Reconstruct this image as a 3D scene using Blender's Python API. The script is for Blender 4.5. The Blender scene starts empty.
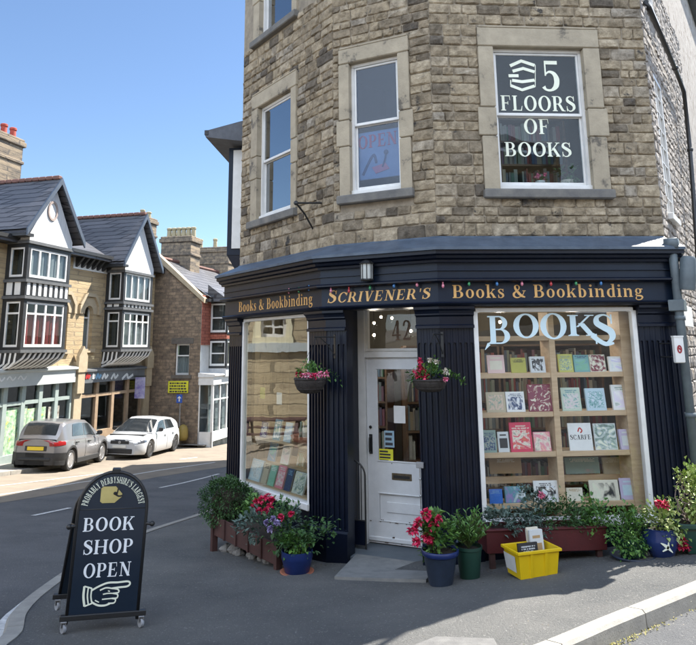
import bpy, math, random
from mathutils import Vector, Matrix
random.seed(7)
PI = math.pi
sc = bpy.context.scene
COL = sc.collection

# ------------------------------------------------------------------ camera model (metres; the lens is at the origin, z up)
FOC = 650.0; PX, PY = 348.0, 222.0; IW, IH = 696.0, 645.0
T_ = math.atan(126.0/FOC); RO = math.atan(38/3322)
_ct, _st, _cr, _sr = math.cos(T_), math.sin(T_), math.cos(RO), math.sin(RO)
CF = Vector((0, _ct, _st)); _r0 = Vector((1, 0, 0)); _u0 = Vector((0, -_st, _ct))
CR = _r0*_cr - _u0*_sr; CU = _r0*_sr + _u0*_cr
def ray(u, v): return CR*((u-PX)/FOC) + CU*((PY-v)/FOC) + CF
def aty(u, v, Y):
    r = ray(u, v); return r*(Y/r.y)

# ------------------------------------------------------------------ terrain: a street falling away from the viewer
def sp(x, k=1.5): return math.log1p(math.exp(max(-30, min(30, x*k))))/k
def zg(x, y):
    yy = max(-14.0, min(60.0, y))
    xx = max(-26.0, min(14.0, x))
    return -1.36 - .05*yy - .074*(20.0-sp(20.0-yy, .6)) + .085*sp(xx-.0) - .0 + .034*sp(-xx-2.0)
def gp(u, v, dz=0.0):
    r = ray(u, v); a, b = .5, 90.0
    for k in range(60):
        m = (a+b)/2; p = r*m
        if p.z > zg(p.x, p.y)+dz: a = m
        else: b = m
    return r*a

# ------------------------------------------------------------------ frames on vertical walls
class Fr:
    def __init__(s, o, az, z0=0.0):
        a = math.radians(az); s.o = Vector((o[0], o[1], 0)); s.az = az
        s.d = Vector((math.sin(a), math.cos(a), 0)); s.n = Vector((s.d.y, -s.d.x, 0))   # n points out towards the viewer
        s.M = Matrix(((s.d.x, -s.n.x, 0, s.o.x), (s.d.y, -s.n.y, 0, s.o.y), (0, 0, 1, z0), (0, 0, 0, 1)))
    def px(s, u, v, out=0.0):
        r = ray(u, v); k = (s.o.dot(s.n)+out)/r.dot(s.n); p = r*k
        return (p-s.o).dot(s.d), p.z
    def w(s, x, out=0.0, z=0.0): return s.o + s.d*x + s.n*out + Vector((0, 0, z))
def hz(u, v=349.0): return v

# ------------------------------------------------------------------ mesh collector
class MB:
    def __init__(s, M=None): s.v = []; s.f = []; s.t = []; s.M = M or Matrix.Identity(4); s.tone = .5
    def add(s, vs, fs, tone=None):
        b = len(s.v); M = s.M
        s.v += [M @ Vector(p) for p in vs]
        s.f += [tuple(i+b for i in f) for f in fs]
        s.t += [s.tone if tone is None else tone]*len(fs); return s
    def box(s, x0, x1, y0, y1, z0, z1, tone=None):
        return s.add([(x0,y0,z0),(x1,y0,z0),(x1,y1,z0),(x0,y1,z0),(x0,y0,z1),(x1,y0,z1),(x1,y1,z1),(x0,y1,z1)],
            [(0,3,2,1),(4,5,6,7),(0,1,5,4),(1,2,6,5),(2,3,7,6),(3,0,4,7)], tone)
    def bbox(s, x0, x1, y0, y1, z0, z1, b=.006, tone=None):      # box with chamfered edges
        b = min(b, (x1-x0)*.4, (y1-y0)*.4, (z1-z0)*.4)
        vs = []; 
        for z, i in ((z0, b), (z0+b, 0), (z1-b, 0), (z1, b)):
            vs += [(x0+i+ (b if i==0 else 0)*0, y0+i, z), (x1-i, y0+i, z), (x1-i, y1-i, z), (x0+i, y1-i, z)]
        fs = [(0,3,2,1), (12,13,14,15)]
        for k in range(3):
            for j in range(4):
                a = k*4+j; c = k*4+(j+1) % 4; fs.append((a, c, c+4, a+4))
        return s.add(vs, fs, tone)
    def prism(s, poly, a, b, axis='y', tone=None):                # poly in the two other axes
        n = len(poly)
        if axis == 'y': P = [(p[0], a, p[1]) for p in poly]+[(p[0], b, p[1]) for p in poly]
        elif axis == 'x': P = [(a, p[0], p[1]) for p in poly]+[(b, p[0], p[1]) for p in poly]
        else: P = [(p[0], p[1], a) for p in poly]+[(p[0], p[1], b) for p in poly]
        fs = [tuple(range(n)), tuple(range(2*n-1, n-1, -1))]
        for i in range(n): j = (i+1) % n; fs.append((i, i+n, j+n, j))
        return s.add(P, fs, tone)
    def tube(s, pts, r, n=8, cap=True, tone=None):
        pts = [Vector(p) for p in pts]; m = len(pts); rs = r if isinstance(r, (list, tuple)) else [r]*m
        vs = []; up = None
        for i, p in enumerate(pts):
            d = (pts[min(i+1, m-1)]-pts[max(i-1, 0)]).normalized()
            if up is None:
                up = Vector((0, 0, 1)) if abs(d.z) < .9 else Vector((1, 0, 0))
            a = d.cross(up).normalized(); up = a.cross(d).normalized(); 
            for k in range(n):
                t = 2*PI*k/n; vs.append(p + a*math.cos(t)*rs[i] + up*math.sin(t)*rs[i])
        fs = []
        for i in range(m-1):
            for k in range(n):
                a, b = i*n+k, i*n+(k+1) % n; fs.append((a, b, b+n, a+n))
        if cap: fs.append(tuple(range(n-1, -1, -1))); fs.append(tuple(range((m-1)*n, m*n)))
        return s.add(vs, fs, tone)
    def lathe(s, prof, n=20, c=(0, 0, 0), sx=1, sy=1, tone=None, close=False):
        vs = []; m = len(prof)
        for r, z in prof:
            for k in range(n):
                t = 2*PI*k/n; vs.append((c[0]+r*sx*math.cos(t), c[1]+r*sy*math.sin(t), c[2]+z))
        fs = []
        for i in range(m-1):
            for k in range(n):
                a, b = i*n+k, i*n+(k+1) % n; fs.append((a, b, b+n, a+n))
        fs.append(tuple(range(n-1, -1, -1)))
        if not close: fs.append(tuple(range((m-1)*n, m*n)))
        return s.add(vs, fs, tone)
    def ball(s, c, r, n=8, m=6, sz=1, tone=None):
        return s.lathe([(r*math.sin(PI*i/m)+1e-4, -r*sz*math.cos(PI*i/m)) for i in range(m+1)], n, c, tone=tone)
    def leaf(s, p, d, L, w, up=Vector((0, 0, 1)), tone=None, bend=.25):
        d = d.normalized(); a = d.cross(up)
        if a.length < .05: a = Vector((1, 0, 0))
        a.normalize(); q = a.cross(d)
        vs = [p, p+d*L*.5+a*w*.5+q*L*bend*.3, p+d*L-q*L*bend*.4, p+d*L*.5-a*w*.5+q*L*bend*.3]
        return s.add(vs, [(0, 1, 2), (0, 2, 3)], tone if tone is not None else random.random())
    def build(s, name, m, parent=None, smooth=False, origin=None, angle=None):
        me = bpy.data.meshes.new(name)
        if parent is not None: W = parent_world(parent).inverted(); o = None
        else:
            if origin is None:
                xs = [v.x for v in s.v]; ys = [v.y for v in s.v]; zs = [v.z for v in s.v]
                origin = ((min(xs)+max(xs))/2, (min(ys)+max(ys))/2, min(zs))
            W = Matrix.Translation(-Vector(origin))
        me.from_pydata([W @ v for v in s.v], [], s.f); 
        at = me.attributes.new('tone', 'FLOAT', 'FACE'); at.data.foreach_set('value', s.t)
        me.materials.append(m)
        if smooth:
            me.polygons.foreach_set('use_smooth', [True]*len(me.polygons))
        me.update()
        if smooth and angle: me.set_sharp_from_angle(angle=math.radians(angle))
        ob = bpy.data.objects.new(name, me); COL.objects.link(ob)
        if parent is not None: ob.parent = parent
        else: ob.location = origin
        return ob
WORLD = {}
def parent_world(o):
    M = o.matrix_basis.copy()
    while o.parent: o = o.parent; M = o.matrix_basis @ M
    return M
def rotM(loc, rz=0, rx=0, ry=0):
    return Matrix.Translation(Vector(loc)) @ Matrix.Rotation(rz, 4, 'Z') @ Matrix.Rotation(ry, 4, 'Y') @ Matrix.Rotation(rx, 4, 'X')
def tag(o, label=None, cat=None, group=None, kind=None):
    if label: o['label'] = label
    if cat: o['category'] = cat
    if group: o['group'] = group
    if kind: o['kind'] = kind
    return o
def thing(name, label, cat, M, group=None):
    o = bpy.data.objects.new(name, None); COL.objects.link(o); o.empty_display_size = .1
    if not isinstance(M, Matrix): M = Matrix.Translation(Vector(M))
    o.matrix_basis = M; return tag(o, label, cat, group)
def dup(root, M, label=None, group=None):
    r = root.copy(); COL.objects.link(r); r.matrix_basis = M
    if label: r['label'] = label
    if group: r['group'] = group
    for ch in list(root.children):
        c = ch.copy(); COL.objects.link(c); c.parent = r
        for g in list(ch.children):
            d = g.copy(); COL.objects.link(d); d.parent = c
    return r
def sweep(mb, path, prof, tone=None):
    """prof: closed list of (out, z); path: plan points; outward is to the right of travel"""
    P = [Vector((p[0], p[1])) for p in path]; n = len(prof); m = len(P); vs = []
    for i in range(m):
        ds = []
        if i > 0: ds.append((P[i]-P[i-1]).normalized())
        if i < m-1: ds.append((P[i+1]-P[i]).normalized())
        ns = [Vector((d.y, -d.x)) for d in ds]
        if len(ns) == 2:
            b = (ns[0]+ns[1]).normalized(); b = b/b.dot(ns[0])
        else: b = ns[0]
        for o, z in prof: vs.append((P[i].x+b.x*o, P[i].y+b.y*o, z))
    fs = []
    for i in range(m-1):
        for k in range(n):
            a, b = i*n+k, i*n+(k+1) % n; fs.append((a, b, b+n, a+n))
    fs.append(tuple(range(n-1, -1, -1))); fs.append(tuple(range((m-1)*n, m*n)))
    mb.add(vs, fs, tone)

# ------------------------------------------------------------------ materials
def mat(name, c1, c2=None, scale=6.0, rough=.6, bump=0.0, bscale=None, metal=0.0, tone=None, spots=None, coat=0.0, dist=.01, spec=None, detail=5, stretch=None):
    m = bpy.data.materials.new(name); m.use_nodes = True; nt = m.node_tree; N = nt.nodes; L = nt.links
    b = N['Principled BSDF']; b.inputs['Roughness'].default_value = rough; b.inputs['Metallic'].default_value = metal
    if coat: b.inputs['Coat Weight'].default_value = coat; b.inputs['Coat Roughness'].default_value = .08
    if spec is not None: b.inputs['Specular IOR Level'].default_value = spec
    tc = N.new('ShaderNodeTexCoord'); src = tc.outputs['Object']
    if stretch:
        mp = N.new('ShaderNodeMapping'); mp.inputs['Scale'].default_value = stretch; L.new(src, mp.inputs[0]); src = mp.outputs[0]
    no = N.new('ShaderNodeTexNoise'); no.inputs['Scale'].default_value = scale; no.inputs['Detail'].default_value = detail; no.inputs['Roughness'].default_value = .65
    L.new(src, no.inputs['Vector'])
    c2 = c2 or tuple(x*.75 for x in c1)
    rp = N.new('ShaderNodeMapRange'); rp.inputs['From Min'].default_value = .32; rp.inputs['From Max'].default_value = .68
    L.new(no.outputs['Fac'], rp.inputs['Value'])
    mx = N.new('ShaderNodeMix'); mx.data_type = 'RGBA'
    mx.inputs[6].default_value = (*c1, 1); mx.inputs[7].default_value = (*c2, 1); L.new(rp.outputs[0], mx.inputs[0])
    out = mx.outputs[2]
    if tone is not None:                                   # per-face colour choice: a third colour
        at = N.new('ShaderNodeAttribute'); at.attribute_name = 'tone'
        cr = N.new('ShaderNodeValToRGB'); e = cr.color_ramp.elements
        e[0].position = 0; e[0].color = (*tone[0], 1); e[1].position = 1; e[1].color = (*tone[-1], 1)
        for i, c in enumerate(tone[1:-1]):
            q = e.new((i+1)/(len(tone)-1)); q.color = (*c, 1)
        L.new(at.outputs['Fac'], cr.inputs[0])
        m2 = N.new('ShaderNodeMix'); m2.data_type = 'RGBA'; m2.blend_type = 'MULTIPLY'; m2.inputs[0].default_value = 1
        L.new(cr.outputs[0], m2.inputs[6]); L.new(out, m2.inputs[7]); out = m2.outputs[2]
    if spots:                                              # (colour, scale, threshold)
        sn = N.new('ShaderNodeTexNoise'); sn.inputs['Scale'].default_value = spots[1]; sn.inputs['Detail'].default_value = 6; sn.inputs['Roughness'].default_value = .7
        L.new(src, sn.inputs['Vector'])
        r2 = N.new('ShaderNodeMapRange'); r2.inputs['From Min'].default_value = spots[2]; r2.inputs['From Max'].default_value = spots[2]+.07
        L.new(sn.outputs['Fac'], r2.inputs['Value'])
        m3 = N.new('ShaderNodeMix'); m3.data_type = 'RGBA'; m3.inputs[7].default_value = (*spots[0], 1)
        L.new(r2.outputs[0], m3.inputs[0]); L.new(out, m3.inputs[6]); out = m3.outputs[2]
    L.new(out, b.inputs['Base Color'])
    if bump:
        bn = N.new('ShaderNodeTexNoise'); bn.inputs['Scale'].default_value = bscale or scale*5; bn.inputs['Detail'].default_value = 6; bn.inputs['Roughness'].default_value = .7
        L.new(src, bn.inputs['Vector'])
        bp = N.new('ShaderNodeBump'); bp.inputs['Strength'].default_value = bump; bp.inputs['Distance'].default_value = dist
        L.new(bn.outputs['Fac'], bp.inputs['Height']); L.new(bp.outputs[0], b.inputs['Normal'])
    return m
def brickmat(name, ca, cb, cm, bw=.3, bh=.14, mortar=.012, axes='xz', rough=.9, bump=.6, dirt=(.1, .09, .08), dirtth=.56):
    m = bpy.data.materials.new(name); m.use_nodes = True; nt = m.node_tree; N = nt.nodes; L = nt.links
    b = N['Principled BSDF']; b.inputs['Roughness'].default_value = rough
    tc = N.new('ShaderNodeTexCoord'); sx = N.new('ShaderNodeSeparateXYZ'); cx = N.new('ShaderNodeCombineXYZ')
    L.new(tc.outputs['Object'], sx.inputs[0])
    if axes == 'xz': L.new(sx.outputs[0], cx.inputs[0]); L.new(sx.outputs[2], cx.inputs[1])
    elif axes == 'yz': L.new(sx.outputs[1], cx.inputs[0]); L.new(sx.outputs[2], cx.inputs[1])
    else: L.new(sx.outputs[0], cx.inputs[0]); L.new(sx.outputs[1], cx.inputs[1])
    wn = N.new('ShaderNodeTexNoise'); wn.inputs['Scale'].default_value = 3; wn.inputs['Detail'].default_value = 3
    L.new(cx.outputs[0], wn.inputs['Vector'])
    wa = N.new('ShaderNodeVectorMath'); wa.operation = 'MULTIPLY_ADD'; wa.inputs[1].default_value = (.05, .05, 0)
    L.new(wn.outputs['Color'], wa.inputs[0]); L.new(cx.outputs[0], wa.inputs[2])
    br = N.new('ShaderNodeTexBrick'); br.inputs['Scale'].default_value = 1; br.inputs['Brick Width'].default_value = bw; br.inputs['Row Height'].default_value = bh
    br.inputs['Mortar Size'].default_value = mortar; br.inputs['Mortar Smooth'].default_value = .3
    br.inputs['Color1'].default_value = (*ca, 1); br.inputs['Color2'].default_value = (*cb, 1); br.inputs['Mortar'].default_value = (*cm, 1)
    L.new(wa.outputs[0], br.inputs['Vector'])
    no = N.new('ShaderNodeTexNoise'); no.inputs['Scale'].default_value = 4.5; no.inputs['Detail'].default_value = 7; no.inputs['Roughness'].default_value = .7
    L.new(cx.outputs[0], no.inputs['Vector'])
    r2 = N.new('ShaderNodeMapRange'); r2.inputs['From Min'].default_value = dirtth-.12; r2.inputs['From Max'].default_value = dirtth+.12
    L.new(no.outputs['Fac'], r2.inputs['Value'])
    mx = N.new('ShaderNodeMix'); mx.data_type = 'RGBA'; mx.inputs[7].default_value = (*dirt, 1)
    L.new(r2.outputs[0], mx.inputs[0]); L.new(br.outputs['Color'], mx.inputs[6]); L.new(mx.outputs[2], b.inputs['Base Color'])
    n2 = N.new('ShaderNodeTexNoise'); n2.inputs['Scale'].default_value = 30; n2.inputs['Detail'].default_value = 5; L.new(cx.outputs[0], n2.inputs['Vector'])
    ma = N.new('ShaderNodeMath'); ma.operation = 'MULTIPLY_ADD'; ma.inputs[1].default_value = -1.2; L.new(br.outputs['Fac'], ma.inputs[0]); L.new(n2.outputs['Fac'], ma.inputs[2])
    bp = N.new('ShaderNodeBump'); bp.inputs['Strength'].default_value = bump; bp.inputs['Distance'].default_value = .02
    L.new(ma.outputs[0], bp.inputs['Height']); L.new(bp.outputs[0], b.inputs['Normal'])
    return m
def glassmat(name, refl=.18, tint=(.92, .95, .95), rough=0.0, maxr=.9):
    m = bpy.data.materials.new(name); m.use_nodes = True; nt = m.node_tree; N = nt.nodes; L = nt.links
    N.remove(N['Principled BSDF']); o = N['Material Output']
    tr = N.new('ShaderNodeBsdfTransparent'); tr.inputs[0].default_value = (*tint, 1)
    gl = N.new('ShaderNodeBsdfGlossy'); gl.inputs['Roughness'].default_value = rough; gl.inputs[0].default_value = (.95, .97, 1, 1)
    fr = N.new('ShaderNodeLayerWeight'); fr.inputs['Blend'].default_value = .5
    pw = N.new('ShaderNodeMath'); pw.operation = 'POWER'; pw.inputs[1].default_value = 4.5; L.new(fr.outputs['Facing'], pw.inputs[0])
    mr = N.new('ShaderNodeMapRange'); mr.inputs['To Min'].default_value = refl; mr.inputs['To Max'].default_value = maxr
    L.new(pw.outputs[0], mr.inputs['Value'])
    # a very slight waviness of old panes
    no = N.new('ShaderNodeTexNoise'); no.inputs['Scale'].default_value = 2.2; tc = N.new('ShaderNodeTexCoord'); L.new(tc.outputs['Object'], no.inputs[0])
    bp = N.new('ShaderNodeBump'); bp.inputs['Strength'].default_value = .06; bp.inputs['Distance'].default_value = .02
    L.new(no.outputs['Fac'], bp.inputs['Height']); L.new(bp.outputs[0], gl.inputs['Normal'])
    mx = N.new('ShaderNodeMixShader'); L.new(mr.outputs[0], mx.inputs[0]); L.new(tr.outputs[0], mx.inputs[1]); L.new(gl.outputs[0], mx.inputs[2])
    L.new(mx.outputs[0], o.inputs[0]); return m
def emit(name, c, s):
    m = bpy.data.materials.new(name); m.use_nodes = True; b = m.node_tree.nodes['Principled BSDF']
    b.inputs['Base Color'].default_value = (*c, 1); b.inputs['Emission Color'].default_value = (*c, 1); b.inputs['Emission Strength'].default_value = s
    return m

Mt = {}
Mt['stone'] = mat('rock_faced_sandstone', (.96, .94, .92), (.36, .34, .31), 11, .92, 1.0, 30, dist=.022,
    tone=[(.17, .145, .115), (.31, .26, .19), (.41, .34, .24), (.49, .41, .29), (.58, .49, .355), (.46, .41, .335)], spots=((.055, .05, .045), 4.5, .6))
Mt['mortar'] = mat('lime_mortar', (.34, .29, .22), (.20, .17, .13), 8, .95, .4, 60)
Mt['ashlar'] = mat('dressed_sandstone', (.43, .37, .275), (.29, .25, .185), 3.0, .9, .6, 40, spots=((.13, .115, .095), 3.0, .575))
Mt['sillstone'] = mat('weathered_sill_stone', (.11, .11, .11), (.2, .19, .17), 5, .9, .4, 50)
Mt['navy'] = mat('navy_black_gloss_paint', (.004, .008, .020), (.002, .004, .012), 4, .36, .12, 14, dist=.006, spec=.3, spots=((.03, .036, .05), 14, .70))
Mt['navyhi'] = mat('navy_panel_paint', (.006, .015, .033), (.004, .010, .024), 3, .4, .1, 14, dist=.005, spec=.3)
Mt['lead'] = mat('lead_flashing', (.085, .115, .155), (.045, .065, .095), 5, .5, .3, 18)
Mt['white'] = mat('white_window_paint', (.74, .74, .73), (.64, .64, .62), 6, .42, .06, 40, spots=((.42, .39, .34), 13, .69))
Mt['whitedoor'] = mat('worn_white_door_paint', (.70, .72, .74), (.60, .62, .64), 5, .42, .1, 30, spots=((.3, .24, .2), 11, .70))
Mt['gold'] = mat('gold_leaf_lettering', (.72, .43, .16), (.55, .33, .12), 20, .42, metal=.25)
Mt['cream'] = mat('cream_lettering', (.80, .83, .70), (.74, .78, .64), 9, .5)
Mt['paleblue'] = mat('pale_blue_lettering', (.60, .75, .80), (.54, .69, .76), 8, .5)
Mt['wood'] = mat('pale_pine_shelf', (.60, .44, .28), (.47, .33, .2), 3, .55, .1, 30, stretch=(1, 4, 9))
Mt['darkwood'] = mat('brown_bookcase_wood', (.16, .085, .04), (.09, .05, .025), 4, .5, stretch=(1, 3, 9))
Mt['interior'] = mat('dark_interior_plaster', (.16, .15, .13), (.12, .11, .09), 3, .9)
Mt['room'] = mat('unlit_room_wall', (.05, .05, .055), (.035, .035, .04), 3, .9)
Mt['floorwood'] = mat('worn_floorboards', (.12, .08, .05), (.07, .05, .03), 5, .6)
Mt['black'] = mat('black_metal', (.012, .013, .015), (.02, .02, .02), 8, .45, .1, 60)
Mt['rubber'] = mat('black_rubber', (.018, .018, .018), (.03, .03, .03), 20, .8)
Mt['steel'] = mat('grey_steel', (.45, .46, .47), (.3, .3, .31), 20, .4, metal=.8)
Mt['glass'] = glassmat('shop_window_glass', .028, (.97, .98, .98), maxr=.8)
Mt['glassF'] = glassmat('dark_room_glass', .015, (.85, .9, .92), maxr=.6)
Mt['glassL'] = glassmat('raking_window_glass', .11, (.93, .95, .93))
Mt['glassU'] = glassmat('old_sash_glass', .10, (.8, .86, .9), maxr=.95)
Mt['glassM'] = glassmat('dim_sash_glass', .028, (.62, .7, .8), maxr=.8)
Mt['glassS'] = glassmat('sky_reflecting_glass', .33, (.45, .5, .5))
Mt['asphalt'] = mat('worn_asphalt_road', (.15, .154, .16), (.085, .091, .10), .9, .85, 1, 55, dist=.03, spots=((.27, .27, .26), 36, .59), detail=9)
Mt['pave'] = mat('asphalt_footway', (.18, .18, .172), (.095, .10, .102), .9, .85, 1, 55, dist=.03, spots=((.30, .295, .28), 44, .585), detail=12)
Mt['baysurf'] = mat('pale_parking_bay_surface', (.24, .20, .155), (.17, .145, .115), 1.2, .9, .4, 60, spots=((.12, .105, .09), 2.1, .64))
Mt['kerb'] = mat('gritstone_kerb', (.34, .325, .29), (.24, .23, .21), 7, .9, .4, 60)
Mt['paint'] = mat('worn_road_paint', (.68, .68, .66), (.42, .42, .42), 16, .7, spots=((.12, .12, .125), 26, .58))
Mt['step'] = mat('worn_stone_step', (.25, .25, .24), (.16, .165, .165), 5, .85, .5, 50)
Mt['slab'] = mat('doorway_slab', (.12, .14, .16), (.08, .1, .12), 4, .7)
# ------------------------------------------------------------------ a bold serif alphabet drawn from bars, bowls and strokes
def _rect(x0, x1, y0, y1): return [[(x0, y0), (x1, y0), (x1, y1), (x0, y1)]]
def _par(x0, y0, x1, y1, w): return [[(x0-w/2, y0), (x0+w/2, y0), (x1+w/2, y1), (x1-w/2, y1)]]
def _ring(cx, cy, rx, ry, ix, iy, a0=0, a1=360, n=None):
    n = n or max(6, int(abs(a1-a0)/15)); out = []
    for i in range(n):
        p, q = math.radians(a0+(a1-a0)*i/n), math.radians(a0+(a1-a0)*(i+1)/n)
        out.append([(cx+rx*math.cos(p), cy+ry*math.sin(p)), (cx+rx*math.cos(q), cy+ry*math.sin(q)), (cx+ix*math.cos(q), cy+iy*math.sin(q)), (cx+ix*math.cos(p), cy+iy*math.sin(p))])
    return out
def _stroke(pts, ws, sub=5):
    n = len(pts); P = []
    ws = ws if isinstance(ws, (list, tuple)) else [ws]*n
    for i in range(n-1):
        p0, p1, p2, p3 = pts[max(i-1, 0)], pts[i], pts[i+1], pts[min(i+2, n-1)]
        for k in range(sub + (1 if i == n-2 else 0)):
            t = k/sub; r = []
            for a in (0, 1):
                r.append(.5*(2*p1[a]+(p2[a]-p0[a])*t+(2*p0[a]-5*p1[a]+4*p2[a]-p3[a])*t*t+(3*p1[a]-p0[a]-3*p2[a]+p3[a])*t**3))
            P.append((r[0], r[1], ws[i]+(ws[i+1]-ws[i])*t))
    E = []
    for i, (x, y, w) in enumerate(P):
        a, b = P[max(i-1, 0)], P[min(i+1, len(P)-1)]; dx, dy = b[0]-a[0], b[1]-a[1]; l = math.hypot(dx, dy) or 1
        E.append(((x-dy/l*w/2, y+dx/l*w/2), (x+dy/l*w/2, y-dx/l*w/2)))
    return [[E[i][0], E[i][1], E[i+1][1], E[i+1][0]] for i in range(len(E)-1)]
W = .175; TH = .05; SE = .075
def _stem(x, y0=0, y1=1, w=W, l=SE, r=SE, bot=True, top=True, rt=None, lt=None):
    o = _rect(x, x+w, y0, y1)
    if bot: o += _rect(x-l, x+w+r, y0, y0+TH) + [[(x-l*.5, y0+TH), (x+w+r*.5, y0+TH), (x+w, y0+TH+.05), (x, y0+TH+.05)]]
    if top: o += _rect(x-(l if lt is None else lt), x+w+(r if rt is None else rt), y1-TH, y1)
    return o
G = {}
G['B'] = (.78, _stem(.09, r=0)+_rect(.26, .38, .95, 1)+_rect(.26, .42, .49, .54)+_rect(.26, .42, 0, .05)+_ring(.38, .745, .27, .255, .11, .205, -90, 90)+_ring(.41, .27, .31, .27, .135, .22, -90, 90))
G['O'] = (.88, _ring(.44, .5, .41, .52, .225, .455))
G['Q'] = G['O']
G['C'] = (.80, _ring(.44, .5, .41, .52, .235, .455, 38, 322)+_stroke([(.74, .99), (.745, .80), (.70, .66)], [.03, .06, .02])+_stroke([(.70, .32), (.76, .2)], [.01, .06]))
G['G'] = (.86, _ring(.44, .5, .41, .52, .235, .455, 38, 330)+_stem(.59, 0.05, .44, w=.17, bot=False)+_stroke([(.74, .99), (.745, .80), (.70, .66)], [.03, .06, .02]))
G['K'] = (.86, _stem(.09)+_par(.30, .42, .68, .96, .075)+_par(.72, .03, .42, .60, .19)+_rect(.55, .84, 0, TH)+_rect(.54, .82, 1-TH, 1))
G['S'] = (.66, _stroke([(.53, .80), (.46, .93), (.31, .985), (.14, .90), (.13, .71), (.32, .56), (.50, .42), (.54, .22), (.40, .045), (.22, .02), (.12, .12), (.08, .26)], [.03, .05, .06, .12, .19, .21, .21, .17, .08, .06, .05, .03])+_rect(.515, .56, .68, 1)+_rect(.055, .10, 0, .34))
G['H'] = (.94, _stem(.09)+_stem(.67)+_rect(.26, .67, .475, .53))
G['P'] = (.74, _stem(.09)+_rect(.26, .38, .95, 1)+_rect(.26, .38, .42, .47)+_ring(.38, .71, .30, .29, .125, .24, -90, 90))
G['R'] = (.84, _stem(.09, rt=0)+_rect(.26, .38, .95, 1)+_rect(.26, .38, .45, .50)+_ring(.38, .725, .28, .275, .11, .225, -90, 90)+_par(.70, .02, .46, .47, .18)+_rect(.66, .86, 0, TH))
G['E'] = (.74, _stem(.09, r=0)+_rect(.26, .62, .95, 1)+_rect(.26, .50, .475, .53)+_rect(.26, .64, 0, .05)+[[(.58, .95), (.62, .95), (.635, .70), (.61, .70)], [(.55, .05), (.64, .05), (.68, .30), (.65, .30)], [(.46, .40), (.50, .40), (.50, .61), (.46, .61)]])
G['F'] = (.70, _stem(.09, rt=0)+_rect(.26, .62, .95, 1)+_rect(.26, .50, .475, .53)+[[(.58, .95), (.62, .95), (.635, .70), (.61, .70)], [(.46, .40), (.50, .40), (.50, .61), (.46, .61)]])
G['L'] = (.70, _stem(.09, r=0, rt=SE)+_rect(.26, .62, 0, .05)+[[(.55, .05), (.62, .05), (.66, .32), (.63, .32)]])
G['I'] = (.36, _stem(.09))
G['N'] = (.92, _rect(.16, .22, 0, 1)+_rect(.70, .76, 0, 1)+_par(.73, 0, .19, 1, .20)+_rect(.07, .31, 0, TH)+_rect(.02, .2, 1-TH, 1)+_rect(.61, .86, 1-TH, 1))
G['V'] = (.86, _par(.44, 0, .19, 1, .19)+_par(.46, 0, .69, 1, .065)+_rect(.04, .34, 1-TH, 1)+_rect(.57, .82, 1-TH, 1))
G['A'] = (.88, _par(.20, 0, .43, 1, .065)+_par(.68, 0, .44, 1, .19)+_rect(.28, .58, .31, .36)+_rect(.06, .33, 0, TH)+_rect(.53, .85, 0, TH))
G['Y'] = (.84, _stem(.335, 0, .46, top=False)+_par(.43, .42, .19, 1, .19)+_par(.43, .42, .67, 1, .065)+_rect(.04, .34, 1-TH, 1)+_rect(.55, .80, 1-TH, 1))
G['D'] = (.86, _stem(.09, r=0, rt=0)+_rect(.26, .38, .95, 1)+_rect(.26, .38, 0, .05)+_ring(.36, .5, .43, .5, .25, .45, -90, 90))
G['T'] = (.78, _stem(.30, top=False)+_rect(.05, .73, .95, 1)+[[(.05, .95), (.09, .95), (.07, .68), (.04, .68)], [(.69, .95), (.73, .95), (.74, .68), (.71, .68)]])
G["'"] = (.26, [[(.08, .98), (.19, .98), (.16, .66), (.11, .66)]])
G['.'] = (.26, _ring(.13, .07, .07, .07, 0.001, .001))
G[' '] = (.34, [])
G['1'] = (.5, _stem(.17, top=False)+[[(.05, .84), (.17, 1), (.34, 1), (.17, .88)]])
G['5'] = (.68, _rect(.18, .60, .88, 1)+_rect(.16, .21, .50, 1)+_stroke([(.17, .53), (.30, .63), (.46, .58), (.55, .40), (.52, .17), (.36, .03), (.18, .04), (.10, .14)], [.03, .07, .12, .18, .17, .08, .07, .13]))
G['4'] = (.70, _rect(.37, .53, 0, 1)+_par(.10, .27, .42, 1, .055)+_rect(.06, .66, .22, .30)+_rect(.30, .60, 0, TH))
G['2'] = (.66, _stroke([(.12, .72), (.17, .90), (.32, .98), (.48, .90), (.50, .70), (.36, .42), (.16, .10)], [.12, .10, .07, .14, .18, .10, .05])+_rect(.09, .58, 0, .12)+[[(.53, .12), (.58, .12), (.62, .26), (.59, .26)]])
G['&'] = (.92, _stroke([(.82, .52), (.74, .28), (.55, .08), (.32, .0), (.13, .10), (.11, .30), (.27, .48), (.46, .66), (.48, .86), (.36, .97), (.22, .88), (.24, .68), (.42, .38), (.62, .14), (.86, .03)], [.05, .05, .06, .08, .13, .15, .09, .08, .09, .06, .11, .15, .18, .18, .08])+_rect(.70, .92, .50, .55))
XH = .68
G['o'] = (.60, _ring(.30, .33, .27, .35, .125, .295))
G['k'] = (.68, _stem(.08, 0, 1.03, w=.15, rt=0)+_par(.25, .30, .52, .64, .06)+_par(.56, .02, .36, .40, .16)+_rect(.44, .67, 0, TH)+_rect(.40, .62, XH-TH, XH))
G['s'] = (.48, _stroke([(.38, .55), (.30, .65), (.18, .65), (.10, .54), (.18, .40), (.34, .28), (.38, .13), (.27, .01), (.14, .02), (.07, .15)], [.03, .05, .05, .10, .14, .15, .13, .06, .05, .03])+_rect(.37, .41, .46, XH)+_rect(.05, .09, -.01, .23))
G['b'] = (.66, _stem(.08, 0, 1.03, w=.15, rt=0, bot=False)+_ring(.30, .33, .29, .35, .13, .295, -150, 150))
G['d'] = (.66, _stem(.43, 0, 1.03, w=.15, rt=0, bot=False)+_rect(.5, .64, 0, TH)+_ring(.34, .33, .29, .35, .13, .295, 30, 330))
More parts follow.
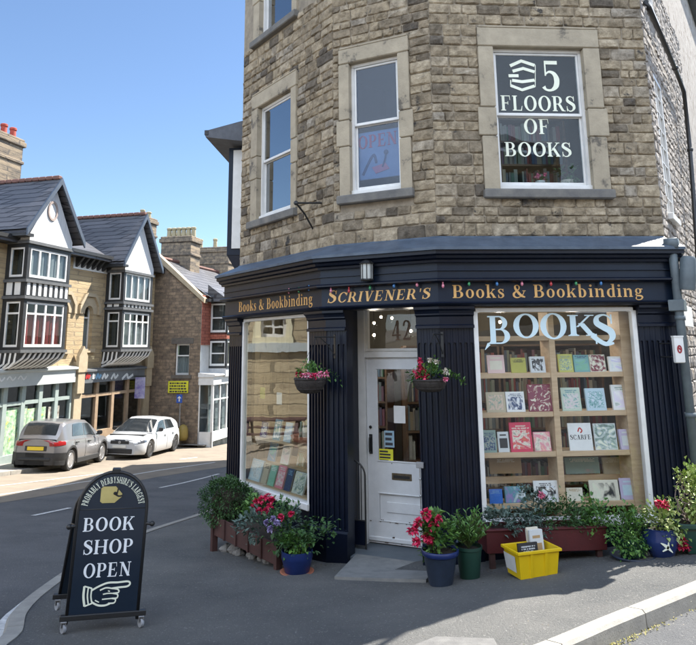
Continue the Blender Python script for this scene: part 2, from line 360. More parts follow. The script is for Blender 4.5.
G['i'] = (.33, _stem(.085, 0, XH, w=.15, rt=0)+_ring(.16, .90, .085, .09, .001, .001))
G['n'] = (.70, _stem(.08, 0, XH, w=.15, l=.06, r=.05, rt=0)+_stem(.45, 0, .50, w=.15, l=.05, r=.06, top=False)+_ring(.415, .46, .185, .225, .035, .13, 0, 150))
G['g'] = (.62, _ring(.27, .46, .22, .22, .09, .17)+_rect(.40, .58, .58, .64)+_stroke([(.14, .28), (.10, .17), (.22, .10), (.42, .08), (.52, -.03), (.42, -.19), (.2, -.22), (.08, -.12), (.14, .04)], [.06, .09, .11, .13, .12, .07, .06, .07, .05]))
G['m'] = (1.0, _stem(.08, 0, XH, w=.13, r=.03, rt=0)+_stem(.40, 0, .5, w=.13, l=.03, r=.03, top=False)+_stem(.72, 0, .5, w=.13, l=.03, top=False)+_ring(.37, .46, .16, .225, .03, .13, 0, 150)+_ring(.69, .46, .16, .225, .03, .13, 0, 150))

def text(mb, s, x0, x1, z0, h, y=0.0, th=.004, italic=0.0, spacing=.06, small=None, arc=None):
    """letters from x0 to x1 (stretched to fit), base line z0, cap height h, front at y-th, back at y; arc=(cx,cz,r,a0,a1)"""
    tot = 0; sizes = []
    for i, c in enumerate(s):
        k = 1.0
        if small and i > 0: k = small
        sizes.append(k); tot += (G[c][0]+spacing)*k
    sx = (x1-x0)/tot if not arc else 1.0
    x = 0; cnt = 0
    for c, k in zip(s, sizes):
        adv, polys = G[c]
        for p in polys:
            cnt += 1; e = .00025*(cnt % 5)
            q = [((x+(a+italic*b)*k), b*k) for a, b in p]
            if arc:
                cx, cz, r, a0, a1 = arc; Q = []
                mid = (x+adv*k/2)/tot; an = math.radians(a0+(a1-a0)*mid); sw = math.radians(abs(a1-a0))*r/tot
                for a, b in q:
                    dx = (a-x-adv*k/2)*sw; rr = r+b*h
                    Q.append((cx+math.cos(an)*rr+math.sin(an)*dx, cz+math.sin(an)*rr-math.cos(an)*dx))
                q = Q
            else: q = [(x0+a*sx, z0+b*h) for a, b in q]
            ar = sum(q[i][0]*q[(i+1) % 4][1]-q[(i+1) % 4][0]*q[i][1] for i in range(4))
            if ar < 0: q = q[::-1]
            mb.prism(q, y-th-e, y, 'y')
        x += (adv+spacing)*k
    return mb
# ------------------------------------------------------------------ the corner building: plan
def at_u(u, Y, v=349.0):
    p = aty(u, v, Y); return Vector((p.x, p.y, 0))
AZR, AZM, AZL, AZS = 86.0, 115.3, 142.7, 34.0
P2 = at_u(440.6, 7.0)
def isect(o, az, u, v=349.0):          # walk from o along az until the column u is met
    a = math.radians(az); d = Vector((math.sin(a), math.cos(a), 0)); r = ray(u, v); r = Vector((r.x, r.y, 0))
    n = Vector((r.y, -r.x, 0)); t = -o.dot(n)/d.dot(n); return o + d*t
P3 = isect(P2, AZR, 682, 345)
P1 = isect(P2, AZM, 327, 350)
P0 = isect(P1, AZL, 229.5, 352)
FRr = Fr(P2, AZR); FMm = Fr(P1, AZM); FLl = Fr(P0, AZL)
LR = (P3-P2).length; LM = (P2-P1).length; LL = (P1-P0).length
SB = -.13                                # the stone wall stands behind the pilaster faces
def off_path(pts, o):
    P = [Vector((p.x, p.y, 0)) for p in pts]; out = []
    for i in range(len(P)):
        ns = []
        if i > 0: d = (P[i]-P[i-1]).normalized(); ns.append(Vector((d.y, -d.x, 0)))
        if i < len(P)-1: d = (P[i+1]-P[i]).normalized(); ns.append(Vector((d.y, -d.x, 0)))
        if len(ns) == 2: b = (ns[0]+ns[1]).normalized(); b = b/b.dot(ns[0])
        else: b = ns[0]
        out.append(P[i]+b*o)
    return out
PATH = [P0, P1, P2, P3]
S0, S1, S2, S3 = off_path(PATH, SB)
S3 = isect(S2, AZR, 676.5, 345)
WR, WM, WL = Fr(S2, AZR), Fr(S1, AZM), Fr(S0, AZL)
WLR, WLM, WLL = (S3-S2).length, (S2-S1).length, (S1-S0).length
FS = Fr(S3, AZS)                          # the white painted side wall
ZT = 7.6                                  # eaves, out of the picture
def ZR(v, out=0, u=560): return FRr.px(u, v, out)[1]
zc_wall, zc_edge = ZR(238, SB), ZR(246.5, .25)
z_fas1, z_fas0 = ZR(282, .12), ZR(301, .12)
z_cap0 = ZR(327, .05); z_fl1 = ZR(343, .02); z_fl0 = FMm.px(335, 531, .02)[1]
print('PLAN', P0, P1, P2, P3, LL, LM, LR, 'z', zc_wall, zc_edge, z_fas1, z_fas0, z_cap0, z_fl1, z_fl0, 'ground', zg(P1.x, P1.y), zg(P2.x, P2.y), zg(P3.x, P3.y), zg(P0.x,P0.y))

SHOP = thing('bookshop_building', 'three storey sandstone corner building with navy black bookshop front and gold lettering', 'building', (P1.x, P1.y, zg(P1.x, P1.y)))

# ---- windows of the upper wall, as (frame, x0, x1, z0, z1) of the white timber frame
def rect(F, pts, out=0.0):
    q = [F.px(u, v, out) for u, v in pts]
    return (min(a for a, b in q)+0*1, max(a for a, b in q), sum(sorted(b for a, b in q)[:2])/2, sum(sorted(b for a, b in q)[-2:])/2)
RV = -.07
w_floors = rect(WR, [(490, 50), (581, 50), (497, 190), (591, 190)], RV)
q1 = WR.px(490.5, 50, RV); q2 = WR.px(497, 190, RV); q3 = WR.px(581, 50, RV); q4 = WR.px(591, 190, RV)
w_floors = ((q1[0]+q2[0])/2, (q3[0]+q4[0])/2, (q2[1]+q4[1])/2, (q1[1]+q3[1])/2)
q1 = WM.px(351.5, 65, RV); q2 = WM.px(352, 197, RV); q3 = WM.px(401, 56, RV); q4 = WM.px(403.5, 188, RV)
w_mid = ((q1[0]+q2[0])/2, (q3[0]+q4[0])/2, (q2[1]+q4[1])/2, (q1[1]+q3[1])/2)
q1 = WL.px(262.5, 108, RV); q2 = WL.px(261, 220, RV); q3 = WL.px(296.5, 90, RV); q4 = WL.px(296.5, 209, RV)
w_left = ((q1[0]+q2[0])/2, (q3[0]+q4[0])/2, (q2[1]+q4[1])/2, (q1[1]+q3[1])/2)
q2 = WL.px(267, 36, RV); q4 = WL.px(298, 14, RV)
w_top = (w_left[0], w_left[1], (q2[1]+q4[1])/2, (q2[1]+q4[1])/2+(w_left[3]-w_left[2]))
print('WIN', w_floors, w_mid, w_left, w_top)
wins = {'R': [w_floors], 'M': [w_mid], 'L': [w_left, w_top]}
dz = w_top[2]-w_left[2]
w_mid2 = (w_mid[0], w_mid[1], w_mid[2]+dz, w_mid[3]+dz); w_fl2 = (w_floors[0], w_floors[1], w_floors[2]+dz, w_floors[3]+dz)
wins['M'].append(w_mid2); wins['R'].append(w_fl2)

# ---- stone wall laid block by block
def lay_stones(mb, F, x0, x1, z0, z1, holes, rnd, zcut):
    z = z0
    while z < z1-.03:
        h = rnd.choice([.085, .10, .11, .12, .13, .15]);
        if z < z0+.3: h = rnd.choice([.15, .17])
        if z+h > z1: h = z1-z
        iv = [(x0, x1)]
        for a, b, c, d in holes:
            ov = min(z+h, d)-max(z, c)
            if ov > h*.45:
                niv = []
                for p, q in iv:
                    if b <= p or a >= q: niv.append((p, q)); continue
                    if a > p+.03: niv.append((p, a))
                    if b < q-.03: niv.append((b, q))
                iv = niv
        for p, q in iv:
            x = p
            while x < q-.001:
                wd = rnd.uniform(.11, .30)*(h/.12)**.5
                if q-x-wd < .1: wd = q-x
                stone(mb, F, x, x+wd, z, z+h, rnd)
                x += wd
        z += h
BULGE = 1.0
def stone(mb, F, x0, x1, z0, z1, rnd):
    g = rnd.uniform(.003, .0065); x0 += g; x1 -= g; z0 += g*.8; z1 -= g*.8
    nx, nz = 5, 4; b = rnd.uniform(.002, .016)*BULGE; tl = rnd.uniform(-.012, .012); tz = rnd.uniform(-.012, .012)
    vs = []; 
    for j in range(nz+1):
        for i in range(nx+1):
            u = (0, .06, .34, .66, .94, 1)[i]; v = (0, .10, .5, .90, 1)[j]
            e = (i in (0, nx)) + (j in (0, nz))
            o = 0.0 if e == 0 else -.009*e
            o += b*(1-(2*u-1)**6)*(1-(2*v-1)**4) + (rnd.uniform(-.008, .008) if e == 0 else rnd.uniform(-.004, .003)) + tl*(u-.5)+tz*(v-.5)
            xx = x0+(x1-x0)*u + (rnd.uniform(-.004, .004)); zz = z0+(z1-z0)*v+(rnd.uniform(-.003, .003))
            if e == 2: xx += .006 if i == 0 else -.006; zz += .005 if j == 0 else -.005
            vs.append(F.w(xx, o, zz))
    fs = []; k = nx+1
    for j in range(nz):
        for i in range(nx): fs.append((j*k+i, j*k+i+1, (j+1)*k+i+1, (j+1)*k+i))
    ring = [i for i in range(k)]+[j*k+nx for j in range(1, nz+1)]+[nz*k+i for i in range(nx-1, -1, -1)]+[j*k for j in range(nz-1, 0, -1)]
    base = len(vs)
    for r in ring:
        p = vs[r]; vs.append(Vector((p.x, p.y, p.z)) - F.n*.05)
    for a in range(len(ring)):
        b2 = (a+1) % len(ring); fs.append((ring[b2], ring[a], base+a, base+b2))
    t = min(1, max(0, rnd.gauss(.56, .26))) if rnd.random() > .09 else rnd.uniform(0, .25)
    mb.add(vs, fs, t)

rnd = random.Random(11)
SURR = {}     # outer rect of the dressed surround of each window
def surround(F, w, jl, jr, top, sillh, name):
    x0, x1, z0, z1 = w
    return (x0-jl, x1+jr, z0-.0, z1+top)
stones = MB(); back = MB()
def wall_face(F, L, ws, jl, jr, top, split):
    holes = []
    zb = zc_wall-.15
    for w in ws:
        x0, x1, z0, z1 = w
        holes.append((x0-jl, x1+jr, z0-.13, z1+top))
    lay_stones(stones, F, 0.0, L, zb, 4.6, holes, rnd, 0)
    # backing: strips of mortar round the openings, and the unseen wall above
    xs0, xs1 = ws[0][0]-.01, ws[0][1]+.01
    def bk(a, b, c, d):
        q = MB(F.M); q.box(a, b, .014, .18, c, d); back.v += []; back.add([tuple(v) for v in q.v], q.f)
    bk(0, xs0, zb-.1, ZT); bk(xs1, L, zb-.1, ZT)
    zz = zb-.1
    for w in sorted(ws, key=lambda t: t[2]):
        bk(xs0, xs1, zz, w[2]-.005); zz = w[3]+.005
    bk(xs0, xs1, zz, ZT)
    for w in ws:
        x0, x1, z0, z1 = w
        D = MB(F.M)
        D.bbox(x0-jl, x1+jr, -.022, .12, z1, z1+top, .012)             # lintel
        D.bbox(x0-jl*.9, x1+jr*.9, -.026, .02, z1+top-.005, z1+top+.02, .006)
        zs = [z0-.02, z0+(z1-z0)*.36, z0+(z1-z0)*.56, z1-.003]
        for k in range(3):                                              # jamb stones, the middle one a through-stone
            e = .035 if k == 1 else 0
            D.bbox(x0-jl-e, x0+.008, -.018-.003*k, .12, zs[k]+.003, zs[k+1]-.003, .01)
            D.bbox(x1-.008, x1+jr+e, -.018-.003*k, .12, zs[k]+.003, zs[k+1]-.003, .01)
        D.build('window_surround', Mt['ashlar'], SHOP)
        S = MB(F.M); S.bbox(x0-jl-.02, x1+jr+.02, -.07, .12, z0-.125, z0-.018, .012); S.build('window_sill', Mt['sillstone'], SHOP)
wall_face(WR, WLR, wins['R'], .17, .19, .24, 1)
wall_face(WM, WLM, wins['M'], .13, .13, .20, 1)
wall_face(WL, WLL, wins['L'], .17, .12, .22, 1)
stones.build('stone_wall', Mt['stone'], SHOP, smooth=False)
back.build('wall_core', Mt['mortar'], SHOP)

# ---- sash windows
def sash(F, w, nm, rail=.52, glass='glassU', ft=.04):
    x0, x1, z0, z1 = w; M = F.M
    f = MB(M); a = .055
    f.bbox(x0, x0+ft, .06, .13, z0+.03, z1-ft); f.bbox(x1-ft, x1, .06, .13, z0+.03, z1-ft); f.bbox(x0, x1, .058, .132, z1-ft, z1); f.bbox(x0, x1, .03, .13, z0, z0+.05)
    W_ = f.build('sash_window', Mt['white'], SHOP)
    zr = z0+(z1-z0)*(1-rail)
    g = .024
    u = MB(M)                                        # upper sash, in front
    X0, X1 = x0+ft+.002, x1-ft-.002
    u.bbox(X0, X0+g, .075, .105, zr-.02, z1-ft-.002); u.bbox(X1-g, X1, .075, .105, zr-.02, z1-ft-.002); u.bbox(X0+g, X1-g, .076, .104, zr-.02, zr+.018); u.bbox(X0+g, X1-g, .076, .104, z1-ft-.03, z1-ft-.002)
    u.build('upper_sash', Mt['white'], W_)
    l = MB(M)
    l.bbox(X0, X0+g, .108, .135, z0+.052, zr); l.bbox(X1-g, X1, .108, .135, z0+.052, zr); l.bbox(X0+g, X1-g, .109, .134, z0+.052, z0+.10); l.bbox(X0+g, X1-g, .109, .134, zr-.032, zr)
    l.build('lower_sash', Mt['white'], W_)
    G_ = MB(M); G_.box(X0+g*.5, X1-g*.5, .088, .091, zr+.01, z1-ft-.02); G_.box(X0+g*.5, X1-g*.5, .121, .124, z0+.08, zr-.01)
    G_.build('glass_pane', Mt[glass], W_)
    # dark room behind the window
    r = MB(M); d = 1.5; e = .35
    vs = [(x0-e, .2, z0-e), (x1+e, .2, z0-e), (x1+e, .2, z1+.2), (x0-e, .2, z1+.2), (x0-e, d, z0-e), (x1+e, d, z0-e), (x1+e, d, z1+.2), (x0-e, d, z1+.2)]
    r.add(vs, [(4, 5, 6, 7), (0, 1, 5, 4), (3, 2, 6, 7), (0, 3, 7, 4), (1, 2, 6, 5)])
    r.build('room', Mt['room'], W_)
    return W_, zr
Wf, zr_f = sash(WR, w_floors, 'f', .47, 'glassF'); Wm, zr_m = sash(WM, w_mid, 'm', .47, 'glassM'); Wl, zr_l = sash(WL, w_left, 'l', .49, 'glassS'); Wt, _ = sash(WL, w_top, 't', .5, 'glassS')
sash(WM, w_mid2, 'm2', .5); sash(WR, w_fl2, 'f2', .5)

# ---- white lettering on the floors window (signwriting on the glass)
def rtext(mb, F, s, uv0, uv1, vb, vt, y, **k):
    """text whose base line runs uv0->uv1 in the photograph's frame on the plane y inside the wall"""
    a = F.px(uv0, vb, -y); b = F.px(uv1, vb, -y); t = F.px((uv0+uv1)/2, vt, -y); c = F.px((uv0+uv1)/2, vb, -y)
    text(mb, s, a[0], b[0], c[1], t[1]-c[1], y=y, **k)
L_ = MB(WR.M)
yF = .086
rtext(L_, WR, '5', 541, 563, 91, 61, yF, th=.002)
rtext(L_, WR, 'FLOORS', 501, 577, 111, 96, yF, th=.002)
rtext(L_, WR, 'OF', 524, 551, 134, 119, yF+.033, th=.002)
rtext(L_, WR, 'BOOKS', 505, 573, 156.5, 142.5, yF+.033, th=.002)
# the emblem: a stack of open books drawn as folded bands
def band(pts, w):
    P = [WR.px(u, v, -yF) for u, v in pts]; 
    for q in _stroke(P, w, 1): L_.prism(q, yF-.003, yF, 'y')
band([(510, 66), (521, 61), (534.5, 65.5)], .040); band([(512.5, 71.3), (523, 68.5), (534.5, 72)], .038)
band([(508.5, 75.8), (518.5, 75.8)], .038); band([(512, 80.4), (522, 81.8), (534.5, 80.2)], .038); band([(510.5, 85.5), (522, 90), (534.5, 86)], .036)
band([(510.6, 80), (510.6, 86)], .012); band([(535.2, 65), (535.2, 87)], .008)
L_.build('glass_lettering', Mt['cream'], Wf)

# ================================================================== the timber shopfront
def prof_path(prof, pts=PATH): m = MB(); sweep(m, [(p.x, p.y) for p in pts], prof); return m
SF = SHOP
# lead-covered cornice
a = SB-.02
m = prof_path([(a, zc_wall+.02), (a+.03, zc_wall+.02), (SB+.03, zc_wall), (.24, zc_edge+.012), (.262, zc_edge), (.262, zc_edge-.03), (.24, zc_edge-.032), (a, zc_edge-.03)])
m.build('lead_flashing', Mt['lead'], SF)
m = prof_path([(.235, zc_edge-.032), (.235, zc_edge-.07), (.20, zc_edge-.085), (.19, zc_edge-.11), (.155, zc_edge-.125), (.15, zc_edge-.15), (a, zc_edge-.15), (a, zc_edge-.032)])
m.build('cornice', Mt['navy'], SF)
zp1 = zc_edge-.15; zp0 = z_fas1+.045; zm = zp0+(zp1-zp0)*.52
m = prof_path([(.105, zp1), (.105, zm+.008), (.125, zm+.006), (.125, zm-.006), (.105, zm-.008), (.105, zp0), (a, zp0), (a, zp1)])
m.build('upper_fascia', Mt['navyhi'], SF)
m = prof_path([(.16, zp0), (.175, zp0-.012), (.175, zp0-.03), (.14, zp0-.045), (a, zp0-.045), (a, zp0)])
m.build('fascia_moulding', Mt['navy'], SF)
m = prof_path([(.085, zp0-.045), (.085, z_fas0+.0), (a, z_fas0), (a, zp0-.045)])
SIGN = m.build('signboard', Mt['navyhi'], SF)
m = prof_path([(.12, z_fas0), (.135, z_fas0-.015), (.12, z_fas0-.03), (.09, z_fas0-.045), (a, z_fas0-.045), (a, z_fas0)])
m.build('lower_moulding', Mt['navy'], SF)

# pilasters
xLa = FLl.px(242, 352)[0]; xLb = FLl.px(309.4, 350)[0]
xMa = FMm.px(346.6, 350)[0]; xMb = FMm.px(417.3, 349)[0]
xRa = FRr.px(474.5, 348)[0]; xRb = FRr.px(639, 346)[0]
zt = z_fas0-.045
print('X', xLa, xLb, LL, xMa, xMb, LM, xRa, xRb, LR)
def pilaster(pts, name='pilaster'):
    zgm = min(zg(p.x, p.y) for p in pts)-.15
    base = MB(); sweep(base, [(p.x, p.y) for p in pts], [(-.012, zt), (-.012, zgm), (-.16, zgm), (-.16, zt)])
    P = base.build(name, Mt['navy'], SF)
    cap = MB()
    z = zt; zc = z_cap0
    H = z-zc
    sweep(cap, [(p.x, p.y) for p in pts], [(.085, z), (.085, z-H*.12), (.06, z-H*.2), (.045, z-H*.32), (.045, z-H*.38), (.02, z-H*.46), (.018, z-H*.82), (.045, z-H*.88), (.045, zc), (-.02, zc), (-.02, z)])
    cap.build('capital', Mt['navy'], P)
    pl = MB(); sweep(pl, [(p.x, p.y) for p in pts], [(.03, z_fl0-.02), (.012, z_fl0), (-.02, z_fl0), (-.02, zgm), (.03, zgm)])
    pl.build('plinth', Mt['navy'], P)
    # fluted faces: raised fillets between rounded hollows
    fl = MB()
    for i in range(len(pts)-1):
        A, B = pts[i], pts[i+1]; L = (B-A).length; F = Fr(A, math.degrees(math.atan2((B-A).x, (B-A).y)))
        n = max(2, round(L/.062)); M = F.M; fl.M = M
        st = L/n; g = st*.56
        for k in range(n+1):
            x0 = k*st-(st-g)/2 if k else 0; x1 = k*st+(st-g)/2 if k < n else L
            fl.prism([(x0, 0.012), (x0, -.004), (x0+.004, -.008), (x1-.004, -.008), (x1, -.004), (x1, .012)], z_fl0, zc, 'z')
        for k in range(n):                                   # rounded stops at the top and bottom of each flute
            c = (k+.5)*st
            for s_, zz in ((1, z_fl1), (-1, z_fl0+.03)):
                pts2 = [(c-g/2, zz), (c-g/2, zz+s_*.0)]
                arc = [(c+g/2*math.cos(t*PI/6), zz-s_*0+s_*g/2*math.sin(t*PI/6)) for t in range(7)]
                zend = zc if s_ > 0 else z_fl0
                poly = [(c+g/2, zend)]+arc+[(c-g/2, zend)]
                fl.prism(poly, -.006, .012, 'y')
    fl.M = Matrix.Identity(4)
    fl.build('fluting', Mt['navy'], P)
    ch = MB(); rc_ = random.Random(int(pts[0].x*100))
    for i in range(len(pts)-1):
        A, B = pts[i], pts[i+1]; L = (B-A).length; F = Fr(A, math.degrees(math.atan2((B-A).x, (B-A).y))); n = max(2, round(L/.062)); ch.M = F.M
        for k in range(n):
            if rc_.random() < .75: c = (k+.5)*L/n; s_ = rc_.uniform(.006, .013); ch.prism([(c-s_, z_fl0+.012), (c+s_, z_fl0+.014), (c+s_*.6, z_fl0+.03+s_), (c-s_*.8, z_fl0+.026)], -.0085, -.006, 'y')
        for k in range(7):
            c = rc_.uniform(.02, L-.02); z = z_fl0-rc_.uniform(.03, .26); s_ = rc_.uniform(.003, .009); ch.prism([(c-s_, z), (c+s_, z-.002), (c+s_*.4, z+s_*1.2), (c-s_*.7, z+s_)], -.0145, -.0122, 'y')
    ch.M = Matrix.Identity(4); ch.build('chipped_paint', Mt['lead'], P)
    return P
pilaster([P0, FLl.w(xLa)])
pilaster([FLl.w(xLb), P1, FMm.w(xMa)])
pilaster([FMm.w(xMb), P2, FRr.w(xRa)])
pilaster([FRr.w(xRb), P3])

# ---- shop windows: white timber frame, glass, stall riser
def shopwin(F, x0, x1, zb, zt_, glass, ft=.05):
    M = F.M; f = MB(M)
    zt2 = zt_
    f.bbox(x0, x0+ft, -.0, .07, zb, zt2-.04); f.bbox(x1-ft, x1, -.0, .07, zb, zt2-.04)
    f.bbox(x0+.03, x1-.03, -.002, .072, zt2-ft, zt2-.004)
    for sx, xx in ((1, x0), (-1, x1)):                        # shouldered top corners
        arc = [(xx+sx*(.0+.05*math.sin(t*PI/12)), zt2-.055+.05*(1-math.cos(t*PI/12))) for t in range(7)]
        f.prism([(xx, zt2-.06)]+arc+[(xx+sx*.075, zt2-.004), (xx+sx*.075, zt2-.05), (xx+sx*.05, zt2-.06)], .001, .069, 'y')
    f.bbox(x0-.01, x1+.01, -.035, .07, zb-.07, zb+.012, .01)
    W_ = f.build('shop_window', Mt['white'], SF)
    g = MB(M); g.box(x0+ft-.01, x1-ft+.01, .03, .034, zb, zt2-ft+.01); g.build('window_glass', Mt[glass], W_)
    s = MB(M); zgm = min(zg(*F.w(x0)[:2]), zg(*F.w(x1)[:2]))-.2
    s.box(x0-.02, x1+.02, .0, .1, zgm, zb-.07); s.build('stall_riser', Mt['navy'], SF)
    return W_
zwt = FRr.px(560, 307, -.02)[1]
zbR = FRr.px(560, 519, 0)[1]
WSR = shopwin(FRr, xRa, xRb, zbR, zwt, 'glass')
zbL = (FLl.px(243.5, 483, 0)[1]+FLl.px(306.7, 504, 0)[1])/2
WSL = shopwin(FLl, xLa, xLb, zbL, zwt+.005, 'glassL', .045)
print('zb', zbR, zbL, FLl.px(243.5, 483, 0), FLl.px(306.7, 504, 0))

# gold and cream signwriting
def line(F, s, u0, u1, vb, vt, mk, out=.085, um=None, **k):
    q = MB(F.M); um = um or (u0+u1)/2
    a = F.px(u0, vb, out)[0]; b = F.px(u1, vb, out)[0]; z0 = FRr.px(548, 297.4, out)[1]; z1 = FRr.px(548, 284.6, out)[1]
    text(q, s, a, b, z0, z1-z0, y=-out, th=.003, **k); return q.build('lettering', Mt[mk], SIGN)
line(FRr, 'Books & Bookbinding', 452.5, 645, 297.2, 284, 'gold', spacing=.09)
line(FMm, "SCRIVENER'S", 327, 431, 298, 285, 'gold', um=392, italic=.2, small=.82, spacing=.10)
line(FLl, 'Books & Bookbinding', 239, 313.5, 304.5, 293, 'gold', um=276, spacing=.09)
# BOOKS on the shop window: letters of uneven height following a wave
q = MB(FRr.M); yG = .029
for ch, u0, u1, vb, vt in (('B', 488, 513, 344, 316), ('O', 513, 541, 338, 314), ('O', 540, 569, 339, 313.5), ('K', 568, 597, 336, 315), ('S', 594, 618, 344, 314.5)):
    a = FRr.px(u0, vb, -yG)[0]; b = FRr.px(u1, vb, -yG)[0]; z0 = FRr.px(u0, vb, -yG)[1]; z1 = FRr.px(u0, vt, -yG)[1]
    text(q, ch, a, b, z0, z1-z0, y=yG, th=.002, spacing=.02)
for pts, wd in (([(489, 344), (487, 347), (485, 350)], [.04, .02, .003]), ([(592, 335), (598, 340), (606, 344), (614, 343)], [.06, .05, .045, .02])):
    for p in _stroke([FRr.px(u, v, -yG) for u, v in pts], wd, 4): q.prism(p, yG-.0034, yG, 'y')
q.build('window_lettering', Mt['paleblue'], WSR)

# ---- doorway
RC = .55                                                     # how far the door stands back
M = FMm.M
def mpx(u, v, y): return FMm.px(u, v, -y)
xd0 = (mpx(366, 358, RC)[0]+mpx(368.5, 541, RC)[0])/2; zd0 = mpx(370, 542, RC)[1]
xd1 = xd0+.86
zd1 = mpx(390, 358, RC)[1]; ztr = mpx(390, 307, RC)[1]
print('DOOR', xd0, xd1, zd0, zd1, 'h', zd1-zd0, 'ground', zg(*FMm.w(.5)[:2]), 'mid span', xMa, xMb)
df = MB(M)                                                   # white outer frame, transom and side light
xs0 = xMa-.25; 
xm0 = mpx(358.5, 430, RC)[0]; xm1 = xd0-.004
xsl = mpx(349.5, 400, RC)[0]
df.bbox(xm0, xm1, RC-.03, RC+.09, zd0-.02, ztr-.004); df.bbox(xd1+.004, xd1+.07, RC-.03, RC+.09, zd0-.02, ztr-.004)
df.bbox(xsl-.03, xsl, RC-.03, RC+.09, zd0-.02, ztr-.004)
df.bbox(xs0-.1, xd1+.07, RC-.028, RC+.09, ztr-.0, ztr+.05)
df.bbox(xm1, xd1+.004, RC-.026, RC+.088, zd1+.004, zd1+.075)
df.bbox(xsl, xm0, RC-.02, RC+.08, zd0-.02, mpx(353, 520, RC)[1])
df.box(xs0-.1, xd1+.3, RC-.05, RC+.1, ztr+.0502, ztr+.4)
DF = df.build('door_frame', Mt['white'], SF)
# inner edge of the fanlight
fl = MB(M); e = .035
fl.bbox(xm1, xm1+e, RC, RC+.06, zd1+.077, ztr-.002); fl.bbox(xd1-e, xd1, RC, RC+.06, zd1+.077, ztr-.002); fl.bbox(xm1+e, xd1-e, RC, RC+.06, ztr-e-.002, ztr-.002); fl.bbox(xm1+e, xd1-e, RC, RC+.06, zd1+.077, zd1+.077+e)
FAN = fl.build('fanlight', Mt['white'], SF)
g = MB(M); g.box(xm1+e-.01, xd1-e+.01, RC+.03, RC+.034, zd1+.08+e-.01, ztr-e+.005); g.build('glass', Mt['glass'], FAN)
n_ = MB(M); 
a_ = mpx(391.5, 343, RC+.028); b_ = mpx(412, 321, RC+.028)
text(n_, '42', a_[0], b_[0], a_[1]-.0+.03, b_[1]-a_[1]-.02, y=RC+.028, th=.002); n_.build('house_number', Mt['darkwood'], FAN)
g = MB(M); g.box(xsl-.001, xm0+.001, RC+.03, RC+.034, zd0+.1, ztr-.0); g.build('side_light_glass', Mt['glass'], DF)
# door leaf
gz1 = mpx(390, 368, RC)[1]; gz0 = mpx(385, 462, RC)[1]; gx0 = mpx(376.5, 420, RC)[0]; gx1 = xd1-.10
D = MB(M); y0, y1 = RC+.012, RC+.055
D.box(xd0, gx0, y0, y1, zd0, zd1); D.box(gx1, xd1, y0, y1, zd0, zd1); D.box(gx0, gx1, y0, y1, gz1, zd1)
pz1 = mpx(376, 492, RC)[1]; pz0 = mpx(376, 521, RC)[1]
D.box(gx0, gx1, y0, y1, pz1, gz0); D.box(gx0, gx1, y0, y1, zd0, pz0); D.box(gx0, gx1, y0+.018, y1-.005, pz0, pz1)
DOOR = D.build('shop_door', Mt['whitedoor'], SF)
bd = MB(M)
for (a, b, c, d) in ((gx0, gx1, gz0, gz1), (gx0, gx1, pz0, pz1)):
    w_ = .016
    bd.bbox(a, b, y0-.008, y0+.01, c, c+w_, .004); bd.bbox(a, b, y0-.008, y0+.01, d-w_, d, .004); bd.bbox(a, a+w_, y0-.007, y0+.01, c+w_, d-w_, .004); bd.bbox(b-w_, b, y0-.007, y0+.01, c+w_, d-w_, .004)
bd.bbox(gx0+.10, gx1-.10, y0+.006, y0+.02, pz0+.1, pz1-.1, .004)
bd.bbox(xd0+.01, xd1-.01, y0-.02, y0, zd0+.02, zd0+.07, .008)
bd.build('door_moulding', Mt['whitedoor'], DOOR)
ch = MB(M); rc_ = random.Random(4)
for k in range(22):
    c = rc_.uniform(xd0+.02, xd1-.05); z = rc_.choice([zd0+.012, zd0+.075, pz0-.004, pz0+.018, gz0-.012]); s_ = rc_.uniform(.003, .011)
    ch.prism([(c-s_*1.6, z), (c+s_*1.4, z-.002), (c+s_*.7, z+s_*.7), (c-s_*.9, z+s_*.5)], y0-.0215 if z < zd0+.08 and z > zd0+.02 else y0-.0095, y0, 'y')
ch.build('rust_and_chips', mat('rusty_chips', (.10, .06, .04), (.05, .04, .035), 30, .9), DOOR)
g = MB(M); g.box(gx0, gx1, RC+.034, RC+.038, gz0, gz1); g.build('door_glass', Mt['glass'], DOOR)
a_ = mpx(391.7, 474, RC); b_ = mpx(411.5, 481.5, RC)
lb = MB(M); lb.bbox(a_[0], b_[0], y0-.008, y0+.002, b_[1]+.0, b_[1]+.075); 
LB = lb.build('letterbox', mat('tarnished_brass', (.18, .14, .09), (.1, .08, .05), 20, .45, metal=.7), DOOR)
lb2 = MB(M); lb2.box(a_[0]+.02, b_[0]-.02, y0-.012, y0-.007, b_[1]+.02, b_[1]+.052); lb2.build('flap', Mt['black'], LB)
h_ = MB(M); a_ = mpx(370.5, 436, RC); b_ = mpx(370.5, 453, RC)
xh = a_[0]
h_.bbox(xh-.02, xh+.02, y0-.006, y0+.001, b_[1]-.01, a_[1]+.02, .006)
h_.tube([(xh, y0-.004, a_[1]), (xh, y0-.045, a_[1]-.02), (xh, y0-.05, (a_[1]+b_[1])/2), (xh, y0-.045, b_[1]+.02), (xh, y0-.004, b_[1]+.005)], .009, 8)
h_.build('pull_handle', Mt['black'], DOOR)
k_ = MB(M); kz = mpx(370, 427, RC)[1]; k_.M = M @ rotM((xh, y0-.004, kz), 0, PI/2); k_.lathe([(.018, 0), (.018, .008), (.012, .012)], 14); k_.build('lock', Mt['black'], DOOR)

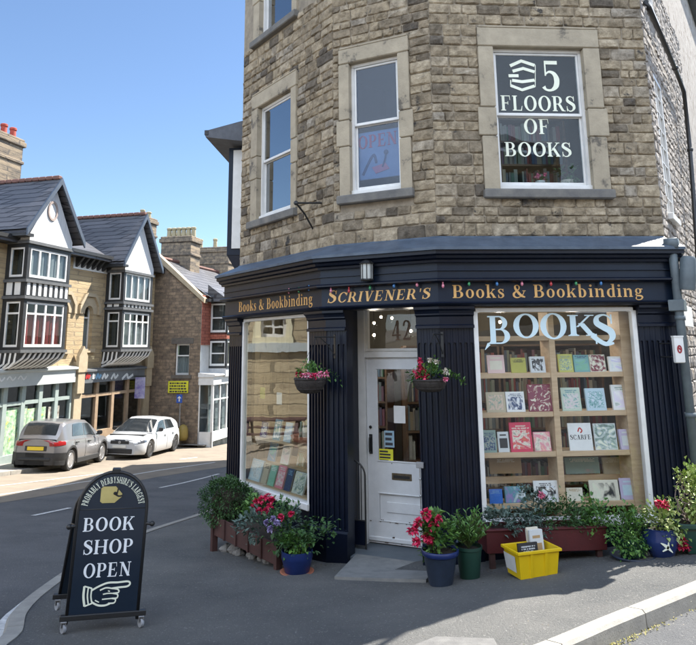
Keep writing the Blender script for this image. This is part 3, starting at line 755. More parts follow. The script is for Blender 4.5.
# recess: floor slab, threshold step, side cheeks and soffit
zst = zd0-.015
rc = MB(M); zlow = -3.0
rc.box(xMa-.22, xMa-.10, .16, RC+.1, zlow, zt+.1); rc.box(xMb+.10, xMb+.22, .16, RC+.1, zlow, zt+.1)
rc.box(xMa-.1, xMb+.1, .02, RC, ztr+.06, ztr+.1)
rc.build('doorway_reveal', Mt['navy'], SF)
sl = MB(M); sl.box(xMa-.1, xMb+.1, .04, RC+.1, zlow, zst); sl.build('doorway_floor', Mt['slab'], SF)
# ------------------------------------------------------------------ ground
def sheet(name, m, xs, ys, dz, keep=None):
    vs = []; fs = []; idx = {}
    for j, y in enumerate(ys):
        for i, x in enumerate(xs): vs.append((x, y, zg(x, y)+dz))
    n = len(xs)
    for j in range(len(ys)-1):
        for i in range(n-1): fs.append((j*n+i, j*n+i+1, (j+1)*n+i+1, (j+1)*n+i))
    q = MB(); q.add(vs, fs); o = q.build(name, m, smooth=True, origin=(0, 0, 0)); return tag(o, kind='structure')
def lin(a, b, n): return [a+(b-a)*i/n for i in range(n+1)]
KH = .11
sheet('road', Mt['asphalt'], [-400, -120, -60]+lin(-30, 16, 60)+[40, 120, 400], [-300, -80, -30]+lin(-14, 62, 84)+[90, 180, 400, 900], -KH)
def inpoly(x, y, P):
    c = False; n = len(P)
    for i in range(n):
        x1, y1 = P[i]; x2, y2 = P[(i+1) % n]
        if (y1 > y) != (y2 > y) and x < (x2-x1)*(y-y1)/(y2-y1)+x1: c = not c
    return c
def smoothpoly(P, sub=6, closed=True):
    n = len(P); out = []
    for i in range(n if closed else n-1):
        p0, p1, p2, p3 = (P[(i-1) % n], P[i], P[(i+1) % n], P[(i+2) % n]) if closed else (P[max(i-1, 0)], P[i], P[i+1], P[min(i+2, n-1)])
        for k in range(sub):
            t = k/sub
            out.append(tuple(.5*(2*p1[a]+(p2[a]-p0[a])*t+(2*p0[a]-5*p1[a]+4*p2[a]-p3[a])*t*t+(3*p1[a]-p0[a]-3*p2[a]+p3[a])*t**3) for a in (0, 1)))
    if not closed: out.append(tuple(P[-1]))
    return out
import bmesh
def polysheet(name, m, P, dz, kind='structure', cell=.35, parent=None):
    """a polygon laid on the terrain: its outline filled, then cut on a grid so that it follows the slope"""
    bm = bmesh.new(); vs = [bm.verts.new((x, y, 0)) for x, y in P]; bm.faces.new(vs)
    bmesh.ops.triangulate(bm, faces=bm.faces[:])
    xs = [p[0] for p in P]; ys = [p[1] for p in P]
    for ax, lo, hi in ((0, min(xs), max(xs)), (1, min(ys), max(ys))):
        k = math.ceil(lo/cell)
        while k*cell < hi:
            co = (k*cell, 0, 0) if ax == 0 else (0, k*cell, 0); no = (1, 0, 0) if ax == 0 else (0, 1, 0)
            bmesh.ops.bisect_plane(bm, geom=bm.verts[:]+bm.edges[:]+bm.faces[:], plane_co=co, plane_no=no); k += 1
    bm.verts.index_update()
    q = MB(); q.add([(v.co.x, v.co.y, zg(v.co.x, v.co.y)+dz) for v in bm.verts], [tuple(v.index for v in f.verts) for f in bm.faces]); bm.free()
    o = q.build(name, m, smooth=True, origin=(0, 0, 0))
    if kind: tag(o, kind=kind)
    return o
def g2(u, v, dz=0): p = gp(u, v, dz); return (p.x, p.y)
# the footway that wraps the corner, outlined by its kerb
kl = [g2(*p) for p in ((240, 500), (205, 514), (148, 533), (100, 556), (53, 588), (28, 612), (22, 633))]
far = (kl[0][0]+.9, kl[0][1]+5.5); far2 = (far[0]+7, far[1]+29)
kr = [g2(*p) for p in ((536, 646), (604, 618), (696, 582))]
ex = (kr[2][0]+(kr[2][0]-kr[1][0])*3, kr[2][1]+(kr[2][1]-kr[1][1])*3)
print('KERB', kl, kr, ex)
mid = [(kl[-1][0]+.12, kl[-1][1]-.5), (kl[-1][0]+.75, kl[-1][1]-.95), ((kl[-1][0]+kr[0][0])*.5, (kl[-1][1]+kr[0][1])*.5-.95), (kr[0][0]-.7, kr[0][1]-.42)]
KP = smoothpoly([far2, far]+kl+mid+kr+[ex], 5, closed=False)
inner = [(ex[0]+6, ex[1]+8), (far2[0]+6, far2[1]+4)]
polysheet('pavement', Mt['pave'], KP+inner, .004)
print('shopground', zg(*P1[:2]))
# kerb stones along the outline: each a stone of its own with a joint
kb = MB(); KW = .13
def normals(P):
    out = []
    for i in range(len(P)):
        a, b = P[max(i-1, 0)], P[min(i+1, len(P)-1)]; dx, dy = b[0]-a[0], b[1]-a[1]; l = math.hypot(dx, dy); out.append((dy/l, -dx/l))
    return out
def resample(P, st):
    out = [P[0]]; acc = 0
    for i in range(1, len(P)):
        a = Vector(P[i-1]); b = Vector(P[i]); L = (b-a).length; t = st-acc
        while t <= L: out.append(tuple(a+(b-a)*(t/L))); t += st
        acc = L-(t-st)
    return out
RS = resample(KP, .15); NN = normals(RS)
sgn = 1
def kerbrun(mb, RS, NN, per=6, w=KW, off=0):
    i = 0
    while i < len(RS)-1:
        j = min(i+per, len(RS)-1)
        vs = []
        for k in range(i, j+1):
            p = Vector(RS[k]); n = Vector(NN[k]); tj = .0
            if k == i: p = p.lerp(Vector(RS[min(k+1, j)]), .03)
            if k == j and j > i: p = p.lerp(Vector(RS[k-1]), .03)
            a = p - n*0; b = p + n*w
            for q, z in ((a, -.13), (a, .012), (b-n*.02, .010), (b, -.012), (b+n*.008, -.13)):
                vs.append((q.x, q.y, zg(q.x, q.y)+z))
        fs = []; m = j-i+1
        for k in range(m-1):
            for t in range(4): fs.append((k*5+t, (k+1)*5+t, (k+1)*5+t+1, k*5+t+1))
        fs.append((0, 1, 2, 3, 4)); fs.append(tuple((m-1)*5+t for t in (4, 3, 2, 1, 0)))
        mb.add(vs, fs, random.random()); i = j
kerbrun(kb, RS, NN)
kb.build('kerb', Mt['kerb'], origin=(0, 0, 0))['kind'] = 'structure'

# far side of the street: pale parking bay strip and its footway
fk = [g2(0, 477), g2(60, 465.5), g2(118, 455.5), g2(190, 447)]
bay = [g2(-60, 507), g2(0, 497.5), g2(80, 485.2), g2(158, 473.2), g2(200, 467), g2(245, 461)]
print('BAY', bay)
# ================================================================== building shell (sides, roof) and the white side wall
BL_AZ = 4.0
a_ = math.radians(BL_AZ); BLp = S0 + Vector((math.sin(a_), math.cos(a_), 0))*20
a_ = math.radians(AZS); SRp = S3 + Vector((math.sin(a_), math.cos(a_), 0))*9
FB = Fr(BLp, 184.0)                       # street side, seen from the street: runs back towards us
q = MB(); 
def wallseg(q, A, B, z0, z1, th=.25):
    d = (B-A).normalized(); n = Vector((d.y, -d.x, 0))
    P = [A, B, B-n*th, A-n*th]
    q.add([(p.x, p.y, z0) for p in P]+[(p.x, p.y, z1) for p in P], [(0, 1, 5, 4), (1, 2, 6, 5), (2, 3, 7, 6), (3, 0, 4, 7), (4, 5, 6, 7), (3, 2, 1, 0)])
wallseg(q, BLp, S0+(BLp-S0).normalized()*.02, -6.0, ZT)
q.build('street_wall', Mt['ashlar'], SHOP)
q = MB(); wallseg(q, SRp, BLp, -6.0, ZT); q.build('rear_wall', Mt['ashlar'], SHOP)
# eaves and roof
def roofpoly(pts, z, dz=.25):
    q = MB(); n = len(pts); c = sum((Vector(p) for p in pts), Vector((0, 0, 0)))/n
    vs = [(p.x, p.y, z) for p in pts]+[(p.x, p.y, z+.18) for p in pts]+[(c.x, c.y, z+2.0)]
    fs = [tuple(range(n))[::-1]]+[(i, (i+1) % n, (i+1) % n+n, i+n) for i in range(n)]+[(i+n, (i+1) % n+n, 2*n) for i in range(n)]
    q.add(vs, fs); return q
slate = mat('welsh_slate', (.10, .11, .13), (.06, .065, .08), 5, .6, .3, 30)
rp_ = off_path([BLp, S0, S1, S2, S3, SRp], .18)
roofpoly(rp_, ZT).build('roof', slate, SHOP)
# ceiling of the shop / floor above
q = MB(); pp = off_path([BLp, S0, S1, S2, S3, SRp], -.12); n = len(pp)
q.add([(p.x, p.y, zt+.28) for p in pp]+[(p.x, p.y, zt+.5) for p in pp], [tuple(range(n))[::-1], tuple(range(n, 2*n))]); q.build('shop_ceiling', Mt['interior'], SHOP)
q = MB(); q.add([(p.x, p.y, zd0-.03) for p in off_path([BLp, P0, P1, P2, P3, SRp], -.1)], [tuple(range(n))]); q.build('shop_floor', Mt['floorwood'], SHOP)

# white painted rubble side wall, lit at a grazing angle
wp = mat('flaking_white_wall_paint', (.42, .39, .36), (.25, .225, .20), 7, .9, .9, 26, dist=.02, spots=((.16, .13, .10), 5, .56))
sw = MB()
rnd = random.Random(3); z = -2.6
for_side = []
zz = -2.4
swholes = [(.42, 1.0, 1.55, 3.35), (.42, 1.1, 4.3, 6.1)]
BULGE = .5
lay_stones(sw, FS, 0.0, 4.0, -2.4, 5.2, [(a, b, c, d) for a, b, c, d in swholes], rnd, 0)
SW = sw.build('side_wall', wp, SHOP)
q = MB(FS.M); q.box(.01, 9.0, .03, .25, -2.6, 1.5); q.box(.01, .42, .03, .25, 1.5, ZT); q.box(1.0, 9, .03, .25, 1.5, ZT); q.box(.42, 1.0, .03, .25, 3.36, 4.3); q.box(.42, 1.0, .03, .25, 6.1, ZT); q.build('side_wall_core', wp, SHOP)
for (a, b, c, d) in swholes:
    q = MB(FS.M); q.box(a, a+.05, .0, .06, c, d); q.box(b-.05, b, 0, .06, c, d); q.box(a+.05, b-.05, 0, .06, d-.05, d); q.bbox(a-.03, b+.03, -.06, .06, c-.08, c)
    for k in range(1, 8): q.box(a+.05, b-.05, .01, .03, c+(d-c)*k/8-.006, c+(d-c)*k/8+.006)
    q.box((a+b)/2-.008, (a+b)/2+.008, .009, .031, c, d)
    W_ = q.build('barred_window', Mt['white'], SHOP)
    q = MB(FS.M); q.box(a+.05, b-.05, .04, .045, c, d); q.build('glass_pane', Mt['glassU'], W_)
    q = MB(FS.M); q.box(a-.05, b+.05, .27, .3, c-.1, d+.1); q.build('dark_room', Mt['interior'], W_)
# pipes on the side wall
def fpx(F, u, v, out): 
    x, z = F.px(u, v, out); return F.w(x, out, z)
q = MB(); pts = [fpx(FS, 645, 4, .05), fpx(FS, 646, 2, .10), fpx(FS, 649, 8, .12), fpx(FS, 675, 68, .12), fpx(FS, 684, 92, .12), fpx(FS, 690, 150, .12), fpx(FS, 697, 245, .12), fpx(FS, 704, 400, .12)]
q.tube(pts, .03, 10)
for p in (pts[3], pts[5]): q.ball(p, .045, 10, 6)
q.build('black_soil_pipe', Mt['black'], SHOP, smooth=True)
greyp = mat('grey_painted_pipe', (.12, .15, .165), (.08, .10, .115), 6, .5)
q = MB(); x_, zt_h = FS.px(671, 237, .12)
q.M = FS.M; x_ += .06; q.bbox(x_+.01, x_+.15, -.17, -.03, zt_h-.11, zt_h); 
q.tube([(x_+.08, -.10, zt_h-.12), (x_+.11, -.10, zt_h-.4), (x_+.12, -.10, -2.1)], .045, 12)
for zz in (.3, -.7, -1.6): q.tube([(x_+.12, -.10, zz), (x_+.12, -.10, zz-.05)], .054, 12)
q.build('downpipe', greyp, SHOP, smooth=True, )
q = MB(FS.M); x_, z_ = FS.px(683, 256, .2); q.M = FS.M @ rotM((x_+.05, -.2, z_-.36), 0, .12); q.lathe([(.075, 0), (.08, .03), (.08, .33), (.06, .36)], 16); 
q.M = FS.M; q.bbox(x_-.02, x_+.2, -.16, -.01, z_-.58, z_-.46)
q.build('flue_terminal', greyp, SHOP, smooth=True, angle=40)
# small white notice and the projecting alarm-style sign with a red emblem
x_, z_ = FS.px(683, 326, .06); x2, z2 = FS.px(691, 310, .06)
q = MB(FS.M); q.bbox(x_, x2, -.07, -.05, z_, z2+.03); tag(q.build('wall_notice', Mt['white']), 'small blank white notice fixed to the side wall above the red emblem sign', 'notice')
A = thing('alarm_sign', 'narrow white sign with dark red oval emblem at the right edge of the shopfront', 'sign', Matrix.Translation(FRr.w(FRr.px(681, 363, .30)[0], .255, FRr.px(681, 363, .30)[1])) @ Matrix.Rotation(math.radians(90-AZR), 4, 'Z'))
q = MB(parent_world(A)); q.bbox(-.05, .05, -.045, 0, 0, .27, .008); q.box(-.055, .055, -.05, .0, .262, .278); q.build('panel', Mt['white'], A)
q = MB(parent_world(A)); q.tube([(-.03, 0, .2), (-.05, .24, .2)], .008, 6); q.tube([(-.03, 0, .06), (-.05, .24, .06)], .008, 6); q.build('bracket', Mt['black'], A)
redm = mat('dark_red_print', (.30, .02, .03), (.2, .015, .02), 9, .5)
q = MB(parent_world(A))
for p in _ring(0, .14, .026, .042, .012, .026): q.prism(p, -.049, -.0445, 'y')
for p in _stroke([(-.02, .16), (0, .145), (.018, .13)], .016, 3): q.prism(p, -.0492, -.0446, 'y')
q.build('emblem', redm, A)

# corbelled street-side bay of the same building, just past the corner (dark eaves board, white boarded side)
d_ = (BLp-S0).normalized(); nn = Vector((-d_.y, d_.x, 0))     # towards the street
BY = 2.3
def loc_bay(u, v, Y): return aty(u, v, Y)
B0 = S0 + d_*BY
Fy = Fr(B0+nn*.62, 94.0)                   # plane facing us: from the outer corner back to the wall
q = MB(Fy.M)
zb0 = Fy.px(232, 286, 0)[1]; zb1 = Fy.px(234, 255, 0)[1]; zb2 = Fy.px(234, 148, 0)[1]; zb3 = Fy.px(226, 140, 0)[1]
x_out = Fy.px(228, 200, 0)[0]
print('BAY', zb0, zb1, zb2, zb3, x_out)
q.box(x_out, .62, 0, 2.6, zb1, zb2); OB = q.build('oriel_bay', Mt['navyhi'], SHOP)
q = MB(Fy.M); q.box(x_out+.09, .62, -.02, 0, zb1+.12, zb2-.05); q.build('white_board', Mt['white'], OB)
q = MB(Fy.M); q.prism([(x_out, zb1), (.62, zb1), (.62, zb0-.6), (.45, zb0-.5)], .01, 2.5, 'y'); q.build('corbel', Mt['navy'], OB)
xe = Fy.px(211, 135, 0)[0]
q = MB(Fy.M); q.prism([(xe, zb2+.12), (.62, zb2-.05), (.62, zb2+.50), (.5, zb2+.50), (xe-.01, zb2+.24)], -.35, 2.9, 'y'); q.build('eaves', slate, OB)
q = MB(Fy.M); q.box(xe-.02, xe+.05, -.36, 2.9, zb2+.16, zb2+.25); q.build('gutter', Mt['black'], OB)

# ================================================================== things fixed to the shopfront
F = FMm
# lantern over the door
x_, z_ = F.px(367, 281, .2); _, z2 = F.px(367, 259, .2)
LT = thing('wall_lantern', 'small black wall lantern with frosted panes above the doorway', 'lantern', F.M @ Matrix.Translation((x_, -.2, z_)))
H = z2-z_; Wm = parent_world(LT); r = .068
q = MB(Wm)
for k in range(8):
    t = 2*PI*(k+.5)/8; q.tube([(r*math.cos(t), r*math.sin(t), .02), (r*math.cos(t)*1.05, r*math.sin(t)*1.05, H*.78)], .005, 5)
q.lathe([(r*1.05, 0), (r*1.12, .012), (r*1.05, .022)], 8); q.lathe([(r*1.25, H*.76), (r*1.3, H*.79), (r*.7, H*.92), (.02, H*.96), (.015, H*1.0)], 8)
q.build('frame', Mt['black'], LT)
q = MB(Wm); q.lathe([(r*.96, .02), (r*1.0, H*.77)], 8); q.build('pane', mat('frosted_glass', (.55, .58, .56), (.45, .48, .47), 5, .3), LT)
q = MB(Wm); q.tube([(0, .0, H*.97), (0, .06, H*1.0), (0, .10, H*.86)], .011, 8); q.bbox(-.03, .03, .085, .1, H*.7, H*.98); q.build('bracket', Mt['black'], LT)

# coloured string lights hung along the signboard
wire_pts = {'L': (FLl, [(289, 292, 'pink'), (299, 291, 'green'), (309, 289, 'blue')]),
            'M': (FMm, [(331, 291, 'pink'), (349, 291, 'red'), (370, 288, 'green'), (394, 286, 'blue'), (417, 285, 'pink')]),
            'R': (FRr, [(443, 286, 'pink'), (469, 284, 'green'), (497, 284, 'blue'), (522, 284, 'pink'), (551, 284, 'red'), (576, 283.5, 'green'), (601, 283.5, 'blue')])}
SLt = thing('string_lights', 'string of small coloured bulbs drooping along the gold lettered signboard', 'string lights', FMm.w(.5, .12, z_fas1))
pts = []
bc = {'pink': (.75, .25, .35), 'green': (.04, .32, .12), 'blue': (.05, .22, .55), 'red': (.6, .05, .06)}
bm_ = {k: mat(k+'_bulb_glass', v, tuple(x*.7 for x in v), 9, .15, coat=.6) for k, v in bc.items()}
for key in 'LMR':
    Fk, lst = wire_pts[key]
    for u, v, c in lst:
        x_, z_ = Fk.px(u, v, .14); q = MB(Fk.M)
        q.tube([(x_, -.14, z_+.045), (x_, -.14, z_+.02)], .009, 6); q.lathe([(.002, -.022), (.010, -.016), (.016, -.002), (.014, .011), (.007, .022)], 10, (x_, -.14, z_)); q.build('bulb', bm_[c], SLt, smooth=True)
        pts.append((Fk, x_, z_+.045))
q = MB(); wp_ = []
for i, (Fk, x_, z_) in enumerate(pts):
    p = Fk.w(x_, .14, z_)
    if wp_: q.tube([wp_[-1], (wp_[-1]+p)/2-Vector((0, 0, .012)), p], .0035, 5)
    wp_.append(p)
q.build('cable', Mt['black'], SLt)

# old iron sign bracket on the stone
x_, z_ = WM.px(318, 229, .02)
IB = MB(); A0 = S1; Fk = WL
c0 = Fk.w(*[Fk.px(313, 229, .0)[0], 0.0, Fk.px(313, 229, .0)[1]]); c1 = fpx(Fk, 296, 203, .35); c2 = fpx(Fk, 322, 203, .0)
IB.tube([c2, c1], .012, 6); IB.tube([c0, (c0+c1)/2+Vector((0, 0, .03)), c1], .012, 6); IB.ball(c1, .03, 8, 5)
tag(IB.build('sign_bracket', Mt['black']), 'empty rusty iron sign bracket jutting from the stone beside the middle upper window', 'bracket')

# neon-look OPEN board and orchid and plant inside the upper windows
q0 = WM.px(357, 181, -.15); q1 = WM.px(399, 127, -.15)
OS = thing('open_board', 'pale board lettered OPEN in red outline behind the middle upper window', 'sign', WM.M @ Matrix.Translation(((q0[0]+q1[0])/2, .15, q0[1])))
Wm = parent_world(OS); hw = (q1[0]-q0[0])/2; hh = q1[1]-q0[1]
q = MB(Wm); q.bbox(-hw, hw, 0, .012, 0, hh); q.build('board', mat('pale_blue_board', (.34, .44, .56), (.26, .35, .47), 5, .5), OS)
q = MB(Wm); text(q, 'OPEN', -hw*.92, hw*.95, hh*.66, hh*.27, y=-.001, th=.004); q.build('lettering', mat('red_outline_letters', (.85, .12, .16), (.75, .1, .14), 9, .5), OS)
q = MB(Wm)
for p in [[(-.02*0-.03, hh*.10), (.15, hh*.17), (.10, hh*.30), (-.08, hh*.24)]]: q.prism(p, -.006, -.001, 'y')
q.build('pink_shape', mat('pink_print', (.85, .25, .3), (.8, .3, .35), 9, .5), OS)
q = MB(Wm)
for p in _stroke([(.06, hh*.22), (.09, hh*.35), (.11, hh*.5)], .02, 3)+_ring(.11, hh*.52, .03, .03, .001, .001): q.prism(p, -.0085, -.0065, 'y')
for p in _stroke([(-.2, hh*.1), (-.12, hh*.35), (-.05, hh*.5), (-.02, hh*.32)], .03, 4): q.prism(p, -.006, -.001, 'y')
q.build('dark_figure', mat('dark_blue_print', (.05, .09, .18), (.04, .07, .14), 9, .5), OS)

leafD = mat('dark_green_leaf', (.9, .95, .8), (.6, .75, .55), 15, .55, tone=[(.025, .06, .025), (.05, .115, .04), (.085, .165, .055)])
leafM = mat('fresh_green_leaf', (.95, 1, .9), (.7, .8, .6), 15, .5, tone=[(.04, .10, .025), (.08, .19, .04), (.16, .28, .065)])
leafY = mat('variegated_leaf', (.95, 1, .9), (.8, .85, .7), 15, .5, tone=[(.10, .18, .03), (.30, .38, .10), (.50, .52, .26)])
leafG = mat('grey_green_leaf', (.95, 1, .95), (.75, .8, .78), 15, .6, tone=[(.05, .09, .07), (.10, .15, .13), (.17, .22, .20)])
petR = mat('crimson_petal', (1, .95, 1), (.8, .8, .8), 30, .5, tone=[(.42, .008, .05), (.65, .02, .10), (.8, .06, .16)])
petP = mat('pink_petal', (1, .95, 1), (.85, .8, .85), 30, .5, tone=[(.62, .10, .22), (.8, .22, .35), (.85, .5, .55)])
petW = mat('cream_petal', (1, 1, 1), (.9, .9, .9), 30, .5, tone=[(.6, .55, .45), (.75, .7, .62)])
stemm = mat('green_stem', (.05, .09, .03), (.08, .1, .04), 20, .6)
soil = mat('potting_soil', (.03, .022, .016), (.05, .04, .03), 40, .95, .5, 80)

def bush(q, c, rx, ry, rz_, n, L, w, r, shell=.55, drop=0.0, up=.3, sub=7):
    """leaves on short twigs gathered into uneven clumps that fill an uneven volume"""
    c = Vector(c); cl = []
    for k in range(max(6, n//(sub*5))):
        d = Vector((r.gauss(0, 1), r.gauss(0, 1), r.gauss(0, 1))).normalized(); t = r.uniform(shell, 1.0)**.6*r.uniform(.62, 1.2)
        cl.append((c+Vector((d.x*rx*t, d.y*ry*t, d.z*rz_*t)), d))
    for i in range(n):
        p, d = cl[i % len(cl)]
        s = .33*min(rx, ry, rz_)
        o = Vector((r.gauss(0, s), r.gauss(0, s), r.gauss(0, s)))
        dd = (d*1.2+Vector((r.gauss(0, .6), r.gauss(0, .6), r.gauss(0, .6)+up-drop))).normalized()
        k_ = r.choice((.5, .8, 1, 1, 1.35)); q.leaf(p+o, dd, L*k_*r.uniform(.8, 1.2), w*k_*r.uniform(.7, 1.15), tone=r.random(), bend=r.uniform(0, .7))
def blossom(q, c, R, n, r, s=.02):
    c = Vector(c)
    for i in range(n):
        d = Vector((r.gauss(0, 1), r.gauss(0, 1), r.gauss(0, 1)+.3)).normalized(); p = c+d*R*r.uniform(.55, 1)
        q.leaf(p-d*s*.3, (d+Vector((r.gauss(0, .7), r.gauss(0, .7), r.gauss(0, .7)))).normalized(), s*r.uniform(.8, 1.3), s*1.0, tone=r.random(), bend=.5)

rnd = random.Random(5)
# orchid and pot plant on the sill of the floors window
o0 = WR.px(540, 178, -.25)
OR = thing('orchid_plant', 'pink orchid behind the lower pane of the five floors window', 'plant', WR.M @ Matrix.Translation((o0[0]-.0, .25, w_floors[2]+.06)))
Wm = parent_world(OR); q = MB(Wm); q.lathe([(.04, 0), (.055, .08), (.058, .09)], 12); q.build('pot', Mt['white'], OR, smooth=True)
q = MB(Wm); q.tube([(0, 0, .08), (.01, 0, .16), (-.03, 0, .22)], .004, 5)
for k in range(6): q.leaf(Vector((0, 0, .08)), Vector((rnd.uniform(-1, 1), rnd.uniform(-1, .3), .4)), .12, .04, tone=rnd.random())
q.build('foliage', leafD, OR)
q = MB(Wm)
for dx, dz_ in ((-.07, .12), (-.03, .15), (.02, .10), (.05, .16)): blossom(q, (dx, -.03, dz_), .02, 14, rnd, .03)
q.build('flower', petP, OR)
o0 = WR.px(567, 178, -.25)
GP = thing('window_pot_plant', 'green trailing pot plant on the sill right of the pink orchid', 'plant', WR.M @ Matrix.Translation((o0[0], .25, w_floors[2]+.06)))
Wm = parent_world(GP); q = MB(Wm); q.lathe([(.06, 0), (.08, .10)], 12); q.build('pot', Mt['ashlar'], GP, smooth=True)
q = MB(Wm); bush(q, (0, -.02, .16), .13, .08, .09, 160, .05, .03, rnd, drop=.3); q.build('foliage', leafD, GP)

# ================================================================== books
covers = {}
def picmat(k, c, a):
    nm = 'printed_picture_%s' % '_'.join(str(int(100*x)) for x in (*c, *a, k))
    if nm in bpy.data.materials: return bpy.data.materials[nm]
    m = bpy.data.materials.new(nm); m.use_nodes = True; N = m.node_tree.nodes; L = m.node_tree.links; b = N['Principled BSDF']; b.inputs['Roughness'].default_value = .4
    tc = N.new('ShaderNodeTexCoord'); oi = N.new('ShaderNodeObjectInfo'); ad = N.new('ShaderNodeVectorMath'); ad.operation = 'MULTIPLY_ADD'; ad.inputs[1].default_value = (1, 1, 1)
    L.new(tc.outputs['Object'], ad.inputs[0]); L.new(oi.outputs['Random'], ad.inputs[2])
    no = N.new('ShaderNodeTexNoise'); no.inputs['Scale'].default_value = 5+2.2*k; no.inputs['Detail'].default_value = 4; no.inputs['Distortion'].default_value = 1.5+.5*k; L.new(ad.outputs[0], no.inputs[0])
    cr = N.new('ShaderNodeValToRGB'); cr.color_ramp.interpolation = 'LINEAR' if k % 2 else 'EASE'; e = cr.color_ramp.elements; r = random.Random(nm)
    sh = -.09 if k % 3 == 0 else 0
    e[0].position = .30+sh; e[0].color = (*[x*.5 for x in a], 1); e[1].position = .72; e[1].color = (*[min(.85, x*1.15) for x in c], 1)
    for p_, cc in ((.42, a), (.50, tuple((x+y)/2 for x, y in zip(a, c))), (.56, c), (.63, tuple(min(.8, (x+r.uniform(0, .5))/1.5) for x in c))): q = e.new(p_+sh); q.color = (*cc, 1)
    L.new(no.outputs['Fac'], cr.inputs[0]); L.new(cr.outputs[0], b.inputs['Base Color']); return m
def cm(name, c): 
    if name not in covers: covers[name] = mat(name.replace(' ', '_')+'_book_cover', c, tuple(x*.86 for x in c), 7, .45, spec=.4)
    return covers[name]
pages = mat('book_pages', (.72, .68, .58), (.62, .58, .5), 60, .8)
ink = mat('black_print_ink', (.03, .03, .035), (.05, .05, .06), 20, .5)
COLS = {'pale pink': (.72, .52, .50), 'olive yellow': (.42, .40, .08), 'pale grey': (.60, .63, .64), 'yellow green': (.50, .50, .12), 'teal': (.16, .36, .36), 'cream': (.72, .68, .56),
        'white': (.76, .77, .76), 'brown cream': (.48, .42, .30), 'dark red': (.20, .02, .04), 'pale green': (.50, .60, .50), 'light blue': (.48, .62, .70), 'grey green': (.24, .34, .30),
        'crimson pink': (.62, .04, .10), 'pink': (.70, .22, .30), 'green': (.06, .26, .16), 'lilac': (.50, .44, .60), 'bright blue': (.04, .16, .55), 'blue green': (.10, .26, .32), 'navy': (.03, .06, .16),
        'black': (.03, .03, .035), 'red': (.45, .03, .03), 'tan': (.42, .28, .14), 'sky blue': (.20, .40, .60), 'mint': (.20, .48, .36), 'orange': (.6, .22, .04)}
def book(F, x0, x1, y, z0, h, colour, label, art=None, acol='black', lean=.12, th=.028, rz=0, word=None, group=None):
    w_ = x1-x0
    M = F.M @ rotM(((x0+x1)/2, y, z0), rz, -lean)
    B = thing('book', label, 'book', M, group)
    q = MB(M); q.box(-w_/2, w_/2, 0, .003, 0, h); q.box(-w_/2, w_/2, th-.003, th, 0, h); q.box(-w_/2-.0, -w_/2+.003, .003, th-.003, 0, h)
    q.build('cover', cm(colour, COLS[colour]), B)
    q = MB(M); q.box(-w_/2+.003, w_/2-.004, .0032, th-.0032, .004, h-.004); q.build('pages', pages, B)
    if art:
        r = random.Random('%d %s %s' % (round(x0*1000), colour, art)); q = MB(M)
        def pr(p): q.prism(p, -.0012-.0001*r.random(), -.0002, 'y')
        if art in ('title', 'both'):
            t = h*r.uniform(.88, .94); k = 0
            for l in range(2 if art != 'title' else 3):
                x = -w_*r.uniform(.2, .4); xe = -x
                while x < xe:
                    ww = w_*r.uniform(.025, .05); hh = h*r.uniform(.035, .05); pr([(x, t-hh), (x+ww, t-hh), (x+ww, t), (x, t)]); x += ww+w_*(.012 if r.random() < .8 else .05)
                t -= h*.075
        if art in ('sketch', 'both', 'mess'):
            pm = picmat(r.randrange(6), COLS[colour], COLS[acol]); q4 = MB(M); m_ = {'mess': .03, 'both': .1, 'sketch': .12}[art]; tt = {'mess': .97, 'both': .74, 'sketch': .86}[art]
            q4.prism([(-w_*(.5-m_), h*m_), (w_*(.5-m_), h*m_), (w_*(.5-m_), h*tt), (-w_*(.5-m_), h*tt)], -.0009, -.0001, 'y'); q4.build('cover_picture', pm, B)
        if art == 'block':
            pr([(-w_*.36, h*.2), (w_*.36, h*.2), (w_*.36, h*.68), (-w_*.36, h*.68)])
            pr([(-w_*.3, h*.8), (w_*.28, h*.8), (w_*.28, h*.87), (-w_*.3, h*.87)])
        if art == 'scarfe':
            text(q, 'SCARFE', -w_*.44, w_*.46, h*.40, h*.17, y=-.0003, th=.001)
        if len(q.v): q.build('cover_print', cm(acol, COLS[acol]), B)
        if art == 'scarfe':
            q = MB(M)
            for p in _stroke([(-w_*.08, h*.68), (0, h*.82), (w_*.1, h*.72), (w_*.02, h*.64)], .014, 4): q.prism(p, -.0014, -.0002, 'y')
            q.build('red_scribble', cm('red', COLS['red']), B)
    return B
FW_ = FRr; SY = .17
def RX(u, v, y=SY): return FRr.px(u, v, -y)
# pine display shelving behind the right window
xs0 = RX(477, 400)[0]-.05; xs1 = RX(637, 400)[0]+.06
DS = thing('display_shelves', 'pale pine display shelving filling the window lettered BOOKS', 'shelves', FRr.M @ Matrix.Translation(((xs0+xs1)/2, SY, zbR)))
Wm = FRr.M
shz = {}
for nme, v in (('a', 338), ('b', 375), ('c', 414), ('d', 454), ('f', 505)):
    shz[nme] = RX(560, v)[1]
for nme in shz:
    q = MB(Wm); z_ = shz[nme]; q.bbox(xs0, xs1, SY, SY+.26, z_-.027, z_+.027, .003); q.build('shelf', Mt['wood'], DS)
q = MB(Wm); z_ = RX(560, 477, SY+.3)[1]; q.bbox(xs0, xs1, SY+.28, SY+.32, z_-.05, z_+.02, .003); q.build('back_rail', Mt['wood'], DS)
xc = (RX(552, 400)[0]+RX(559, 400)[0])/2
for (a, b) in ((xc-.032, xc+.032), (xs1-.19, xs1-.06)):
    q = MB(Wm); q.bbox(a, b, SY-.012, SY+.27, zbR-.05, zwt-.02, .003); q.build('upright', Mt['wood'], DS)
q = MB(Wm); q.bbox(xs0, xs1, SY-.01, SY+.02, zwt-.05, zwt+.02, .003); q.build('head_rail', Mt['wood'], DS)
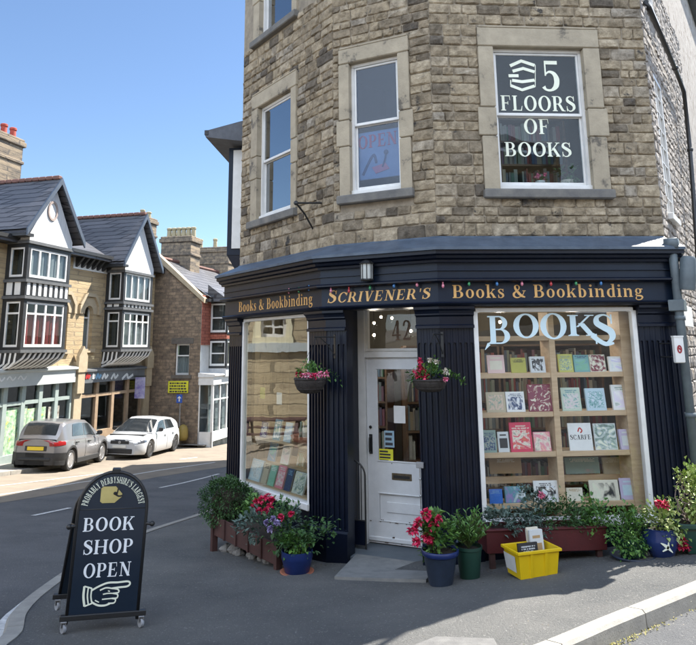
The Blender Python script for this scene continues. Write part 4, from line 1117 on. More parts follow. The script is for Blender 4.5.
rows = {
 'b': ('second', [(488, 505, 354, 'pale pink', 'block', 'cream'), (512, 527, 357, 'olive yellow', 'title', 'black'), (531, 546, 356, 'pale grey', 'sketch', 'black'), (559.5, 574, 354, 'yellow green', 'both', 'grey green'), (575, 590, 355, 'teal', 'both', 'navy'), (591, 607, 355, 'cream', 'mess', 'dark red'), (610, 631, 357, 'white', 'sketch', 'light blue')]),
 'c': ('third', [(487, 506, 391, 'brown cream', 'sketch', 'grey green'), (507, 526, 391, 'white', 'both', 'navy'), (529, 553, 384, 'dark red', 'mess', 'cream'), (563, 582, 388, 'pale green', 'both', 'blue green'), (587, 607, 389, 'light blue', 'sketch', 'teal'), (614, 635, 386, 'white', 'both', 'grey green')]),
 'd': ('fourth', [(483, 497, 429, 'grey green', 'both', 'navy'), (499, 510, 431, 'pale grey', 'block', 'black'), (511, 533, 422, 'crimson pink', 'both', 'cream'), (535, 552, 432, 'pink', 'mess', 'cream'), (570, 593, 424, 'white', 'scarfe', 'black'), (596, 618, 425, 'pale grey', 'mess', 'grey green'), (621, 636, 431, 'lilac', 'block', 'pale grey')]),
 'f': ('bottom', [(490, 503, 488, 'bright blue', 'title', 'sky blue'), (506, 527, 486, 'blue green', 'mess', 'pale grey'), (535, 559, 481, 'white', 'both', 'black'), (568, 584, 489, 'cream', 'title', 'tan'), (591, 620, 482, 'cream', 'sketch', 'black'), (622, 641, 481, 'lilac', 'block', 'light blue')]),
}
desc = {'title': 'with lines of lettering', 'both': 'with lettering over a picture', 'sketch': 'with a loose drawing', 'mess': 'with a busy picture', 'block': 'with a framed panel', 'scarfe': 'lettered SCARFE in black'}
ordn = ['first', 'second', 'third', 'fourth', 'fifth', 'sixth', 'seventh']
for nme, (rn, lst) in rows.items():
    z_ = shz[nme]+.028
    for k, (u0, u1, vt, colr, art, ac) in enumerate(lst):
        vb = {'b': 372, 'c': 411, 'd': 451, 'f': 502}[nme]
        x0 = RX(u0, (vt+vb)/2)[0]; x1 = RX(u1, (vt+vb)/2)[0]; h = (RX(u0, vt)[1]-RX(u0, vb)[1])*1.02
        book(FRr, x0, x1, SY+.012+.01*(k % 2), z_, h, colr, '%s book %s, %s from left on %s pine shelf' % (colr, desc[art], ordn[k], rn), art, ac, lean=.14, th=rnd.uniform(.012, .04), rz=rnd.uniform(-.06, .06), group='books facing out in the right window')
# dim cartons and books lying behind the fourth gap
for k, (u0, u1, c) in enumerate(((490, 522, 'tan'), (566, 600, 'grey green'), (604, 628, 'brown cream'))):
    x0 = RX(u0, 470, .45)[0]; x1 = RX(u1, 470, .45)[0]; z_ = RX(u0, 474, .45)[1]
    book(FRr, x0, x1, .45, z_, .17, c, '%s folio standing dimly behind the fourth gap of the pine shelves' % c, 'title', 'cream', group='folios at the back of the right window')
# cookery-sized books in the left window
def LX(u, v, y): return FLl.px(u, v, -y)
LB = [(248.5, 260, 466, 'light blue', 'both', 'white'), (261, 266.5, 470, 'brown cream', 'title', 'black'), (267.5, 274, 470, 'mint', 'title', 'white'), (275, 283, 471, 'pink', 'both', 'white'), (284, 290.5, 474, 'navy', 'title', 'sky blue'), (292, 303.5, 474, 'pale grey', 'mess', 'grey green')]
zdk = zbL+.03
DK = thing('display_deck', 'low pale timber deck carrying picture books in the left window', 'shelf', FLl.M @ Matrix.Translation(((xLa+xLb)/2, .1, zdk-.04)))
q = MB(FLl.M); q.box(xLa, xLb, .08, .8, zdk-.04, zdk); q.build('board', Mt['wood'], DK)
q = MB(FLl.M); q.box(xLa, xLb, .32, .8, zdk+.2, zdk+.23); q.build('upper_board', Mt['wood'], DK)
for k, (u0, u1, vt, colr, art, ac) in enumerate(LB):
    x0 = LX(u0, 480, .12)[0]; x1 = LX(u1, 480, .12)[0]
    book(FLl, x0, x1-.01, .11, zdk, .27-.01*(k % 3), colr, '%s picture book, %s from the left in the front row of the left window' % (colr, ordn[k]), art, ac, lean=.3, th=.02, group='books facing out in the left window')
for k, (f_, colr) in enumerate(((.08, 'sky blue'), (.28, 'white'), (.5, 'tan'), (.72, 'blue green'), (.88, 'pale grey'))):
    x0 = xLa+(xLb-xLa)*f_
    book(FLl, x0, x0+.2, .34, zdk+.23, .25, colr, '%s book, %s from the left on the raised board of the left window' % (colr, ordn[k]), 'both', 'navy' if k % 2 else 'cream', lean=.25, th=.02, group='books on the raised board of the left window')
# terracotta bowl of bottles in the left window
tc = mat('terracotta', (.42, .16, .09), (.34, .12, .07), 9, .7)
x_ = xLa+(xLb-xLa)*.68
MS = thing('middle_shelf', 'narrow pale shelf across the middle of the left window', 'shelf', FLl.M @ Matrix.Translation(((xLa+xLb)/2, .15, zdk+.54)))
q = MB(FLl.M); q.box(xLa, xLb, .16, .45, zdk+.52, zdk+.545); q.build('board', Mt['wood'], MS)
for k, (f_, colr, hh) in enumerate(((.10, 'navy', .2), (.30, 'blue green', .26), (.46, 'light blue', .24), (.86, 'cream', .22))):
    x0 = xLa+(xLb-xLa)*f_
    book(FLl, x0, x0+.17, .2, zdk+.548, hh, colr, '%s book, %s from the left on the middle shelf of the left window' % (colr, ordn[k]), 'both', 'white' if k < 3 else 'tan', lean=.2, th=.02, group='books on the middle shelf of the left window')
for k, (f_, z_, c_, lab) in enumerate(((.10, 1.05, 'olive yellow', 'small yellow card hanging high at the left of the left window'), (.36, 1.0, 'pale grey', 'pale card hanging high in the middle of the left window'))):
    x0 = xLa+(xLb-xLa)*f_; T = tag(MB(FLl.M).box(x0, x0+.13, .2, .204, zdk+z_, zdk+z_+.15).build('hanging_card', cm(c_, COLS[c_])), lab, 'card')
BW = thing('bottle_tray', 'terracotta bowl of slim pale bottles above the left window books', 'bowl', FLl.M @ Matrix.Translation((x_, .36, zdk+.548)))
Wm = parent_world(BW); q = MB(Wm); q.lathe([(.10, 0), (.2, .03), (.24, .1), (.22, .1), (.15, .03)], 20); q.build('bowl', tc, BW, smooth=True)
q = MB(Wm)
for k in range(9):
    a_ = 2*PI*k/9; q.lathe([(.022, .04), (.024, .17), (.009, .21), (.009, .26)], 8, (.13*math.cos(a_), .1*math.sin(a_), 0), tone=k/9)
q.build('bottle', mat('pale_bottles', (1, 1, 1), (.8, .8, .8), 9, .3, tone=[(.5, .5, .42), (.2, .3, .2), (.6, .6, .6)]), BW, smooth=True)

# bookcases and shaded lamps inside
def bookcase(M, w_, h, n, label, rr, lit=1):
    B = thing('bookcase', label, 'bookcase', M)
    q = MB(M); q.box(-w_/2, -w_/2+.03, 0, .3, 0, h); q.box(w_/2-.03, w_/2, 0, .3, 0, h); q.box(-w_/2, w_/2, .28, .3, 0, h); q.build('carcass', Mt['darkwood'], B)
    st = h/n
    for k in range(n+1):
        q = MB(M); q.box(-w_/2+.031, w_/2-.031, .0, .278, k*st, k*st+.025); q.build('shelf', Mt['darkwood'], B)
    for k in range(n):
        q = MB(M); x = -w_/2+.04
        while x < w_/2-.08:
            t = rr.uniform(.018, .05); hh = st*rr.uniform(.6, .85); q.box(x, x+t-.002, .03+rr.uniform(0, .03), .24, k*st+.026, k*st+.026+hh, rr.random()); x += t
            if rr.random() < .05: x += .06
        q.build('row_of_books', spines, B)
    return B
spines = mat('book_spines', (1, 1, 1), (.85, .85, .85), 9, .5, tone=[(.03, .03, .04), (.30, .05, .04), (.06, .12, .20), (.40, .33, .22), (.07, .16, .10), (.5, .48, .42), (.12, .08, .05), (.2, .3, .36)])
rr = random.Random(21)
mz = zd0-.03
bookcase(FMm.M @ rotM((.75, 2.6, mz)), 1.5, 2.1, 6, 'tall dark bookcase full of spines seen through the door glass', rr)
bookcase(FMm.M @ rotM((-.9, 2.4, mz)), 1.3, 2.1, 6, 'dark bookcase seen through the narrow light beside the door', rr)
bookcase(FRr.M @ rotM((.55, 1.9, mz)), 1.3, 2.2, 6, 'dark bookcase behind the left half of the pine window shelving', rr)
bookcase(FRr.M @ rotM((1.95, 1.95, mz)), 1.4, 2.2, 6, 'dark bookcase behind the right half of the pine window shelving', rr)
bookcase(FLl.M @ rotM((1.3, 2.9, mz)), 1.8, 2.2, 6, 'dark bookcase at the back of the left window', rr)
bookcase(WR.M @ rotM(((w_floors[0]+w_floors[1])/2+.2, .9, w_floors[2]-.1)), .9, 1.25, 4, 'upstairs bookcase seen through the lower pane of the five floors window', rr)
q = MB(FMm.M); q.box(-3.6, 3.2, 4.2, 4.3, mz, zt+.3); tag(q.build('partition_wall', Mt['interior'], SHOP))
bulb = emit('warm_bulb_glow', (1, .82, .55), 9)
def lamp_light(Lm, e):
    ld = bpy.data.lights.new('lamp_light', 'POINT'); ld.energy = e*.22; ld.color = (1, .90, .76); ld.shadow_soft_size = .05
    lo = bpy.data.objects.new('lamp_light', ld); COL.objects.link(lo); lo.parent = Lm; lo.location = (0, 0, -.04)
for k, (u, v, y) in enumerate(((572, 322, .85), (611, 320, .8), (500, 322, .8))):
    x_, z_ = FRr.px(u, v, -y)
    Lm = thing('ceiling_lamp', 'small glowing bulb hanging behind the word BOOKS in the right window', 'lamp', FRr.M @ Matrix.Translation((x_, y, z_)), 'bulbs glowing behind the right window')
    Wm = parent_world(Lm); q = MB(Wm); q.ball((0, 0, 0), .018, 10, 8); q.build('bulb', bulb, Lm, smooth=True)
    q = MB(Wm); q.tube([(0, 0, .02), (0, 0, zt+.27-z_)], .004, 5); q.build('flex', Mt['black'], Lm); lamp_light(Lm, 11)
for k, (u, v, y) in enumerate(((355, 335, 2.0), (374, 323, 2.2), (381, 317, 2.4), (374, 335, 1.6), (411, 331, 2.1), (392, 318, 3.0))):
    x_, z_ = FMm.px(u, v, -y)
    Lm = thing('ceiling_lamp', 'small glowing bulb hanging inside the shop, seen through the glass over the door', 'lamp', FMm.M @ Matrix.Translation((x_, y, z_)), 'bulbs glowing inside the shop')
    Wm = parent_world(Lm); q = MB(Wm); q.ball((0, 0, 0), .020, 10, 8); q.build('bulb', bulb, Lm, smooth=True)
    q = MB(Wm); q.tube([(0, 0, .02), (0, 0, zt+.27-z_)], .004, 5); q.build('flex', Mt['black'], Lm)
    lamp_light(Lm, 9)
# papers stuck to the door and side glass
def paper(F, u0, u1, v0, v1, y, m, label, cat='notice', name='paper_notice', lines=None):
    a = F.px(u0, v1, -y); b = F.px(u1, v0, -y)
    T = thing(name, label, cat, F.M @ Matrix.Translation(((a[0]+b[0])/2, y, a[1]))); Wm = parent_world(T); w2 = (b[0]-a[0])/2; h = b[1]-a[1]
    q = MB(Wm); q.box(-w2, w2, 0, .002, 0, h); q.build('sheet', m, T)
    if lines:
        q = MB(Wm); t = h*.88; r = random.Random(int(u0))
        for k in range(lines):
            q.box(-w2*.8, w2*r.uniform(.3, .8), -.001, -.0002, t-h*.5/lines, t); t -= h*.9/lines
        q.build('print', ink, T)
    return T
yel = mat('yellow_notice', (.75, .72, .04), (.68, .64, .04), 9, .5)
paper(FMm, 394, 405, 406, 423, RC+.03, Mt['white'], 'plain white sheet of paper stuck inside the door glass')
paper(FMm, 384.5, 394, 431, 447, RC+.03, mat('pale_blue_leaflet', (.35, .5, .6), (.25, .4, .5), 5, .5), 'pale blue leaflet in the door glass above the yellow notice', lines=3)
paper(FMm, 378.5, 393, 449.5, 462, RC+.029, yel, 'bright yellow notice at the foot of the door glass', lines=4)
paper(FMm, 350.5, 357.5, 390, 408, RC+.026, mat('white_blue_poster', (.6, .68, .74), (.5, .6, .68), 5, .5), 'pale poster in the narrow side window left of the door', lines=3)
paper(FMm, 350.5, 357.5, 410, 440, RC+.026, mat('green_grey_poster', (.3, .4, .38), (.5, .55, .55), 40, .5), 'mottled green poster below the pale one left of the door', lines=6)

# arched iron gate folded open at the left of the doorway
ga = FMm.px(349, 459, -.30); gb = FMm.px(365, 476, -.30); gz = zst+.01
GT = thing('iron_gate', 'black iron gate leaf with curved top standing open left of the door', 'gate', FMm.M @ Matrix.Translation((ga[0], .30, gz)))
Wm = parent_world(GT); w_ = gb[0]-ga[0]; h = ga[1]-gz; h2 = gb[1]-gz; mid_ = FMm.px(357, 520, -.30)[1]-gz
q = MB(Wm); arc = [(w_*math.sin(t*PI/16), 0, h2+(h-h2)*math.cos(t*PI/16)) for t in range(9)]
q.tube(arc+[(w_, 0, 0)], .010, 6); q.tube([(0, 0, 0), (0, 0, h)], .010, 6); q.tube([(0, 0, .03), (w_, 0, .03)], .008, 6); q.tube([(0, 0, mid_), (w_, 0, mid_)], .008, 6); q.build('frame', Mt['black'], GT)
for k in range(1, 4):
    q = MB(Wm); x_ = w_*k/4; q.tube([(x_, 0, mid_), (x_, 0, h2+(h-h2)*math.sqrt(1-(k/4)**2))], .006, 6); q.build('bar', Mt['black'], GT)
q = MB(Wm); q.box(.008, w_-.008, -.004, .004, .03, mid_); q.build('lower_panel', Mt['navy'], GT)
# latch and rod on the right of the doorway
q = MB(FMm.M); a_ = FMm.px(421, 462, .01); b_ = FMm.px(421, 510, .01)
q.bbox(a_[0]-.05, a_[0]+.03, -.03, .0, a_[1]-.06, a_[1]+.0, .004); q.tube([(a_[0]-.012, -.02, a_[1]-.05), (a_[0]-.012, -.02, b_[1])], .006, 6)
for t in (.25, .6, .9): q.ball((a_[0]-.012, -.02, a_[1]-.05+(b_[1]-a_[1])*t), .013, 8, 5)
tag(q.build('gate_bolt', Mt['steel']), 'steel gate bolt with long rod fixed to the pilaster right of the door', 'bolt')

# stone step in front of the door
s0 = gp(332, 580); s1 = gp(418, 583)
def fl_(F, p): d = Vector((p.x, p.y, 0))-F.o; return d.dot(F.d), d.dot(F.n)
sx0, so0 = fl_(FMm, s0); sx1, so1 = fl_(FMm, s1); print('STEP', sx0, so0, sx1, so1, s0, s1)
q = MB(FMm.M); zs_ = zst-.005
so_ = max(.10, (so0+so1)/2)
q.add([(sx0+.02, -so_, zg(s0.x, s0.y)+.03), (sx1+.08, -so_, zg(s1.x, s1.y)+.04), (xMb+.09, .16, zs_+.004), (xMa+.02, .16, zs_+.004), (sx0+.02, -so_, -2.9), (sx1+.08, -so_, -2.9), (xMb+.09, .16, -2.9), (xMa+.02, .16, -2.9)], [(0, 1, 2, 3), (0, 4, 5, 1), (1, 5, 6, 2), (3, 2, 6, 7), (0, 3, 7, 4)])
q.build('doorstep', Mt['step'], SHOP)
# shadow-side drain cover set in the footway
c_ = [g2(395, 660), g2(440, 640), g2(492, 641), g2(500, 655)]
c_ = [g2(400, 652), g2(436, 638), g2(494, 640), g2(500, 652)]
o = polysheet('drain_cover', mat('worn_grey_cover', (.17, .17, .165), (.11, .11, .11), 9, .8, .6, 60), c_, .010, None, .2); tag(o, 'pale rectangular drain cover set flush in the footway at the foot of the picture', 'drain cover')
# ================================================================== pots, planters and plants in front of the shop
def gM(p, rz=0, dz=.004): return rotM((p[0], p[1], zg(p[0], p[1])+dz), rz)
rnd = random.Random(17)
navpot = mat('navy_glazed_pot', (.015, .03, .12), (.02, .04, .16), 5, .18, coat=.5)
dkpot = mat('dark_blue_grey_pot', (.03, .045, .08), (.02, .03, .05), 8, .45)
bluepot = mat('cobalt_plastic_pot', (.012, .028, .13), (.008, .02, .09), 6, .35)
greenpot = mat('dark_green_plastic', (.012, .05, .035), (.01, .04, .03), 6, .45)
planterw = mat('brown_stained_boards', (.085, .038, .035), (.05, .024, .022), 5, .65, .3, 40, stretch=(1, 6, 1))
maroon = mat('maroon_stained_boards', (.09, .012, .014), (.06, .01, .012), 5, .5, .2, 40)
def pot(name, label, p, prof, m, rim=None, cat='plant pot', soilz=None):
    T = thing(name, label, cat, gM(p)); Wm = parent_world(T)
    q = MB(Wm); q.lathe(prof, 28, close=True); q.build('pot', m, T, smooth=True, angle=40)
    if rim:
        q = MB(Wm); q.lathe(rim, 28, close=True); q.build('rim', rim_m, T, smooth=True, angle=40)
    r = [a for a, z in prof if z > prof[-1][1]-.08]; q = MB(Wm); q.lathe([(.001, prof[-1][1]-.035), (min(r)-.004 if False else prof[-1][0]-.006, prof[-1][1]-.03)], 20); q.build('soil', soil, T)
    return T
def wallpt(F, u, v, out):           # ground spot below a wall frame
    x, z = F.px(u, v, out); p = F.w(x, out); return p
# left wooden planter on short legs
pa = gp(214, 556); pb = gp(277, 570)
xa, oa = fl_(FLl, pa); xb, ob = fl_(FLl, pb); print('PLANTER', xa, oa, xb, ob)
ou = .60; xa = FLl.px(212, 535, ou)[0]; xb = FLl.px(278, 560, ou)[0]
A = FLl.w(xa, ou); B = FLl.w(xb, ou); L = (B-A).length
za, zb_ = zg(A.x, A.y), zg(B.x, B.y); ztop = (FLl.px(214, 519, ou)[1]+FLl.px(277, 541, ou)[1])/2; zbot = (FLl.px(215, 537, ou)[1]+FLl.px(277, 565, ou)[1])/2
print('planter z', za, zb_, ztop, zbot, FLl.px(214, 519, ou)[1], FLl.px(277, 541, ou)[1], FLl.px(277, 570, ou))
PT = thing('wooden_planter', 'long brown stained plank planter on legs under the left window', 'planter', FLl.M @ Matrix.Translation(((xa+xb)/2, -ou+.15, zb_)))
Wm = FLl.M
n = 5
for k in range(n):
    q = MB(Wm); x0 = xa+.05+(xb-xa-.1)*k/n; x1 = xa+.05+(xb-xa-.1)*(k+1)/n; q.bbox(x0+.004, x1-.004, -ou, -ou+.025, zbot, ztop, .004); q.build('front_board', planterw, PT)
    if 0 < k: q = MB(Wm); q.bbox(x0-.014, x0+.014, -ou-.02, -ou-.001, zbot+.0, ztop+.012, .004); q.build('batten', planterw, PT)
for x_ in (xa, xb-.055):
    q = MB(Wm); q.bbox(x_, x_+.055, -ou-.02, -ou+.05, min(za, zb_)-.1 if x_ > xa else min(za, zb_)-.05, ztop+.02, .006); q.build('leg', planterw, PT)
    q = MB(Wm); q.bbox(x_+.001, x_+.053, -ou+.34, -ou+.40, min(za, zb_)-.1, ztop+.018, .006); q.build('leg', planterw, PT)
    q = MB(Wm); q.box(x_+.01, x_+.04, -ou+.05, -ou+.34, zbot, ztop); q.build('end_board', planterw, PT)
q = MB(Wm); q.box(xa+.055, xb-.056, -ou+.37, -ou+.39, zbot, ztop); q.build('back_board', planterw, PT)
q = MB(Wm); q.box(xa+.04, xb-.04, -ou+.026, -ou+.369, zbot, ztop-.04); q.build('soil', soil, PT)
# pale stones kept under it
rock = mat('pale_grey_rock', (.30, .29, .27), (.16, .155, .15), 7, .9, .6, 30)
for k, (f_, s) in enumerate(((.10, .085), (.2, .11), (.32, .07), (.45, .075), (.52, .06), (.63, .09), (.74, .07), (.83, .06), (.27, .05), (.92, .05))):
    p = FLl.w(xa+(xb-xa)*f_, ou-.12-.06*(k % 2)); q = MB()
    vs = []; 
    q.ball((0, 0, s*.4), s, 9, 6, .62)
    r2 = random.Random(k); q.v = [Vector((v.x*(1+r2.uniform(-.2, .2)), v.y*(.8+r2.uniform(-.15, .15)), max(0, v.z*(1+r2.uniform(-.2, .2))))) + Vector((p.x, p.y, zg(p.x, p.y))) for v in q.v]
    tag(q.build('rock', rock), '%s pale rough rock on the ground beneath the brown planter, %s from its street end' % (('small' if s < .07 else 'larger'), (ordn+['eighth', 'ninth', 'tenth'])[k]), 'rock', 'rocks under the brown planter')
def plantw(name, label, p, z, cat='plant'): return thing(name, label, cat, Matrix.Translation(Vector((p.x, p.y, z))))
def at_out(F, u, v, out): x, z = F.px(u, v, out); return F.w(x, out, z)
# clipped evergreen at the street end: dense small leaves over the whole mound
c = at_out(FLl, 228, 502, ou-.18)
T = plantw('evergreen_shrub', 'dense rounded dark green shrub at the street end of the brown planter', c, ztop-.04); q = MB()
for i in range(5200):
    d = Vector((rnd.gauss(0, 1), rnd.gauss(0, 1), rnd.gauss(0, 1)+.15)).normalized()
    k = 1+.16*math.sin(d.x*6+1)*math.sin(d.y*5+.5)+.10*math.sin(d.z*9+2+d.x*4)+rnd.choice((0, 0, 0, .06, .14))*rnd.random()
    p = Vector((c.x+d.x*.33*k, c.y+d.y*.27*k, c.z+d.z*.285*k))-d*rnd.uniform(0, .07)
    q.leaf(p, (d+Vector((rnd.gauss(0, .5), rnd.gauss(0, .5), rnd.gauss(0, .5)))).normalized(), .035, .018, tone=rnd.random())
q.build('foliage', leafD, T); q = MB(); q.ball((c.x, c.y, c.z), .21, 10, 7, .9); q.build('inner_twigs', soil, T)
# crimson geranium
def geranium(F, u0, u1, vt, vb, out, label, heads, pet=petR, fol=leafM, n=420, name='geranium', par=None, rad=None, Lf=.05, hs=.033):
    c = at_out(F, (u0+u1)/2, (vt+vb)/2, out); a = at_out(F, u0, vb, out); b = at_out(F, u1, vt, out)
    rx = (b-a).length; wx = abs((F.px(u1, vb, out)[0]-F.px(u0, vb, out)[0]))/2; hz_ = (F.px(u0, vt, out)[1]-F.px(u0, vb, out)[1])/2
    T = plantw(name, label, c, c.z-hz_)
    q = MB(); bush(q, c, wx, wx*.8 if rad is None else rad, hz_, n, Lf, Lf*.7, rnd, up=.5, sub=9); q.build('foliage', fol, T)
    if heads:
        q2 = MB()
        for (u, v, R_) in heads:
            p = at_out(F, u, v, out+wx*.5); q3 = MB(); blossom(q3, p, R_, 42, rnd, hs); q3.build('flower', pet, T); q2.tube([c-Vector((0, 0, hz_*.6)), (c+p)/2+Vector((0, 0, .02)), p], .004, 4)
        q2.build('stem', stemm, T)
    return T
geranium(FLl, 252, 272, 498, 522, .5, 'crimson geranium beside the clipped shrub in the brown planter', [(254, 507, .035), (262, 500, .04), (267, 497, .035), (270, 506, .03), (259, 511, .03), (265, 512, .03), (272, 500, .025), (256, 501, .025)], n=260)
geranium(FLl, 250, 281, 512, 536, .62, 'grey green lavender-like plant in the middle of the brown planter', [(273, 519, .02), (277, 523, .02), (266, 523, .018), (270, 529, .02)], pet=mat('mauve_petal', (1, 1, 1), (.9, .9, .9), 9, .5, tone=[(.25, .2, .4), (.4, .35, .55)]), fol=leafG, n=520, name='lavender')
geranium(FLl, 270, 309, 511, 546, .50, 'dark leafy bush with a few crimson flowers at the doorway end of the brown planter', [(281, 517, .02), (291, 514, .018)], fol=leafD, n=900, name='leafy_shrub')
# cobalt pot by the left pilaster
pc = gp(297, 573); pcx = Vector((pc.x, pc.y, 0)); s = .17
T = pot('flower_pot', 'cobalt blue round pot at the doorway end of the brown planter', pc, [(s*.68, 0), (s*.72, .01), (s*.92, .14), (s*.94, .15), (s*.94, .21), (s*.90, .213), (s*.86, .2)], bluepot)
q = MB(parent_world(T)); q.lathe([(s*.8, -.0), (s*1.0, .008), (s*1.02, .018), (s*.9, .012)], 24); q.build('saucer', tc, T, smooth=True)
Fq = Fr(pcx-Vector((.0, 0, 0)), 90)
geranium(Fq, 283, 313, 533, 555, 0.03, 'small light green plant in the cobalt pot left of the door', [], fol=leafM, n=330, name='pot_plant', Lf=.045)
# geranium in the dark blue pot right of the door
pd = gp(441, 585); s = .175
T = pot('flower_pot', 'dark blue pot with bright blue rim right of the doorstep', pd, [(s*.55, 0), (s*.60, .02), (s*.84, .24), (s*.86, .245), (s*.82, .25)], dkpot)
q = MB(parent_world(T)); q.lathe([(s*.86, .24), (s*.93, .25), (s*.95, .285), (s*.91, .292), (s*.84, .28)], 28, close=True); q.build('rim', bluepot, T, smooth=True)
q = MB(parent_world(T)); q.lathe([(.001, .25), (s*.86, .262)], 20); q.build('topsoil', soil, T)
Fq = Fr((pd.x, pd.y), 90)
geranium(Fq, 418, 449, 517, 553, 0.0, 'tall geranium with bright pink heads in the blue rimmed pot by the doorstep', [(426, 514, .042), (418, 523, .035), (413, 531, .04), (434, 527, .045), (427, 536, .035), (416, 542, .03), (430, 541, .03), (438, 519, .02)], n=520, fol=leafM, Lf=.055, hs=.036)
# green pot with light green shrub
pe = gp(470, 578); s = .12
T = pot('flower_pot', 'slim dark green pot standing between the blue rimmed pot and the maroon planter', pe, [(s*.72, 0), (s*.75, .01), (s*.95, .24), (s*1.02, .245), (s*1.02, .27), (s*.95, .27)], greenpot)
Fq = Fr((pe.x, pe.y), 90)
c = at_out(Fq, 473, 538, 0); T = plantw('bay_shrub', 'bushy light green shrub with upright pointed leaves in the slim green pot', c, zg(pe.x, pe.y)+.26); q = MB(); qs = MB()
base = Vector((pe.x, pe.y, zg(pe.x, pe.y)+.25))
for k in range(46):
    a_ = rnd.uniform(0, 2*PI); t = rnd.uniform(.2, 1)**.7; tip = base+Vector((math.cos(a_)*.24*t, math.sin(a_)*.2*t, rnd.uniform(.14, .34)*(1.1-.35*t)))
    qs.tube([base, (base+tip)/2+Vector((0, 0, .03)), tip], .0035, 4)
    for j in range(11):
        f_ = .35+.65*j/10; p = base.lerp(tip, f_); b_ = rnd.uniform(0, 2*PI); q.leaf(p, Vector((math.cos(b_), math.sin(b_), .9)), .062, .02, tone=.35+.65*rnd.random())
q.build('foliage', leafM, T); qs.build('stem', stemm, T)
# long maroon planter under the right window
ou2 = .42; xa = FRr.px(487, 545, ou2)[0]; xb = FRr.px(607, 545, ou2)[0]; zt2 = FRr.px(550, 530, ou2)[1]; zb2_ = FRr.px(550, 552, ou2)[1]
MP = thing('long_planter', 'long maroon timber planter raised on legs under the right window', 'planter', FRr.M @ Matrix.Translation(((xa+xb)/2, -ou2+.1, zg(*FRr.w((xa+xb)/2, ou2)[:2]))))
Wm = FRr.M
q = MB(Wm); q.bbox(xa, xb, -ou2, -ou2+.025, zb2_, zt2, .004); q.build('front_board', maroon, MP)
q = MB(Wm); q.bbox(xa-.01, xb+.01, -ou2-.012, -ou2+.04, zt2+.001, zt2+.02, .004); q.build('top_rail', maroon, MP)
q = MB(Wm); q.box(xa, xb, -.1, -.08, zb2_, zt2); q.build('back_board', maroon, MP)
for x_ in (xa, xb-.03): q = MB(Wm); q.box(x_, x_+.03, -ou2+.026, -.101, zb2_, zt2); q.build('end_board', maroon, MP)
q = MB(Wm); q.box(xa+.031, xb-.031, -ou2+.026, -.101, zb2_+.01, zt2-.03); q.build('soil', soil, MP)
for x_ in (xa+.03, (xa+xb)/2, xb-.09):
    q = MB(Wm); q.box(x_, x_+.05, -ou2+.02, -ou2+.07, -2.4, zb2_); q.build('leg', planterw, MP)
for k, (u0, u1, vt, vb, fol, nn_, lab) in enumerate(((487, 521, 510, 534, leafG, 420, 'low grey green foliage at the doorway end of the maroon planter'), (519, 545, 490, 532, leafG, 620, 'tall grey leaved stems above the yellow crate in the maroon planter'), (540, 585, 498, 532, leafD, 1100, 'feathery dark green bush in the middle of the maroon planter'), (580, 612, 503, 532, leafM, 700, 'fresh green bushy plant at the right end of the maroon planter'))):
    geranium(FRr, u0, u1, vt, vb, .30, lab, [(541, 495, .022)] if k == 1 else [], fol=fol, n=nn_, name='planter_plant', rad=.17, Lf=.04 if k != 2 else .03, pet=petP)
# bushy pot on a saucer
pf = gp(633, 558); s = .14
T = pot('flower_pot', 'small dark pot standing on a wide round saucer between planter and navy glazed pot', pf, [(s*.7, .02), (s*.74, .03), (s*.98, .17), (s*1.0, .18), (s*.95, .18)], greenpot)
q = MB(parent_world(T)); q.lathe([(.15, 0), (.19, .008), (.20, .03), (.19, .03), (.15, .012)], 28); q.build('saucer', dkpot, T, smooth=True)
Fq = Fr((pf.x, pf.y), 90)
geranium(Fq, 609, 647, 512, 549, 0, 'full mid green bush overhanging the small pot on its saucer', [], fol=leafM, n=1500, name='pot_plant', Lf=.034)
# navy glazed pot
pg_ = gp(662, 556); s = .16
T = pot('flower_pot', 'round navy glazed pot with pale mark at the right of the shopfront', pg_, [(s*.6, 0), (s*.66, .01), (s*.95, .10), (s*1.0, .16), (s*.9, .235), (s*.95, .25), (s*.88, .25)], navpot)
q = MB(parent_world(T))
for p in _stroke([(-.07, .15), (-.02, .12), (.03, .07)], [.006, .03, .006], 3)+_stroke([(.0, .16), (-.01, .11), (-.06, .08)], [.005, .02, .005], 3): q.prism([(a, b) for a, b in p], -s*1.02, -s*.96, 'y')
q.build('painted_leaf', Mt['cream'], T)
Fq = Fr((pg_.x, pg_.y), 90)
geranium(Fq, 644, 684, 506, 536, 0, 'yellow green leafy plant with pink flowers in the navy glazed pot', [(664, 505, .04), (659, 503, .03), (684, 542, .035), (680, 546, .03), (687, 548, .03)], pet=petR, fol=leafY, n=620, name='pot_plant', Lf=.042, hs=.03)
# green trough, its plant and a bare twisted climber
ph = gp(700, 552); 
TR = thing('green_trough', 'dark green plastic trough at the right edge of the picture', 'planter', gM((ph.x+.12, ph.y), -.1)); Wm = parent_world(TR)
q = MB(Wm)
q.add([(-.26, -.12, 0), (.5, -.12, 0), (.5, .14, 0), (-.26, .14, 0), (-.31, -.16, .25), (.55, -.16, .25), (.55, .18, .25), (-.31, .18, .25)], [(0, 3, 2, 1), (0, 1, 5, 4), (1, 2, 6, 5), (2, 3, 7, 6), (3, 0, 4, 7)]); q.build('trough', greenpot, TR)
q = MB(Wm); q.bbox(-.33, .57, -.18, -.155, .22, .262); q.bbox(-.335, -.305, -.154, .2, .221, .261); q.build('rim', greenpot, TR)
q = MB(Wm); q.box(-.30, .54, -.153, .17, .2, .235); q.build('soil', soil, TR)
Fq = Fr((ph.x+.1, ph.y), 90)
geranium(Fq, 678, 716, 470, 520, 0, 'yellow and cream variegated shrub growing in the green trough', [], fol=leafY, n=900, name='variegated_shrub', Lf=.045)
